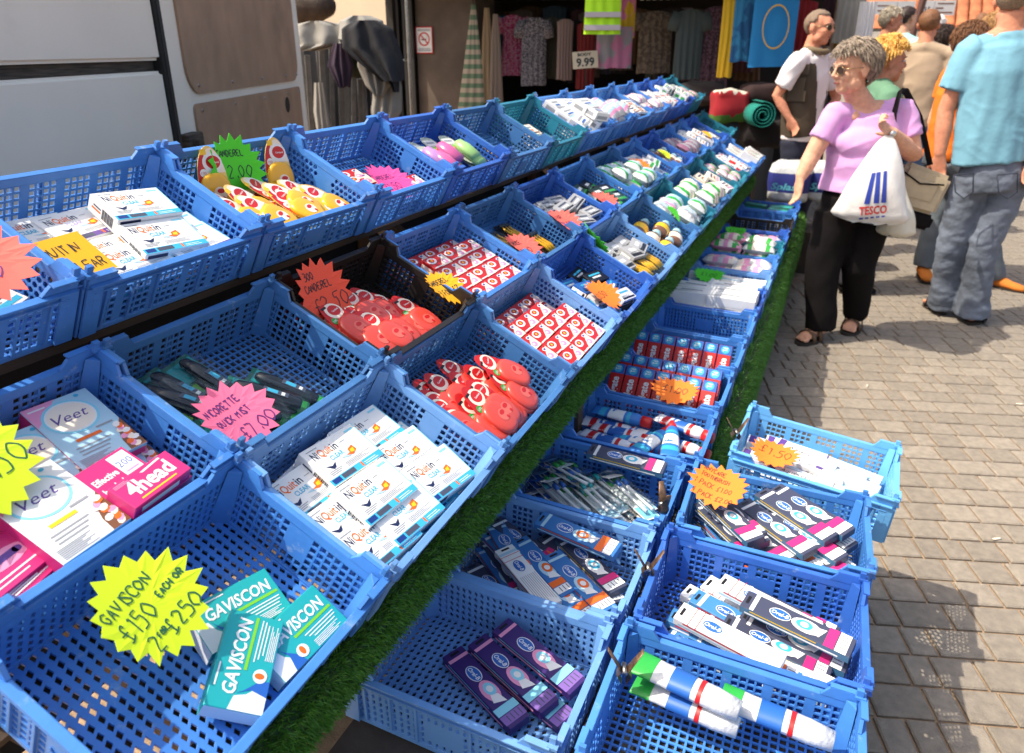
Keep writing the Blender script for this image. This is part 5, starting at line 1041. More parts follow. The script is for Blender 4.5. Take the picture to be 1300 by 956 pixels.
# scalloped valance stripes
VAL = mat('cream_valance', (.40, .37, .29), .9)
for k in range(18):
    x = at(815, 0, 6.9).x+k*(at(965, 0, 6.9).x-at(815, 0, 6.9).x)/18; b = MB(); b.box((x, 6.9, 2.05), (.03, .008, .13)); b.build('valance_strip', VAL, cs, csI)
def garment(name, prof, px, py, y, w, h, m_, lab, cat, seed, depth=.05, folds=5, amp=.35, sleeves=None, group=None, rows=22, cols=22, parent=None):
    """hanging garment: prof = [(t, left, right)] down its length; front and back skins with soft folds"""
    b = MB(); c = at(px, py, y)
    def lr(t):
        for i in range(len(prof)-1):
            if prof[i][0] <= t <= prof[i+1][0]:
                k = (t-prof[i][0])/(prof[i+1][0]-prof[i][0]); return prof[i][1]+(prof[i+1][1]-prof[i][1])*k, prof[i][2]+(prof[i+1][2]-prof[i][2])*k
        return prof[-1][1:]
    v = []; f = []
    for s in (-1, 1):
        for i in range(rows+1):
            t = i/rows; l, r = lr(t)
            for j in range(cols+1):
                u = j/cols; x = (l+(r-l)*u)*w; e = (1-(2*u-1)**2)**.5
                d = s*depth*e*(.5+.5*t)+depth*amp*e*math.sin(folds*u*6.28+seed+2*noise.noise(Vector((u*2, t*1.5, seed))))*(.25+.75*t)
                z = -t*h+.012*noise.noise(Vector((u*3, seed, 1)))*(t > .9)
                v.append((x, d, z))
    o = (rows+1)*(cols+1)
    for s in range(2):
        for i in range(rows):
            for j in range(cols):
                a = s*o+i*(cols+1)+j; q = (a, a+1, a+cols+2, a+cols+1); f.append(q[::-1] if s == 0 else q)
    b.add(v, f); ob = b.build(name, m_, None, Matrix.Translation(c) @ Matrix.Rotation(YAW*.8, 4, 'Z'), True)
    tag(ob, lab, cat, group)
    for s in (sleeves or []):      # sleeve: list of points in local units with radii
        q = MB(); q.tube([(p[0]*w, 0, -p[1]*h) for p in s], [(.055, .03), (.06, .03), (.05, .026)][:len(s)], 12, up=(0, 1, 0)); q.build('sleeve', m_, ob, smooth=True)
    return ob
def cloth(name, col, **k): return mat(name, srgb(*col), .9, bump=.25, bscale=30, **k)
def spotted(name, a, c, scale, t=.5):
    if name in MATS: return MATS[name]
    m_ = mat(name, a, .9); N = m_.node_tree.nodes; L = m_.node_tree.links; vo = N.new('ShaderNodeTexNoise'); vo.inputs['Scale'].default_value = scale; vo.inputs['Detail'].default_value = 1.5; tc = N.new('ShaderNodeTexCoord'); r = N.new('ShaderNodeValToRGB')
    r.color_ramp.elements[0].position = t-.03; r.color_ramp.elements[1].position = t+.03; r.color_ramp.elements[0].color = (*a, 1); r.color_ramp.elements[1].color = (*c, 1)
    L.new(tc.outputs['Object'], vo.inputs['Vector']); L.new(vo.outputs['Fac'], r.inputs[0]); L.new(r.outputs[0], N['Principled BSDF'].inputs['Base Color']); return m_
def striped(name, cols, scale, axis='Z'):
    m_ = mat(name, cols[0], .9); N = m_.node_tree.nodes; L = m_.node_tree.links; tc = N.new('ShaderNodeTexCoord'); sx = N.new('ShaderNodeSeparateXYZ'); mu = N.new('ShaderNodeMath'); mu.operation = 'MULTIPLY'; mu.inputs[1].default_value = scale; fr = N.new('ShaderNodeMath'); fr.operation = 'FRACT'; r = N.new('ShaderNodeValToRGB'); r.color_ramp.interpolation = 'CONSTANT'
    r.color_ramp.elements[0].color = (*cols[0], 1); r.color_ramp.elements[1].position = 1/len(cols); r.color_ramp.elements[1].color = (*cols[1], 1)
    for k in range(2, len(cols)): e = r.color_ramp.elements.new(k/len(cols)); e.color = (*cols[k], 1)
    L.new(tc.outputs['Object'], sx.inputs[0]); L.new(sx.outputs[axis], mu.inputs[0]); L.new(mu.outputs[0], fr.inputs[0]); L.new(fr.outputs[0], r.inputs[0]); L.new(r.outputs[0], N['Principled BSDF'].inputs['Base Color']); return m_
DRESS = [(0, -.18, .18), (.05, -.42, .42), (.22, -.38, .38), (.4, -.36, .36), (1, -.5, .5)]; TEE = [(0, -.2, .2), (.04, -.5, .5), (.3, -.46, .46), (1, -.48, .48)]; SHEET = [(0, -.5, .5), (1, -.5, .5)]
SLV = [[(-.40, .05), (-.52, .18), (-.58, .30)], [(.40, .05), (.52, .18), (.58, .30)]]
garment('striped_curtain', [(0, -.05, .12), (.4, -.42, .35), (1, -1.0, .5)], 600, 6, 7.0, .26, 1.5, striped('striped_canvas', [(.37, .30, .22), (.11, .17, .10)], 11), 'green and cream striped awning curtain beside the pillar', 'curtain', 1, .03, 3)
for k, (px, c, lab) in enumerate([(618, (150, 128, 100), 'long beige scarf hanging beside the striped curtain'), (629, (140, 124, 112), 'long greyish scarf hanging beside the beige one')]): garment('scarf', [(0, -.2, .2), (.3, -.4, .4), (1, -.6, .6)], px, 10+k*8, 7.3, .13, .92, cloth('scarf_%d' % k, c), lab, 'scarf', k, .03, 3)
G_ = [('top', TEE, 637, 20, 7.9, .22, .60, cloth('turquoise_cloth', (20, 100, 120)), 'turquoise top behind the pink printed dress', 'top', None),
 ('dress', DRESS, 651, 19, 7.6, .28, .60, spotted('pink_print', (.34, .02, .10), (.42, .20, .26), 60), 'pink and white printed dress on a hanger', 'dress', SLV),
 ('top', TEE, 678, 22, 7.5, .28, .66, spotted('grey_print', (.05, .045, .06), (.26, .24, .26), 75), 'grey printed top with pale neck and hem', 'top', SLV),
 ('top', TEE, 700, 22, 7.7, .22, .60, cloth('olive_cloth', (62, 58, 46)), 'olive top behind the cream blouse', 'top', None), ('blouse', TEE, 718, 24, 7.5, .17, .58, cloth('dusty_cream_cloth', (132, 112, 108)), 'dusty cream blouse hanging by the price sign', 'blouse', None),
 ('coat', TEE, 730, 26, 7.9, .22, .62, cloth('black_cloth', (14, 12, 14)), 'black coat behind the cream blouse', 'coat', None), ('coat', TEE, 745, 28, 7.6, .20, .64, cloth('dull_red_cloth', (112, 32, 34)), 'dull red coat behind the price sign', 'coat', None),
 ('towel', SHEET, 781, 34, 7.05, .33, .36, spotted('pink_grey_print', (.40, .14, .24), (.22, .21, .23), 7), 'pink and grey bath towel hanging under the safety vest', 'towel', None),
 ('cloth_bag', SHEET, 797, -6, 7.15, .16, .36, spotted('yellow_pink_print', (.55, .34, .02), (.55, .16, .30), 9), 'yellow and pink printed cloth beside the safety vest', 'cloth', None),
 ('blouse', TEE, 834, 14, 7.5, .34, .56, spotted('brown_print', (.09, .065, .05), (.16, .125, .09), 30), 'brown patterned blouse with dark neckline', 'blouse', SLV),
 ('cardigan', TEE, 878, 12, 7.3, .27, .60, cloth('sage_grey_cloth', (66, 76, 76)), 'sage grey cardigan with long open front', 'cardigan', SLV), ('dress', DRESS, 912, 8, 7.4, .30, .70, spotted('plum_print', (.05, .02, .03), (.12, .06, .08), 50), 'dark plum printed dress beside the yellow cloth', 'dress', None),
 ('top', TEE, 855, 10, 7.8, .30, .66, cloth('dark_brown_cloth', (34, 26, 24)), 'dark brown top behind the sage cardigan', 'top', None),
 ('beach_towel', SHEET, 929, -4, 6.95, .13, .64, cloth('yellow_towel', (206, 164, 38)), 'long yellow towel hanging beside the blue ones', 'towel', None),
 ('beach_towel', SHEET, 950, -6, 6.95, .20, .52, spotted('deep_blue_towelling', (.01, .09, .22), (.02, .17, .33), 9), 'deep blue beach towel hanging next to the yellow towel', 'towel', None),
 ('knit_hat', SHEET, 963, 57, 7.1, .26, .14, striped('red_white_knit', [(.24, .01, .02), (.24, .01, .02), (.5, .48, .5)], 14), 'red knitted hat with a white band under the blue towels', 'hat', None),
 ('red_shirt', TEE, 1022, 0, 7.4, .24, .46, cloth('red_cloth', (120, 14, 22)), 'red shirt hanging behind the man in the vest', 'shirt', None)]
for k, (nm, pr, px, py, y, w_, h_, m_, lab, cat, sl) in enumerate(G_): garment(nm, pr, px, py, y, w_, h_, m_, lab, cat, k*1.7, .03 if pr is SHEET else .045, 3 if pr is SHEET else 5, sleeves=sl)
DRP = [('canopy_cover', [(0, -.18, .12), (.12, -.46, .40), (.5, -.52, .50), (.8, -.40, .42), (1, -.46, -.10)], 407, 27, 4.72, .46, .20, CAN, 'pale canvas cover thrown over folded gazebo legs beside the van door', .10, 3),
 ('canvas_bundle', [(0, -.2, .2), (.2, -.45, .45), (1, -.5, .5)], 458, 20, 4.80, .36, .16, CAN, 'pale canvas bundle under the black jacket', .11, 2),
 ('black_jacket', [(0, -.22, .16), (.12, -.46, .40), (.45, -.48, .52), (.7, -.20, .58), (1, .20, .56)], 467, 26, 4.66, .42, .40, CANB, 'black jacket slung over the folded gazebo', .10, 3),
 ('canvas_flap', [(0, -.4, .4), (.4, -.5, .5), (.8, -.3, .42), (1, -.05, .2)], 474, 58, 4.72, .26, .34, CAN, 'pale canvas flap hanging below the black jacket', .06, 3),
 ('canvas_tail', [(0, -.1, .3), (.35, -.35, .55), (.7, -.5, .5), (1, -.35, .0)], 486, 78, 4.78, .24, .50, CAN, 'long pale canvas tail hanging beside the black gate', .05, 3),
 ('dark_cloth', [(0, -.2, .3), (.5, -.5, .5), (1, -.1, .3)], 430, 55, 4.68, .20, .30, CANP, 'dark aubergine cloth hanging on the gazebo legs', .06, 3),
 ('black_sleeve', [(0, -.5, .5), (1, -.35, .45)], 468, 100, 4.76, .09, .34, CANB, 'black sleeve dangling between pale canvas and grey legs', .04, 2),
 ('jacket_tail', [(0, -.5, .3), (.6, -.3, .5), (1, .1, .4)], 494, 60, 4.70, .13, .30, CANB, 'black jacket tail hanging toward the black gate', .04, 2),
 ('canvas_skirt', [(0, -.3, .3), (.5, -.5, .4), (1, -.4, .5)], 405, 105, 4.78, .13, .42, CAN, 'pale canvas skirt low between the gazebo legs', .04, 3),
 ('dark_backing', [(0, -.5, .5), (1, -.5, .5)], 432, 50, 5.25, .95, 1.2, CANB, 'black sheet wrapped behind the folded gazebo legs', .05, 4)]
for k, (nm, pr, px, py, y, w_, h_, m_, lab, dp, fo) in enumerate(DRP): garment(nm, pr, px, py, y, w_, h_, m_, lab, 'cloth', k*2.3, dp, fo, .45)
random.seed(21)
for k in range(22):
    px = 645+k*15+random.uniform(-4, 4); c = random.choice([(70, 40, 46), (52, 50, 60), (92, 78, 70), (60, 66, 58), (110, 90, 96), (40, 34, 40), (84, 60, 40), (44, 60, 74)])
    garment('hanging_blouse', TEE if k % 3 else DRESS, px, 10+random.uniform(-3, 8), 8.1+random.uniform(-.25, .25), .26, .58+random.uniform(-.1, .12), cloth('back_rail_%d_%d_%d' % c, c), 'dim garment on the crowded back rail of the clothes stall', 'garment', k*1.3, .05, 5, group='garments on the back rail')
tb = garment('beach_towel', SHEET, 988, -8, 6.85, .36, .56, cloth('bright_blue_towelling', (18, 116, 172)), 'bright blue beach towel with a yellow ring', 'towel', 3.3, .02, 2)
rg = MB(); n = 30
for k in range(n):
    a0, a1 = 2*math.pi*k/n, 2*math.pi*(k+1)/n; P = [(.108*math.cos(a), -.055, -.25+.17*math.sin(a)) for a in (a0, a1)]+[(.099*math.cos(a), -.055, -.25+.158*math.sin(a)) for a in (a1, a0)]; rg.add(P, [(0, 1, 2, 3)])
rg.build('yellow_ring', cloth('ring_yellow', (206, 160, 40)), tb)
VEST = mat('hi_vis_yellow', (.42, .80, .02), .75); hv = garment('safety_vest', TEE, 767, -26, 6.75, .34, .44, VEST, 'fluorescent yellow safety vest with silver bands', 'vest', 2.1, .03, 3)
for z in (-.28, -.385): b = MB(); b.box((0, -.002, z), (.318, .090, .042)); bevel(b.mesh('x', VEST), .001); b.build('silver_band', mat('silver_tape', (.42, .38, .42), .5), hv)
# price sign 9.99
sM = TR(*at(743, 76, 6.9), math.atan2(RT.y, RT.x), RAD(-4), RAD(80)); b = MB(); b.box((0, 0, 0), (.235, .150, .006)); ps = b.build('price_sign', mat('cream_board', (.50, .43, .32), .8)); ps.matrix_world = sM; tag(ps, 'cream price board reading 9.99 among the clothes', 'sign')
p = PR(); p.type('9.99', -.085, -.055, .072, .0036, BLACKI, width=.170, bold=.035); p.type('BODY', -.07, .035, .026, .0036, BLACKI, width=.13, bold=.05); link('lettering', p.done(), ps)
b = MB(); b.tube([(0, 0, 0), (0, -.5, -.1)], .006, 6); b.build('stick', BLACKI, ps)
# blankets, roll
def folded(name, px, py, y, size, m_, lab, seed, rz=0):
    b = MB(); c = at(px, py, y)
    b.ball((0, 0, 0), (size[0]/2, size[1]/2, size[2]/2), 28, 16); out = []
    for q in b.v:
        q = Vector(q); e = Vector([math.copysign(abs(t/s)**.45*s, t) if s else 0 for t, s in zip(q, (size[0]/2, size[1]/2, size[2]/2))]); out.append(tuple(e*(1+(.10+.14*(name == 'fleece_blanket'))*noise.noise(e*9+Vector((seed, 0, 0)))+.05*noise.noise(e*22))))
    b.v = out; o = b.build(name, m_, None, Matrix.Translation(c) @ Matrix.Rotation(rz, 4, 'Z'), True); return tag(o, lab, 'blanket')
def zoned(name):
    m_ = mat(name, (.5, .48, .40), .95); N = m_.node_tree.nodes; L = m_.node_tree.links; tc = N.new('ShaderNodeTexCoord'); sx = N.new('ShaderNodeSeparateXYZ'); nz = N.new('ShaderNodeTexNoise'); nz.inputs['Scale'].default_value = 9; ad = N.new('ShaderNodeMath'); ad.operation = 'MULTIPLY_ADD'; ad.inputs[1].default_value = .35; r = N.new('ShaderNodeValToRGB'); r.color_ramp.interpolation = 'CONSTANT'
    mr = N.new('ShaderNodeMapRange'); mr.inputs['From Min'].default_value = -.2; mr.inputs['From Max'].default_value = .2
    r.color_ramp.elements[0].color = (.05, .14, .02, 1); r.color_ramp.elements[1].position = .48; r.color_ramp.elements[1].color = (.32, .012, .02, 1); e = r.color_ramp.elements.new(.95); e.color = (.5, .48, .40, 1)
    L.new(tc.outputs['Object'], nz.inputs['Vector']); L.new(tc.outputs['Object'], sx.inputs[0]); L.new(sx.outputs['Z'], mr.inputs[0]); L.new(nz.outputs['Fac'], ad.inputs[0]); L.new(mr.outputs[0], ad.inputs[2]); L.new(ad.outputs[0], r.inputs[0]); L.new(r.outputs[0], N['Principled BSDF'].inputs['Base Color']); return m_
folded('fleece_blanket', 925, 134, 6.75, (.30, .26, .27), zoned('red_green_cream_fleece'), 'folded red, green and cream fleece blanket on the clothes stall', 1, .4)
folded('fleece_blanket', 968, 118, 6.9, (.34, .3, .16), cloth('dark_maroon_fleece', (42, 20, 20)), 'dark maroon folded blanket above the teal roll', 2, .3)
folded('fleece_blanket', 968, 168, 6.85, (.40, .3, .24), cloth('black_brown_fleece', (24, 16, 16)), 'black brown blanket stack below the teal roll', 3, .3)
folded('fleece_blanket', 890, 118, 7.0, (.40, .3, .20), cloth('dark_grey_fleece', (40, 34, 34)), 'dark grey blanket beside the red and green fleece', 4, .3)
sp = MB(); pts = []; th = 0
for k in range(70): th = k*.30; r = .018+.0041*th; pts.append((r*math.cos(th), r*math.sin(th)))
v = []; f = []
for i, (x, z) in enumerate(pts):
    l = math.hypot(x, z); ox, oz = x*(1+.009/l), z*(1+.009/l); v += [(x, -.12, z), (ox, -.12, oz), (ox, .12, oz), (x, .12, z)]
for i in range(len(pts)-1):
    for j in range(4): f.append((i*4+j, i*4+(j+1) % 4, (i+1)*4+(j+1) % 4, (i+1)*4+j))
sp.add(v, f); ro = sp.build('rolled_blanket', cloth('teal_fleece', (0, 120, 108)), None, Matrix.Translation(at(963, 145, 6.6)) @ Matrix.Rotation(YAW, 4, 'Z'), True); tag(ro, 'teal fleece rolled up showing its spiral end', 'blanket')

# ------------------------------------------------------------------ kitchen roll packs at the end of the lower shelf
def roll_pack(px, y, lab):
    c = at(px, 252, y); c.z = .42
    o = folded('kitchen_roll_pack', px, 230, y, (.30, .26, .30), WFILM, lab, px); o['category'] = 'pack'
    o.data.materials.append(flat('splash_blue', 52, 58, 128))
    for pg in o.data.polygons:
        if -.075 < pg.center.z < .04: pg.material_index = 1
    bd = o
    q = PR(); type_on(q, 'Splash', -.12, -.03, .045, 0, q.i(flat('splash_teal', 92, 176, 190)), width=.22, bold=.03, shear=.2); link('lettering', q.done(), bd, TR(0, -.150, -.012, 0, 0, RAD(90)))
    return o
roll_pack(1003, 5.85, 'white kitchen roll pack with blue band beside the green trim'); roll_pack(1052, 5.95, 'white kitchen roll pack with blue band behind the woman in lilac')
b = MB(); p0 = at(1025, 255, 5.9); b.box((p0.x, p0.y, .16), (.75, .34, .32)); tb_ = b.build('low_table', FELT); tag(tb_, 'low dark table carrying the kitchen roll packs', 'table')
b = MB(); gsk = None

# ------------------------------------------------------------------ far end of the street
TILE = mat('orange_clay_tile', (.42, .13, .055), .85, var=.35, vscale=8, inst=.12)
hs = empty('tiled_house', Matrix.Translation((at(1260, 60, 19).x, 19, 0))); tag(hs, 'low house with orange clay tile roof at the end of the street', 'house'); hx = at(1260, 60, 19).x; hI = Matrix.Translation((-hx, -19, 0))
b = MB(); b.box((hx+1.0, 21.5, 1.05), (9, 4.5, 2.1)); b.build('wall', mat('pale_shop_wall', (.52, .47, .42), .9, var=.1), hs, hI)
rf = empty('roof'); rf.parent = hs; rf.matrix_local = hI
b = MB(); b.add([(hx-3.6, 18.9, 2.02), (hx+5.6, 18.9, 2.02), (hx+5.6, 22, 4.6), (hx-3.6, 22, 4.6), (hx-3.6, 18.9, 1.9), (hx+5.6, 18.9, 1.9), (hx+5.6, 22, 4.4), (hx-3.6, 22, 4.4)], [(0, 1, 2, 3), (7, 6, 5, 4), (0, 4, 5, 1), (0, 3, 7, 4), (1, 5, 6, 2)]); b.build('roof_deck', TILE, rf)
tm = MB(); nseg = 6; v = []
for s in range(nseg+1):
    q = math.pi*s/nseg; v += [(.11*math.cos(q), 0, .05*math.sin(q)), (.10*math.cos(q), .40, .05*math.sin(q)+.0)]
tm.add(v, [(2*s, 2*s+2, 2*s+3, 2*s+1) for s in range(nseg)]); tme = tm.mesh('roof_tile', TILE, True); sl = math.atan2(2.58, 3.1)
for i in range(17):
    for j in range(9):
        link('roof_tile', tme, rf, TR(hx-1.6+.235*i, 18.86+.36*j*math.cos(sl), 2.035+.36*j*math.sin(sl), 0, 0, sl+.04))
b = MB(); b.box((hx+1, 18.80, 1.93), (9.2, .14, .15)); b.build('gutter', mat('dark_gutter', (.045, .038, .03), .6), hs, hI)
b = MB(); b.box((hx-.4, 19.2, .95), (2.6, .06, 1.3)); b.build('window', mat('shop_glass', (.10, .11, .12), .08), hs, hI)
def banner(px0, px1, py0, py1, y, lab, big, lines):
    a = at(px0, py0, y); c = at(px1, py1, y); W = math.hypot(c.x-a.x, c.y-a.y); Hh = a.z-c.z; b = MB(); b.box((0, 0, 0), (W, Hh, .012)); o = b.build('sign_board', mat('white_board', (.72, .70, .68), .6)); o.matrix_world = TR((a.x+c.x)/2, (a.y+c.y)/2, (a.z+c.z)/2, YAW*.9, 0, RAD(90)); tag(o, lab, 'sign')
    p = PR()
    for x, yy, w_, h_, m_ in lines: p.rect(W*(x-w_/2), Hh*(yy-h_/2), W*(x+w_/2), Hh*(yy+h_/2), .0075, m_)
    p.type(big[0], W*big[1], Hh*-.30, Hh*.36, .0085, BLACKI, width=W*.24, bold=.03); link('lettering', p.done(), o)
banner(1110, 1162, 2, 18, 12, 'wide white sign board with £3.5 price over the far stalls', ('£3.5', .14), [(-.25, .15, .40, .10, BROWN), (-.25, -.22, .36, .10, BROWN), (.05, 0, .012, .8, GREY)])
banner(1167, 1213, 1, 19, 12.2, 'white sign board with £2.5 price before the tiled roof', ('£2.5', -.45), [(.22, .28, .46, .09, BROWN), (.06, -.02, .22, .10, BROWN), (.2, -.32, .5, .10, BROWN), (-.1, 0, .012, .9, GREY)])
b = MB(); p0, p1 = at(1174, -6, 11.8), at(1158, 46, 11.8); d = p1-p0; p2 = p0+d*(p0.z/-d.z); b.tube([p0, p2], .045, 8); o = b.build('awning_pole', mat('dark_red_pole', (.10, .04, .03), .6)); tag(o, 'dark red brown leaning pole between the two white sign boards', 'pole')
# white stall awning, hanging white bags, side stall
b = MB(); p0 = at(1098, 24, 14); b.box((p0.x+.5, 14.5, 1.1), (2.6, 1.2, 1.5)); o = b.build('market_counter', mat('pale_stall_front', (.50, .45, .40), .9, var=.2)); tag(o, 'pale far stall counter below the white sign boards', 'market stall')
garment('hanging_clothes', TEE, 1084, -12, 7.6, .26, .42, cloth('grey_beige_cloth', (150, 146, 138)), 'pale grey garment hanging beyond the man in the vest', 'garment', 4)
garment('hanging_bag', SHEET, 1103, 2, 7.3, .14, .38, cloth('white_thin_cloth', (216, 214, 214)), 'white carrier bag hanging above the woman in lilac', 'bag', 6)
garment('hanging_clothes', TEE, 1062, -6, 7.9, .22, .7, cloth('dark_plum_cloth', (56, 30, 40)), 'dark plum clothes hanging behind the man in the vest', 'garment', 5)
for k, (px, c, lab) in enumerate([(1073, (120, 96, 30), 'mustard'), (1079, (30, 60, 44), 'dark green'), (1068, (140, 120, 104), 'beige')]): garment('trousers', [(0, -.4, .4), (1, -.5, .5)], px, -4, 7.8, .09, .72, cloth('rail_%d' % k, c), lab+' trousers hanging on the rail behind the vest man', 'trousers', k, .03, 2)
# ------------------------------------------------------------------ people
SKIN = mat('tanned_skin', srgb(214, 160, 132), .68, spec=.3, var=.12, vscale=45, sss=.06, bump=.12, bscale=160); SKINR = mat('ruddy_skin', srgb(200, 134, 106), .68, spec=.3, var=.14, vscale=45, sss=.06, bump=.12, bscale=160)
def skin_mesh(mb, voxel, smooth=4, fold=None, name='body'):
    """closed tubes and balls fused into one continuous surface"""
    me = mb.mesh(name, []); o = bpy.data.objects.new('tmp', me); COL.objects.link(o)
    r = o.modifiers.new('r', 'REMESH'); r.mode = 'VOXEL'; r.voxel_size = voxel; r.use_smooth_shade = True
    dg = bpy.context.evaluated_depsgraph_get(); out = bpy.data.meshes.new_from_object(o.evaluated_get(dg)); bpy.data.objects.remove(o); bpy.data.meshes.remove(me)
    bm = bmesh.new(); bm.from_mesh(out)
    for _ in range(smooth): bmesh.ops.smooth_vert(bm, verts=bm.verts[:], factor=.5, use_axis_x=True, use_axis_y=True, use_axis_z=True)
    if fold:
        bm.normal_update()
        mv = [(v, fold(v.co, v.normal)) for v in bm.verts]
        for v, d in mv: v.co += v.normal*d
    for f in bm.faces: f.smooth = True
    bm.to_mesh(out); bm.free(); out.name = name; return out
def folds(amp, seed, sc=(6, 6, 14), w=1.0):
    return lambda co, n: amp*(noise.noise(Vector((co.x*sc[0]+seed, co.y*sc[1], co.z*sc[2])))+.5*noise.noise(Vector((co.x*sc[0]*2.1, co.y*sc[1]*2.1+seed, co.z*sc[2]*1.8)))+.35*noise.noise(Vector((co.x*sc[0]*.7+co.z*9, co.y*5+seed, co.z*sc[2]*.9))))
def crease(amp, seed, sc, tilt=-.6):
    def f(co, n):
        q = noise.noise(Vector((co.x*sc*.55+seed, co.y*sc*.55, co.z*sc+co.x*sc*tilt))); r = 1-abs(q)*2.6
        return amp*max(0, r)**2*(.4+.6*noise.noise(Vector((co.x*4, co.y*4+seed, co.z*4))))
    return f
def finger(mb, base, d, bendaxis, ln, r, curl):
    pts = [base]; p = Vector(base); d = Vector(d)
    for k, f in enumerate((.45, .32, .25)):
        d = Matrix.Rotation(curl*(.6 if k == 0 else 1.0), 3, bendaxis) @ d; p = p+d*ln*f; pts.append(p.copy())
    mb.tube(pts, [r, r*.95, r*.88, r*.7], 8)
def hand(mb, wrist, d, palm_n, side, size=.18, curl=.35):
    """d: towards the fingertips, palm_n: out of the palm, side: +1 when the thumb lies along d x palm_n"""
    d = Vector(d).normalized(); n = Vector(palm_n); n = (n-d*n.dot(d)).normalized(); s = d.cross(n)*side; w = Vector(wrist)
    mb.tube([w-d*.01, w+d*size*.12, w+d*size*.34, w+d*size*.50], [(size*.165, size*.15), (size*.19, size*.125), (size*.235, size*.095), (size*.22, size*.075)], 12, up=n)
    ax = d.cross(n)
    for k, (off, ln) in enumerate(((.165, .40), (.056, .45), (-.055, .42), (-.16, .33))): finger(mb, w+d*size*.48+s*size*off, d+s*off*.5, -ax, size*ln*1.05, size*.053, -curl*(1+.12*k) if False else curl*(1+.12*k))
    t = w+d*size*.16+s*size*.18; td = (d*.75+s*.75+n*.25).normalized(); mb.tube([t, t+td*size*.16, t+td*size*.22+d*size*.10+n*size*.03, t+td*size*.23+d*size*.20+n*size*.06], [size*.075, size*.066, size*.058, size*.045], 8)
def head(mb, M, s=1.0, female=False):
    """head in its own frame: y forward, x to its right hand, z up, centre of skull"""
    k = mb.T.copy(); mb.T = mb.T @ M @ Matrix.Scale(s, 4)
    mb.ball((0, -.012, .032), (.074, .094, .084), 20, 14); mb.ball((0, .022, -.030), (.060, .068, .082), 18, 12); mb.ball((0, .055, -.082), (.034, .030, .030), 12, 8)
    mb.ball((0, .062, .040), (.050, .028, .036), 12, 8)
    for x in (-1, 1):
        mb.ball((x*.034, .062, -.022), (.026, .026, .028), 10, 8); mb.tube([(x*.008, .090, .030), (x*.030, .088, .034), (x*.050, .068, .028)], [.008, .009, .008], 8); mb.ball((x*.052, .018, -.062), (.018, .040, .030), 10, 8)
        mb.ball((x*.077, -.012, -.004), (.010, .020, .033), 10, 8); mb.tube([(x*.080, -.025, .018), (x*.088, -.026, .0), (x*.080, -.012, -.030)], [.006, .006, .005], 6); mb.ball((x*.012, .098, -.022), (.010, .010, .009), 8, 6)
    mb.tube([(0, .086, .030), (0, .098, .006), (0, .112, -.018), (0, .100, -.027)], [(.007, .008), (.009, .010), (.012, .011), (.009, .006)], 10); mb.tube([(-.020, .082, -.0475), (0, .091, -.0455), (.020, .082, -.0475)], [.004, .0075, .004], 8); mb.tube([(-.018, .080, -.060), (0, .089, -.0605), (.018, .080, -.060)], [.004, .008, .004], 8)
    mb.T = k
def face_parts(root, M, s, glasses=None, mouth=True):
    if mouth:
        b = MB(); b.T = M @ Matrix.Scale(s, 4); b.tube([(-.021, .0845, -.0535), (-.010, .0945, -.053), (0, .0965, -.0525), (.010, .0945, -.053), (.021, .0845, -.0535)], [.0012, .0042, .0046, .0042, .0012], 8); b.build('mouth', mat('lip', srgb(150, 78, 68), .45), root, smooth=True)
    for x in (-1, 1):
        b = MB(); b.T = M @ Matrix.Scale(s, 4); b.ball((x*.031, .0815, .012), (.013, .0105, .0075), 12, 8); e = b.build('eye', mat('eye_white', (.62, .58, .55), .3), root, smooth=True)
        b = MB(); b.T = M @ Matrix.Scale(s, 4); b.ball((x*.031, .0905, .012), (.0055, .003, .0055), 10, 6); b.build('iris', mat('dark_iris', (.03, .02, .015), .2), e, smooth=True)
        b = MB(); b.T = M @ Matrix.Scale(s, 4); b.tube([(x*.014, .0935, .032), (x*.032, .0925, .036), (x*.050, .077, .031)], [.0028, .0036, .002], 6); b.build('eyebrow', mat('grey_brow', srgb(120, 104, 90), .8), root, smooth=True)
    if glasses:
        g = empty('glasses'); g.parent = root
        for x in (-1, 1):
            n = 16; b = MB(); b.T = M @ Matrix.Scale(s, 4); P = [(x*.034+.0245*math.cos(q), .1005-.006*abs(math.cos(q))*0-(abs(x*.034+.0245*math.cos(q))*.18), .008+.0195*math.sin(q)) for q in (2*math.pi*k/n for k in range(n))]
            b.add(P, [tuple(range(n))]); b.build('lens', mat('sunglass_lens_'+glasses, {'brown': (.035, .016, .012), 'dark': (.012, .012, .014)}[glasses], .15, spec=.3), g)
            b = MB(); b.T = M @ Matrix.Scale(s, 4); b.tube([Vector(p)+Vector((0, .001, 0)) for p in P+P[:1]], .0014, 6, cap=False); b.tube([(x*.058, .090, .016), (x*.076, .05, .016), (x*.082, -.02, .012)], .0017, 6); b.build('frame', mat('gold_frame', (.35, .24, .12), .3, metal=.9), g, smooth=True)
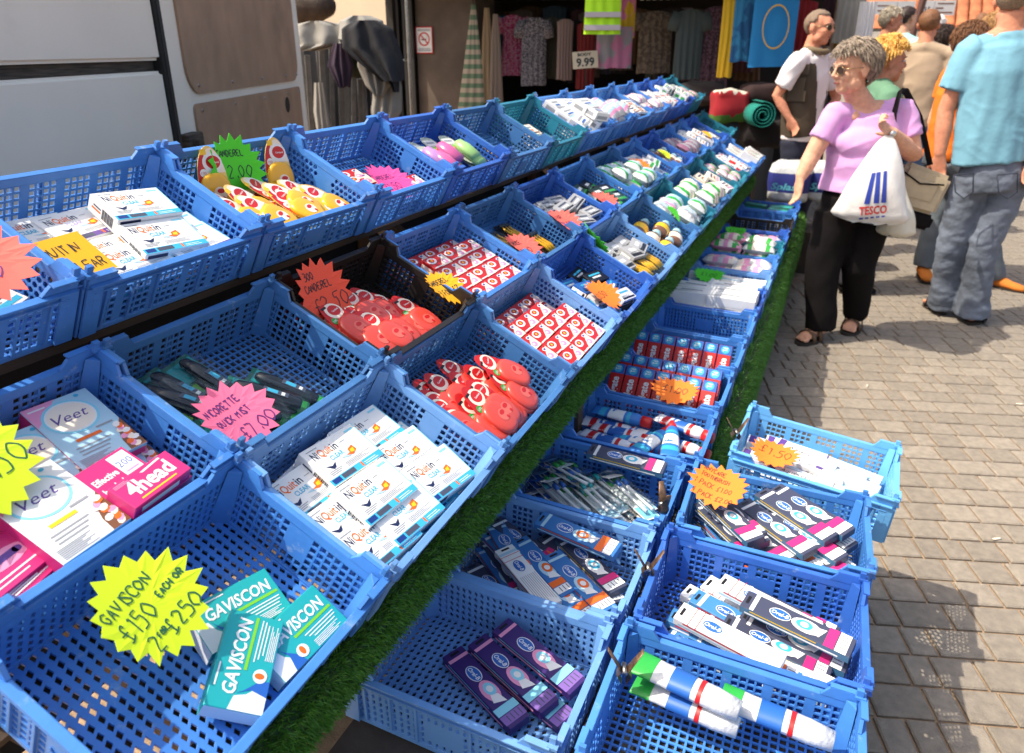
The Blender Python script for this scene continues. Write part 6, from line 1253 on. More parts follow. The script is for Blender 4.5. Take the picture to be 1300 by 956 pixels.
def hair_mesh(root, M, s, m_, style, seed=1, thick=.014, hairline=.42):
    rnd = random.Random(seed); b = MB(); b.ball((0, 0, 0), (1, 1, 1), 48, 34); c = Vector((0, -.014, .032)); R = Vector((.076, .096, .086)); out = []; T = M @ Matrix.Scale(s, 4); shell = []
    for p in b.v:
        d = Vector(p); face = (d.y > .25 and d.z < hairline-.0) or (d.z < -.35 and d.y > -.35) or d.z < -.82 or (abs(d.x) > .6 and -.6 < d.z < .05 and d.y > -.25)
        n1 = noise.noise(d*3.2+Vector((seed, 0, 0))); n2 = noise.noise(d*8+Vector((0, seed, 0)))
        t = thick*(1+.5*n1+.35*n2) if not face else -.02
        q = Vector((d.x*(R.x+t), d.y*(R.y+t), d.z*(R.z+t)))+c; out.append(tuple(T @ q))
        if not face: shell.append((d, q))
    b.v = out; h = b.build('hair', m_, root, smooth=True)
    if style in ('wavy', 'curly'):
        st_ = MB(); st_.T = T; n = (2200 if seed == 3 else 700) if style == 'wavy' else 650
        for k in range(n):
            d, q = rnd.choice(shell); nrm = d.normalized(); tan = nrm.cross(Vector((rnd.uniform(-.3, .3), 1, rnd.uniform(-.3, .3)))); tan = (tan.normalized() if tan.length > 1e-4 else Vector((1, 0, 0)))*rnd.choice((-1, 1)); dn = Vector((0, -.25, -1)); dn = (dn-nrm*dn.dot(nrm)); dn = dn.normalized() if dn.length > .01 else tan
            pts = []
            if style == 'wavy':
                L = rnd.uniform(.022, .045); ph = rnd.random()*6
                for i in range(7): u = i/6; pts.append(q+nrm*(.003+.008*math.sin(u*3.1))+dn*L*u+tan*.008*math.sin(u*5+ph))
                st_.tube(pts, [q_*(.58 if seed == 3 else 1) for q_ in (.0009, .0020, .0025, .0025, .0022, .0017, .0006)], 4)
            else:
                r = rnd.uniform(.006, .011); ph = rnd.random()*6
                for i in range(13): a = i*.85+ph; pts.append(q+nrm*(.004+r*math.sin(a))+tan*r*math.cos(a)+dn*(.0022*i))
                st_.tube(pts, [.0022]*12+[.0008], 4)
        st_.build('hair_locks', m_, h, smooth=True)
    return h
def aim(fwd, up=(0, 0, 1)):
    y = Vector(fwd).normalized(); z = Vector(up); x = y.cross(z).normalized(); z = x.cross(y); return Matrix((x, y, z)).transposed().to_4x4()
def shoe(root, I, heel, toe, w, m_, sole, name='shoe', hh=.075):
    heel, toe = Vector(heel), Vector(toe); d = (toe-heel); L = d.length; M = aim(d); M.translation = heel; M = I @ M
    b = MB(); b.tube([(0, -.012, hh*.45), (0, .01, hh*.58), (0, L*.28, hh*.62), (0, L*.55, hh*.48), (0, L*.8, hh*.40), (0, L*.97, hh*.34), (0, L*1.02, hh*.30)], [(w*.25, hh*.28), (w*.40, hh*.52), (w*.42, hh*.58), (w*.47, hh*.40), (w*.50, hh*.33), (w*.34, hh*.25), (w*.12, hh*.12)], 14, up=(0, 0, 1)); o = b.build(name, m_, root, M, True)
    b = MB(); n = 22; P = []
    for k in range(n): q = 2*math.pi*k/n; yy = L*.5+L*.54*math.sin(q); P.append((w*(.50 if yy > L*.4 else .44)*math.cos(q), yy))
    b.prism(P, -.002, .016); b.build('sole', sole, o); return o
def sandal(root, I, heel, toe, w, m_, sole):
    heel, toe = Vector(heel), Vector(toe); d = (toe-heel); L = d.length; M = aim(d); M.translation = heel; M = I @ M; n = 22
    b = MB(); P = [(w*(.52 if math.sin(2*math.pi*k/n) > -.2 else .44)*math.cos(2*math.pi*k/n), L*.5+L*.55*math.sin(2*math.pi*k/n)) for k in range(n)]; b.prism(P, 0, .020); o = b.build('sandal', sole, root, M)
    for yy, hgt, dy in ((L*.60, .084, .0), (L*.36, .112, .012)):
        s_ = MB(); s_.tube([(-w*.50, yy-dy, .015), (-w*.40, yy, hgt*.75), (0, yy+dy, hgt), (w*.40, yy, hgt*.75), (w*.50, yy-dy, .015)], [(.003, .017)]*5, 8, up=(0, 1, 0)); s_.build('strap', m_, o, smooth=True)
    return o
def bare_foot(mb, heel, toe, w, lift=.02):
    heel, toe = Vector(heel), Vector(toe); d = toe-heel; L = d.length; u = Vector((0, 0, 1)); d.normalize(); s = d.cross(u).normalized()
    mb.tube([heel+u*(lift+.03)-d*.01, heel+u*(lift+.04)+d*.03, heel+u*(lift+.045)+d*L*.35, heel+u*(lift+.028)+d*L*.62, heel+u*(lift+.018)+d*L*.82], [(w*.25, .024), (w*.36, .036), (w*.38, .042), (w*.45, .026), (w*.42, .015)], 12, up=u)
    for k, (o, l) in enumerate(((-.34, .20), (-.15, .21), (.02, .19), (.17, .165), (.30, .14))): p = heel+d*L*.78+s*w*o+u*(lift+.014); mb.tube([p, p+d*L*l*.6, p+d*L*l], [.0095 if k else .013, .0095 if k else .0125, .006], 8)
def person_root(label, x, y): return tag(empty('person', Matrix.Translation((x, y, 0))), label, 'person')
def inv(root): return Matrix.Translation(-root.location)
class Fig:
    """collects a figure in world space, writes parts under its root"""
    def __init__(s, label, x, y): s.root = person_root(label, x, y); s.I = Matrix.Translation((-x, -y, 0)); s.body = MB(); s.body.T = s.I.copy()
    def local(s): b = MB(); b.T = s.I.copy(); return b
    def cloth(s, mb, name, m_, voxel, sm=3, fold=None, extra=None):
        me = skin_mesh(mb, voxel, sm, fold, name); me.materials.append(m_); return link(name, me, s.root)
    def finish(s, voxel, m_=SKIN, sm=3): me = skin_mesh(s.body, voxel, sm); me.materials.append(m_); return link('body', me, s.root)

# ---- the woman in lilac with the carrier bag
F = Fig('woman in a lilac top and black trousers carrying a white carrier bag', .1, 4.43)
YB = 4.43
hd = at(1083, 89, YB-.06); face = Vector((-.80, -.58, -.10)); HM = aim(face); HM.translation = hd; HS = 1.02
B = F.body; head(B, HM, HS, True)
neck = at(1098, 140, YB+.03); cst = at(1097, 175, YB+.02); wst = at(1088, 225, YB+.02); hip = at(1086, 262, YB+.02)
B.tube([hd+Vector((.012, .03, -.03)), hd+Vector((.02, .045, -.10)), neck, cst], [.056, .058, .070, .09], 16)
shR, shL = at(1061, 144, YB-.05), at(1145, 139, YB+.07)
B.tube([shR, neck+Vector((0, 0, -.02)), shL], [.05, .075, .05], 14)
elR, wrR = at(1031, 197, YB-.10), at(1016, 226, YB-.16); elL, wrL = at(1158, 196, YB+.02), at(1131, 168, YB-.17)
B.tube([shR, shR*.5+elR*.5, elR, elR*.6+wrR*.4, wrR], [.054, .052, .045, .044, .029], 16); B.tube([shL, shL*.5+elL*.5, elL, elL*.6+wrL*.4, wrL], [.056, .058, .052, .048, .030], 16)
hand(B, wrR, at(1013, 246, YB-.18)-wrR, Vector((.8, .5, 0)), -1, .165, .30); hand(B, wrL, at(1112, 152, YB-.22)-wrL, Vector((-.2, .6, -.8)), 1, .165, .9)
B.tube([cst, wst, hip], [(.14, .10), (.13, .10), (.125, .095)], 16, up=(0, 1, 0))
knR, anR = at(1043, 345, 4.36), Vector((.028, 4.33, .09)); knL, anL = at(1090, 338, 4.44), Vector((.212, 4.62, .10)); hpR, hpL = at(1060, 268, YB-.02), at(1108, 266, YB+.03)
B.tube([hpR, knR, anR], [.075, .05, .036], 12); B.tube([hpL, knL, anL], [.075, .05, .036], 12)
fR = (Vector((.035, 4.36, 0)), Vector((-.075, 4.20, 0))); fL = (Vector((.222, 4.66, .015)), Vector((.178, 4.47, 0)))
for a, c, an in ((*fR, anR), (*fL, anL)): bare_foot(B, a, c, .092); B.tube([an, a+Vector((0, 0, .06))], [.034, .036], 10)
F.finish(.0052, SKIN, 2); face_parts(F.root, F.I @ HM, HS, 'brown')
hair_mesh(F.root, F.I @ HM, HS*1.03, mat('grey_brown_hair', srgb(150, 134, 118), .6, var=.45, vscale=55, stretch=(1, 1, .4)), 'wavy', 3, .024, .46)
LIL = mat('lilac_jersey', srgb(206, 152, 204), .85, var=.05, vscale=8, bump=.15, bscale=30, sheen=.1)
T = F.local(); T.tube([neck+Vector((0, .0, -.045)), at(1097, 150, YB+.02), cst, at(1094, 205, YB+.0), wst, at(1083, 246, YB+.01)], [(.10, .075), (.170, .105), (.192, .145), (.180, .150), (.180, .150), (.190, .158)], 28, up=(0.3, 1, 0))
T.tube([shR, neck+Vector((0, 0, -.048)), shL], [.058, .080, .058], 16)
T.ball(at(1097, 182, YB-.085), (.150, .078, .085), 18, 12)
T.tube([shR+Vector((.05, .02, .0)), shR, shR*.72+elR*.28, shR*.38+elR*.62], [.062, .066, .066, .066], 18); T.tube([shL+Vector((-.05, -.02, .0)), shL, shL*.7+elL*.3, shL*.36+elL*.64], [.064, .068, .071, .072], 18)
TOPO = F.cloth(T, 'lilac_top', LIL, .0075, 3, lambda co, n: folds(.006, 2.0, (5, 5, 12))(co, n)+crease(.010, 1.0, 9)(co, n))
from mathutils.bvhtree import BVHTree
def on_surface(ob, I, px, py):
    """where the sight line of a pixel meets a part already built, in root space"""
    me = ob.data; t = BVHTree.FromPolygons([v.co for v in me.vertices], [tuple(p.vertices) for p in me.polygons]); d = (FW+RT*((px-650)/FPX)+UP*((433-py)/FPX)).normalized(); h = t.ray_cast(I @ EYE, d); return h[0], h[1]
kp, kn_ = on_surface(TOPO, F.I, 1087, 147)
if kp:
    b = MB(); MM = aim(kn_, (0, 0, 1)); MM.translation = kp; b.T = MM; b.ball((0, -.006, 0), (.026, .011, .026), 18, 10); b.build('neck_keyhole', SKIN, F.root, smooth=True)
BLK = mat('black_trouser_cloth', (.007, .0055, .006), .9, var=.2, bump=.2, bscale=20, spec=.15)
T = F.local(); T.tube([at(1084, 238, YB+.01), at(1085, 255, YB+.02), hip+Vector((0, 0, -.02))], [(.166, .140), (.182, .155), (.180, .150)], 24, up=(.3, 1, 0)); T.tube([hpR, hpR*.5+knR*.5, knR, knR*.4+anR*.6, anR+Vector((0, 0, -.02))], [.112, .104, .094, .088, .086], 18); T.tube([hpL, hpL*.5+knL*.5, knL, knL*.4+anL*.6, anL+Vector((0, 0, -.005))], [.112, .100, .088, .078, .072], 18)
F.cloth(T, 'trousers', BLK, .011, 3, folds(.009, 5.0, (7, 7, 6)))
SAN = mat('brown_sandal_leather', (.12, .065, .035), .55); SOL = mat('dark_sole', (.03, .022, .018), .7)
for a, c in (fR, fL): sandal(F.root, F.I, a, c, .108, SAN, SOL)
wt = F.local(); wt.ball(at(1133.5, 170, YB-.215), (.017, .010, .017), 12, 8); wt.build('wristwatch', mat('silver_watch', (.6, .6, .58), .25, metal=.9), F.root, smooth=True)
# carrier bag: a creased sack hanging from the hand
def sack(name, top, bot, w0, w1, dep, m_, label, seed, facing, cat='bag', amp=.25):
    top, bot = Vector(top), Vector(bot); b = MB(); rows, n = 22, 28; v = []; f = []; fx = Vector(facing).normalized(); sx = fx.cross(Vector((0, 0, 1))).normalized()
    for i in range(rows+1):
        t = i/rows; c = top+(bot-top)*t; wd = (w0+(w1-w0)*t**.75)*(1 if t < .9 else 1-.5*((t-.9)/.1)**2); dd = (.015+dep*math.sin(min(1, t*1.15)*math.pi*.62))*(1 if t < .9 else 1-.6*((t-.9)/.1)**2)
        for j in range(n):
            q = 2*math.pi*j/n; k = 1+amp*noise.noise(Vector((math.cos(q)*1.6+seed, math.sin(q)*1.6, t*2.2)))*(.3+t)+amp*.5*noise.noise(Vector((math.cos(q)*4, math.sin(q)*4+seed, t*1.2)))
            v.append(c+sx*(wd/2*math.cos(q)*k)+fx*(dd/2*math.sin(q)*k)+Vector((0, 0, .015*noise.noise(Vector((j*.5, seed, 0)))*(t > .85))))
    for i in range(rows):
        for j in range(n): f.append((i*n+j, i*n+(j+1) % n, (i+1)*n+(j+1) % n, (i+1)*n+j))
    f.append(tuple(range(n))); f.append(tuple(rows*n+j for j in range(n))[::-1]); b.add(v, f); o = b.build(name, m_, None, None, True); return tag(o, label, cat)
BAGW = mat('white_carrier_film', (.74, .72, .70), .35, bump=.35, bscale=22)
tpl = at(1128, 172, YB-.24); fc = Vector((-.15, -1, .1))
bag = sack('carrier_bag', tpl, at(1103, 283, YB-.20), .035, .40, .16, BAGW, 'white plastic carrier bag with blue stripes and red lettering', 4, fc, amp=.16)
def on_bag(px, py):
    h, n_ = on_surface(bag, Matrix.Identity(4), px, py); return (h+n_*(.0025 if n_.y < 0 else -.0025)) if h else at(px, py, YB-.335)
p = PR(); bl = flat('carrier_blue', 44, 66, 160)
def strip(pts, m_, n=7):
    a, b_, c, d = pts; mix = lambda u, v, t: (u[0]+(v[0]-u[0])*t, u[1]+(v[1]-u[1])*t); V = []
    for k in range(n+1): l, r = mix(a, d, k/n), mix(b_, c, k/n); V += [on_bag(*l), on_bag(*mix(l, r, .5)), on_bag(*r)]
    p.add(V, [(3*k+j, 3*k+j+1, 3*k+j+4, 3*k+j+3) for k in range(n) for j in (0, 1)], p.i(m_))
for q in ([(1107, 220), (1112, 219), (1104, 259), (1097, 259)], [(1113, 219), (1118, 218), (1116, 258), (1109, 258)], [(1122, 217.5), (1126, 217), (1125, 257), (1118.5, 257.5)]): strip(q, bl)
o_ = on_bag(1091, 273); ux = (on_bag(1126, 270)-o_).normalized(); uy = (on_bag(1092, 263)-o_); uy = (uy-ux*uy.dot(ux)).normalized(); TM = Matrix((ux, uy, ux.cross(uy))).transposed().to_4x4(); TM.translation = o_
v_, f_, wd_ = print_mesh('TESCO', .050, .03, .1); sc_ = (on_bag(1126, 270)-o_).length/wd_; p.add([on_bag(1091+35*q[0]/wd_-.10*q[1]/.05*0, 273-3*q[0]/wd_-10*q[1]/.050) for q in v_], f_, p.i(flat('carrier_red', 206, 44, 40)))
for k in range(5): strip([(1091+7*k, 276.5-.7*k), (1095.5+7*k, 276-.7*k), (1095.5+7*k, 278-.7*k), (1091+7*k, 278.5-.7*k)], bl)
pr_ = link('printing', p.done(), bag)
bag2 = sack('carrier_bag', at(1132, 225, YB-.05), at(1136, 300, YB-.06), .10, .22, .14, mat('milky_carrier_film', (.66, .62, .52), .35, bump=.35, bscale=22), 'plain milky carrier bag hanging behind the striped one', 9, fc, amp=.22)
# shoulder bag
SBG = mat('beige_bag_cloth', (.46, .37, .25), .85, var=.10, vscale=14, bump=.25, bscale=25); sbx = at(1160, 245, YB+.10); SM = aim(Vector((.25, -1, 0))) @ Matrix.Rotation(RAD(-14), 4, 'Y'); SM.translation = sbx
b = MB(); b.add([(-.14, -.055, .13), (.11, -.055, .15), (.11, .055, .15), (-.14, .055, .13), (-.13, -.075, -.085), (.145, -.075, -.085), (.145, .075, -.085), (-.13, .075, -.085)], [(0, 1, 2, 3), (4, 7, 6, 5), (0, 4, 5, 1), (1, 5, 6, 2), (2, 6, 7, 3), (3, 7, 4, 0)]); sb_ = link('shoulder_bag', bevel(b.mesh('shoulder_bag', SBG), .022, 4), None, SM); tag(sb_, 'beige shoulder bag with black base and black strap', 'handbag')
b = MB(); b.box((.007, 0, -.125), (.285, .156, .085)); link('black_base', bevel(b.mesh('black_base', BLK), .018, 3), sb_)
b = MB(); b.box((.02, .064, .03), (.20, .02, .11)); link('front_pocket', bevel(b.mesh('front_pocket', SBG), .008, 3), sb_)
b = MB(); b.tube([(-.10, .072, .085), (.02, .078, .06), (.13, .072, .10)], .005, 6); b.build('piping', BLK, sb_, smooth=True)
b = MB(); MI = SM.inverted(); st0 = at(1141, 122, YB+.0); b.tube([MI @ q for q in (at(1140, 205, YB+.06), at(1133, 172, YB-.03), at(1135, 145, YB-.06), st0+Vector((0, -.02, .03)), at(1150, 116, YB+.10), at(1168, 150, YB+.24), sbx+Vector((.06, .10, .14)))], [(.019, .003)]*7, 8); b.build('strap', BLK, sb_, smooth=True)

# ---- man in the blue T-shirt, seen from behind
F = Fig('man in a sky blue shirt and faded jeans walking away', .79, 5.06); YM = 5.06; B = F.body
hd = at(1288, 2, YM+.02); HM = aim((.35, .93, -.05)); HM.translation = hd; head(B, HM, 1.1)
neck = at(1281, 42, YM); cst = at(1272, 90, YM); wst = at(1262, 165, YM); hip = at(1260, 212, YM)
shL, shR = at(1234, 66, YM-.02), at(1322, 60, YM+.02); elL, wrL = at(1201, 140, YM-.02), at(1193, 197, YM-.06); elR, wrR = at(1345, 142, YM+.02), at(1310, 205, YM-.08)
B.tube([hd+Vector((0, -.02, -.05)), neck, cst], [.062, .070, .10], 16); B.tube([shL, neck, shR], [.055, .075, .055], 12); B.tube([cst, wst, hip], [(.16, .11), (.15, .11), (.15, .11)], 16, up=(0, 1, 0))
for s_, e_, w_ in ((shL, elL, wrL), (shR, elR, wrR)): B.tube([s_, s_*.5+e_*.5, e_, e_*.6+w_*.4, w_], [.06, .055, .046, .047, .031], 16)
hand(B, wrL, at(1192, 222, YM-.06)-wrL, Vector((.3, .9, 0)), -1, .185, .45); hand(B, wrR, at(1300, 232, YM-.1)-wrR, Vector((-.6, .6, 0)), 1, .185, .45)
hpL, hpR = at(1236, 225, YM), at(1283, 225, YM); knL, anL = at(1206, 315, 5.06), Vector((.735, 5.15, .10)); knR, anR = at(1247, 318, 5.02), Vector((.875, 5.03, .09))
B.tube([hpL, knL, anL], [.09, .06, .04], 12); B.tube([hpR, knR, anR], [.09, .06, .04], 12)
fL = (Vector((.735, 5.12, 0)), Vector((.66, 5.32, 0))); fR = (Vector((.868, 4.98, 0)), Vector((.95, 5.18, 0)))
for a, c, an in ((*fL, anL), (*fR, anR)): bare_foot(B, a, c, .10); B.tube([an, a+Vector((0, 0, .05))], [.036, .036], 10)
F.finish(.007, SKINR, 2); face_parts(F.root, F.I @ HM, 1.1); hair_mesh(F.root, F.I @ HM, 1.1, mat('cropped_grey_hair', srgb(128, 106, 86), .85, var=.3, vscale=120), 'short', 7, .006, .5)
TSH = mat('sky_blue_jersey', srgb(112, 164, 184), .85, var=.04, vscale=6, bump=.2, bscale=40)
T = F.local(); T.tube([neck+Vector((0, 0, -.02)), at(1279, 58, YM), cst, at(1268, 130, YM), wst, at(1258, 205, YM)], [(.085, .075), (.175, .105), (.215, .14), (.205, .145), (.205, .150), (.212, .155)], 28, up=(-.3, 1, 0))
T.tube([shL, neck+Vector((0, 0, -.03)), shR], [.068, .085, .068], 14)
for s_, e_ in ((shL, elL), (shR, elR)): T.tube([s_*.8+neck*.2, s_, s_*.7+e_*.3, s_*.35+e_*.65], [.085, .088, .090, .090], 18)
F.cloth(T, 'blue_shirt', TSH, .0085, 3, lambda co, n: folds(.010, 9.0, (10, 10, 2.4))(co, n)+crease(.005, 4.0, 12, .3)(co, n))
JEAN = mat('faded_denim', srgb(98, 106, 120), .88, var=.5, vscale=4, bump=.5, bscale=45); JND = mat('dark_denim_stitch', srgb(40, 46, 62), .85)
T = F.local(); T.tube([at(1259, 200, YM), at(1260, 225, YM), at(1260, 240, YM)], [(.165, .135), (.185, .150), (.175, .145)], 24, up=(-.3, 1, 0))
for h_, k_, a_ in ((hpL, knL, anL), (hpR, knR, anR)): T.tube([h_, h_*.5+k_*.5, k_, k_*.45+a_*.55, a_+Vector((0, 0, -.045))], [.108, .096, .080, .084, .098], 18)
F.cloth(T, 'jeans', JEAN, .0095, 3, lambda co, n: folds(.0065, 3.3, (13, 13, 22))(co, n)+folds(.005, 1.3, (5, 5, 9))(co, n))
for px0, px1, yp in ((1211, 1236, 222), (1266, 1292, 222)):
    b = F.local(); q = [at(px0, yp, YM-.215), at(px1, yp-2, YM-.215), at(px1-1, yp+22, YM-.215), at((px0+px1)/2, yp+30, YM-.21), at(px0+2, yp+22, YM-.215)]; b.tube(q+q[:1], .004, 5); b.build('pocket_seam', JND, F.root, smooth=True)
for a, c in (fL, fR): sandal(F.root, F.I, a, c, .112, BLK, SOL)

def simple(label, hpx, hpy, y, facing, H, top, legs, hairm, style='short', skin=SKIN, shoes=None, sleeve=.62, stride=0, shorts=False, foldseed=1, wide=1.0, pose=None, hs=1.03, thick=.008, vox=.013, glasses=None, hl=.45, feet=None):
    """a standing or walking figure under a head placed at a photo pixel; H sets its scale"""
    hc = at(hpx, hpy, y); fx = Vector(facing).normalized(); rx = fx.cross(Vector((0, 0, 1))).normalized(); x, yy = hc.x, hc.y; F = Fig(label, x, yy); top_z = hc.z+.118*hs; k = top_z/1.0 if H is None else H; B = F.body
    base = Vector((x, yy, top_z-k)); base.z = max(base.z, 0) if False else 0; k = top_z
    J = lambda f, r, u: base-fx*.02+fx*f*k+rx*r*k+Vector((0, 0, u*k))
    HM = aim(pose['look'] if pose and 'look' in pose else fx); HM.translation = hc; head(B, HM, hs)
    neck, cst, wst, hip = J(-.01, 0, .855), J(0, 0, .74), J(.0, 0, .62), J(-.005, 0, .53)
    B.tube([hc-fx*.02+Vector((0, 0, -.05)), neck, cst], [.055, .065, .09], 14)
    sh = {s: J(0, .108*s*wide, .808) for s in (-1, 1)}; P = pose or {}
    el = {s: P.get(('el', s)) or J(-.02, .140*s*wide, .63) for s in (-1, 1)}; wr = {s: P.get(('wr', s)) or J(.03, .140*s*wide, .49) for s in (-1, 1)}
    B.tube([sh[-1], neck+Vector((0, 0, -.01)), sh[1]], [.045, .065, .045], 12); B.tube([cst, wst, hip], [(.13*wide, .10), (.125*wide, .10), (.135*wide, .105)], 14, up=fx)
    for s in (-1, 1): B.tube([sh[s], sh[s]*.5+el[s]*.5, el[s], el[s]*.6+wr[s]*.4, wr[s]], [.05, .046, .038, .038, .026], 12); hand(B, wr[s], wr[s]-el[s], -rx*s, -s, .165, .4)
    ft = feet or {s: (base+rx*(.055*s*k)+fx*(stride*s)-fx*.08, base+rx*(.06*s*k)+fx*(stride*s)+fx*.15) for s in (-1, 1)}
    hp = {s: J(0, .055*s, .50) for s in (-1, 1)}; an = {s: ft[s][0]+(ft[s][1]-ft[s][0]).normalized()*.03+Vector((0, 0, .08)) for s in (-1, 1)}; kn = {s: hp[s]*.48+an[s]*.52+fx*.05 for s in (-1, 1)}
    for s in (-1, 1): B.tube([hp[s], kn[s], kn[s]*.6+an[s]*.4, an[s]], [.08, .052, .050, .034], 12)
    F.finish(.0085, skin, 3); face_parts(F.root, F.I @ HM, hs, glasses); hair_mesh(F.root, F.I @ HM, hs, hairm, style, int(hpx), thick, hl)
    T = F.local(); T.tube([neck+Vector((0, 0, -.03)), J(0, 0, .82), cst, wst, J(0, 0, .50)], [(.075, .065), (.155*wide, .095), (.180*wide, .125), (.172*wide, .130), (.185*wide, .135)], 24, up=fx)
    T.tube([sh[-1], neck+Vector((0, 0, -.022)), sh[1]], [.056, .074, .056], 14)
    for s in (-1, 1): T.tube([sh[s]*.8+neck*.2, sh[s], sh[s]*.7+el[s]*.3, sh[s]*(1-sleeve)+el[s]*sleeve], [.068, .070, .072, .070], 14)
    F.cloth(T, 'shirt', top, .011, 3, lambda co, n: folds(.006, foldseed, (6, 6, 9))(co, n)+crease(.012, foldseed, 7)(co, n))
    T = F.local(); T.tube([J(0, 0, .545), hip, J(0, 0, .48)], [(.150*wide, .115), (.162*wide, .13), (.15*wide, .125)], 20, up=fx)
    for s in (-1, 1):
        pts = [hp[s], hp[s]*.5+kn[s]*.5, kn[s]]; rr = [.098, .092, .086]
        if not shorts: pts += [kn[s]*.45+an[s]*.55, an[s]+Vector((0, 0, -.02))]; rr += [.074, .072]
        T.tube(pts, rr, 14)
    F.cloth(T, 'shorts' if shorts else 'trousers', legs, vox, 3, folds(.008, foldseed+3, (8, 8, 10)))
    for s in (-1, 1): shoe(F.root, F.I, *ft[s], .10, shoes or BLK, SOL)
    return F
cl = lambda n, c, **k: mat(n, srgb(*c), .85, var=.05, vscale=6, bump=.15, bscale=30, **k)
HG = mat('thin_grey_hair', srgb(120, 100, 84), .8, var=.3, vscale=80); HB = mat('brown_hair', srgb(116, 76, 48), .7, var=.35, vscale=60); HD = mat('dark_brown_hair', srgb(44, 26, 20), .6, var=.35, vscale=60); HY = mat('curly_blonde_hair', srgb(226, 176, 92), .55, var=.3, vscale=60); HW = mat('white_grey_hair', srgb(176, 164, 146), .6, var=.3, vscale=60); HS_ = mat('sandy_hair', srgb(176, 132, 84), .6, var=.3, vscale=60)
# man with the utility vest
yv = 6.3; fv = Vector((.86, -.42, 0))
VF = simple('grey haired man in a white shirt and brown utility vest', 1040, 36, yv, fv, None, cl('white_polo', (222, 214, 214)), cl('navy_trousers', (26, 30, 48)), HG, 'short', SKINR, sleeve=.72, wide=1.06, glasses='dark', hl=.62, thick=.007,
   pose={'look': Vector((.90, -.42, -.06)), ('el', 1): at(986, 122, yv-.20), ('wr', 1): at(1002, 150, yv-.22), ('el', -1): at(1062, 125, yv+.25), ('wr', -1): at(1048, 150, yv+.05)})
T = VF.local(); pv = at(1026, 70, yv); T.tube([at(1024, 62, yv), at(1024, 74, yv), at(1022, 100, yv), at(1021, 135, yv), at(1020, 172, yv)], [(.12, .085), (.168, .118), (.196, .150), (.195, .156), (.205, .162)], 24, up=fv)
vs_ = skin_mesh(T, .012, 3, folds(.006, 4.4, (6, 6, 8)), 'vest'); bm = bmesh.new(); bm.from_mesh(vs_); ctr = VF.I @ at(1022, 110, yv)
rx_ = fv.cross(Vector((0, 0, 1))); rm = [f for f in bm.faces if (lambda d: d.dot(fv) > .02 and abs(d.dot(rx_)) < .070)(f.calc_center_median()-Vector((ctr.x, ctr.y, f.calc_center_median().z)))]
bmesh.ops.delete(bm, geom=rm, context='FACES'); bm.to_mesh(vs_); bm.free(); vs_.materials.append(cl('olive_brown_vest', (66, 54, 40))); vo = link('utility_vest', vs_, VF.root)
for px, py, w_, h_ in ((1013, 108, .10, .10), (1011, 122, .13, .075), (1020, 88, .08, .07)):
    b = VF.local(); c = at(px, py, yv-.185); b.T = VF.I @ (lambda M_: (setattr(M_, 'translation', c), M_)[1])(aim(Vector((-.1, -1, 0)))); b.box((0, 0, 0), (w_, .022, h_)); b.build('vest_pocket', cl('olive_brown_vest', (66, 54, 40)), vo)
b = VF.local(); nk = at(1036, 64, yv); b.tube([nk+Vector((.085*math.cos(q), .085*math.sin(q), .012*math.sin(q*2))) for q in (2*math.pi*k/14 for k in range(15))], (.022), 8, cap=False); b.build('collar', cl('khaki_collar', (112, 96, 72)), VF.root, smooth=True)
simple('woman with curly blonde hair behind the woman in lilac', 1127, 80, 5.45, (.55, -.1, 0) if False else (.9, .35, 0), None, cl('green_white_blouse', (90, 130, 104)), cl('dark_skirt_trousers', (40, 38, 46)), HY, 'curly', SKINR, thick=.034, hl=.5)
simple('man in a tan shirt and denim shorts walking away', 1179, 32, 7.6, (.10, 1, 0), None, cl('tan_shirt', (176, 152, 128)), cl('blue_denim', (70, 92, 122)), HB, 'short', SKINR, wide=1.12, shorts=True, thick=.007, stride=.08, sleeve=.68)
simple('person in an orange shirt and grey jeans with tan shoes', 1234, 55, 5.97, (.97, .25, 0), None, cl('orange_shirt', (232, 116, 30)), cl('grey_denim', (96, 104, 112)), HB, 'wavy', SKIN, cl('tan_shoe_leather', (206, 118, 44)), thick=.010, hl=.4, sleeve=.5,
   feet={-1: (Vector((.64, 5.93, .05)), Vector((.655, 5.76, .012)) if False else Vector((.70, 5.80, .012))), 1: (Vector((1.10, 5.97, 0)), Vector((1.30, 5.86, 0)))})
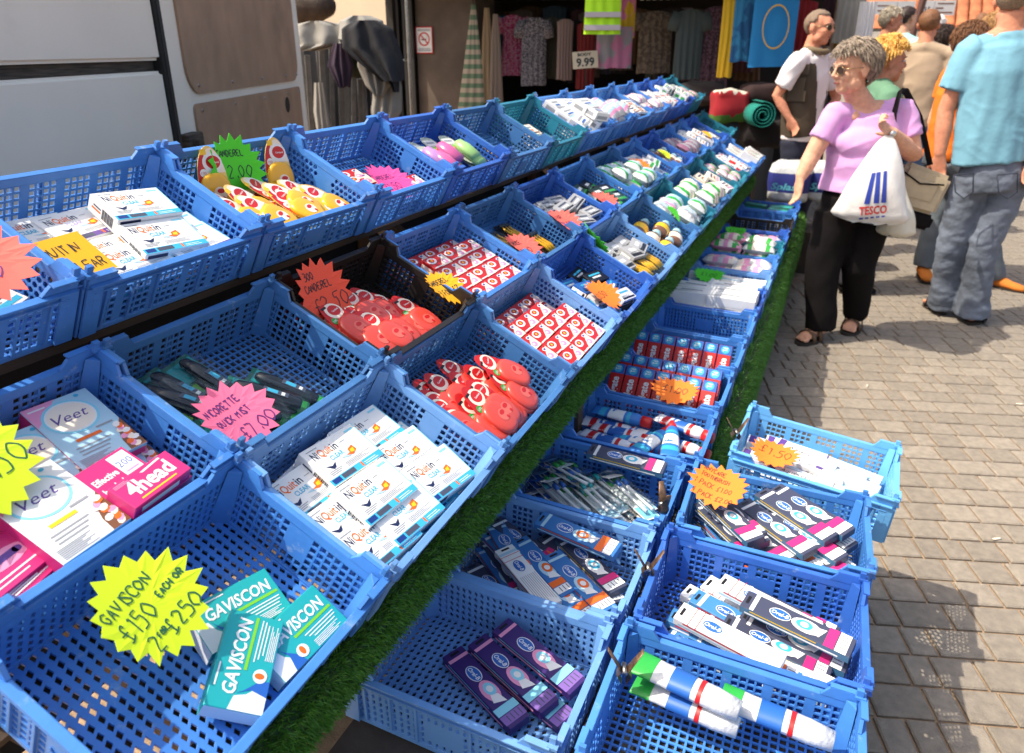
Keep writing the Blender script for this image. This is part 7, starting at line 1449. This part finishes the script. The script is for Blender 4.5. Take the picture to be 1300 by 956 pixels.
simple('white haired person in a grey top bending over a far stall', 1132, 27, 9.3, (.8, .2, -.1), None, cl('grey_top', (150, 148, 156)), cl('dark_trousers', (40, 40, 44)), HW, 'wavy', SKINR, thick=.014)
simple('woman with long dark hair beyond the tan shirt man', 1196, 52, 8.8, (.2, 1, 0), None, cl('dark_top', (50, 34, 36)), cl('dark_jeans', (46, 52, 66)), HD, 'wavy', SKIN, thick=.022, hl=.2)
simple('sandy haired person in a white top in the crowd', 1260, 36, 8.6, (-.4, 1, 0), None, cl('white_top', (220, 216, 214)), cl('blue_denim', (70, 92, 122)), HS_, 'wavy', SKIN, thick=.012)
simple('person in a white cap among the far shoppers', 1190, 34, 11.0, (.3, 1, 0), None, cl('pale_top', (206, 196, 190)), cl('dark_trousers', (40, 40, 44)), mat('white_cap', (.7, .66, .62), .8), 'short', SKINR, thick=.016, hl=.35)
simple('bald person in a pale blue top among the far shoppers', 1228, 40, 10.5, (.1, 1, 0), None, cl('pale_blue_top', (176, 204, 220)), cl('dark_trousers', (40, 40, 44)), SKINR, 'short', SKINR, thick=.002)
simple('person in a mint green top at the far stalls', 1152, 24, 10.0, (.7, .7, 0), None, cl('mint_top', (150, 206, 204)), cl('dark_trousers', (40, 40, 44)), HD, 'short', SKIN, thick=.012)
simple('person in a white shirt and brown cap further up the street', 1246, 30, 12.0, (.1, 1, 0), None, cl('white_top', (220, 216, 214)), cl('dark_trousers', (40, 40, 44)), HB, 'short', SKINR, thick=.012)

# ------------------------------------------------------------------ litter on the paving
for px, py, rz, lab in [(1266, 684, 30, 'white cigarette end on the sunny paving beside the sky blue crate'), (1101, 490, 80, 'cigarette end on the paving in front of the woman in lilac'), (1295, 513, 10, 'pale scrap of paper on the sunny paving')]:
    p_ = atz(px, py, .008); b = MB(); b.tube([(-.016, 0, 0), (.004, 0, 0), (.0042, 0, 0), (.014, .001, 0)], [.0037, .0037, .0038, .0038], 8); o = b.build('cigarette_end' if 'cig' in lab else 'paper_scrap', mat('cigarette_paper', (.7, .62, .5), .9), None, TR(p_.x, p_.y, .008, RAD(rz)), True); tag(o, lab, 'litter')
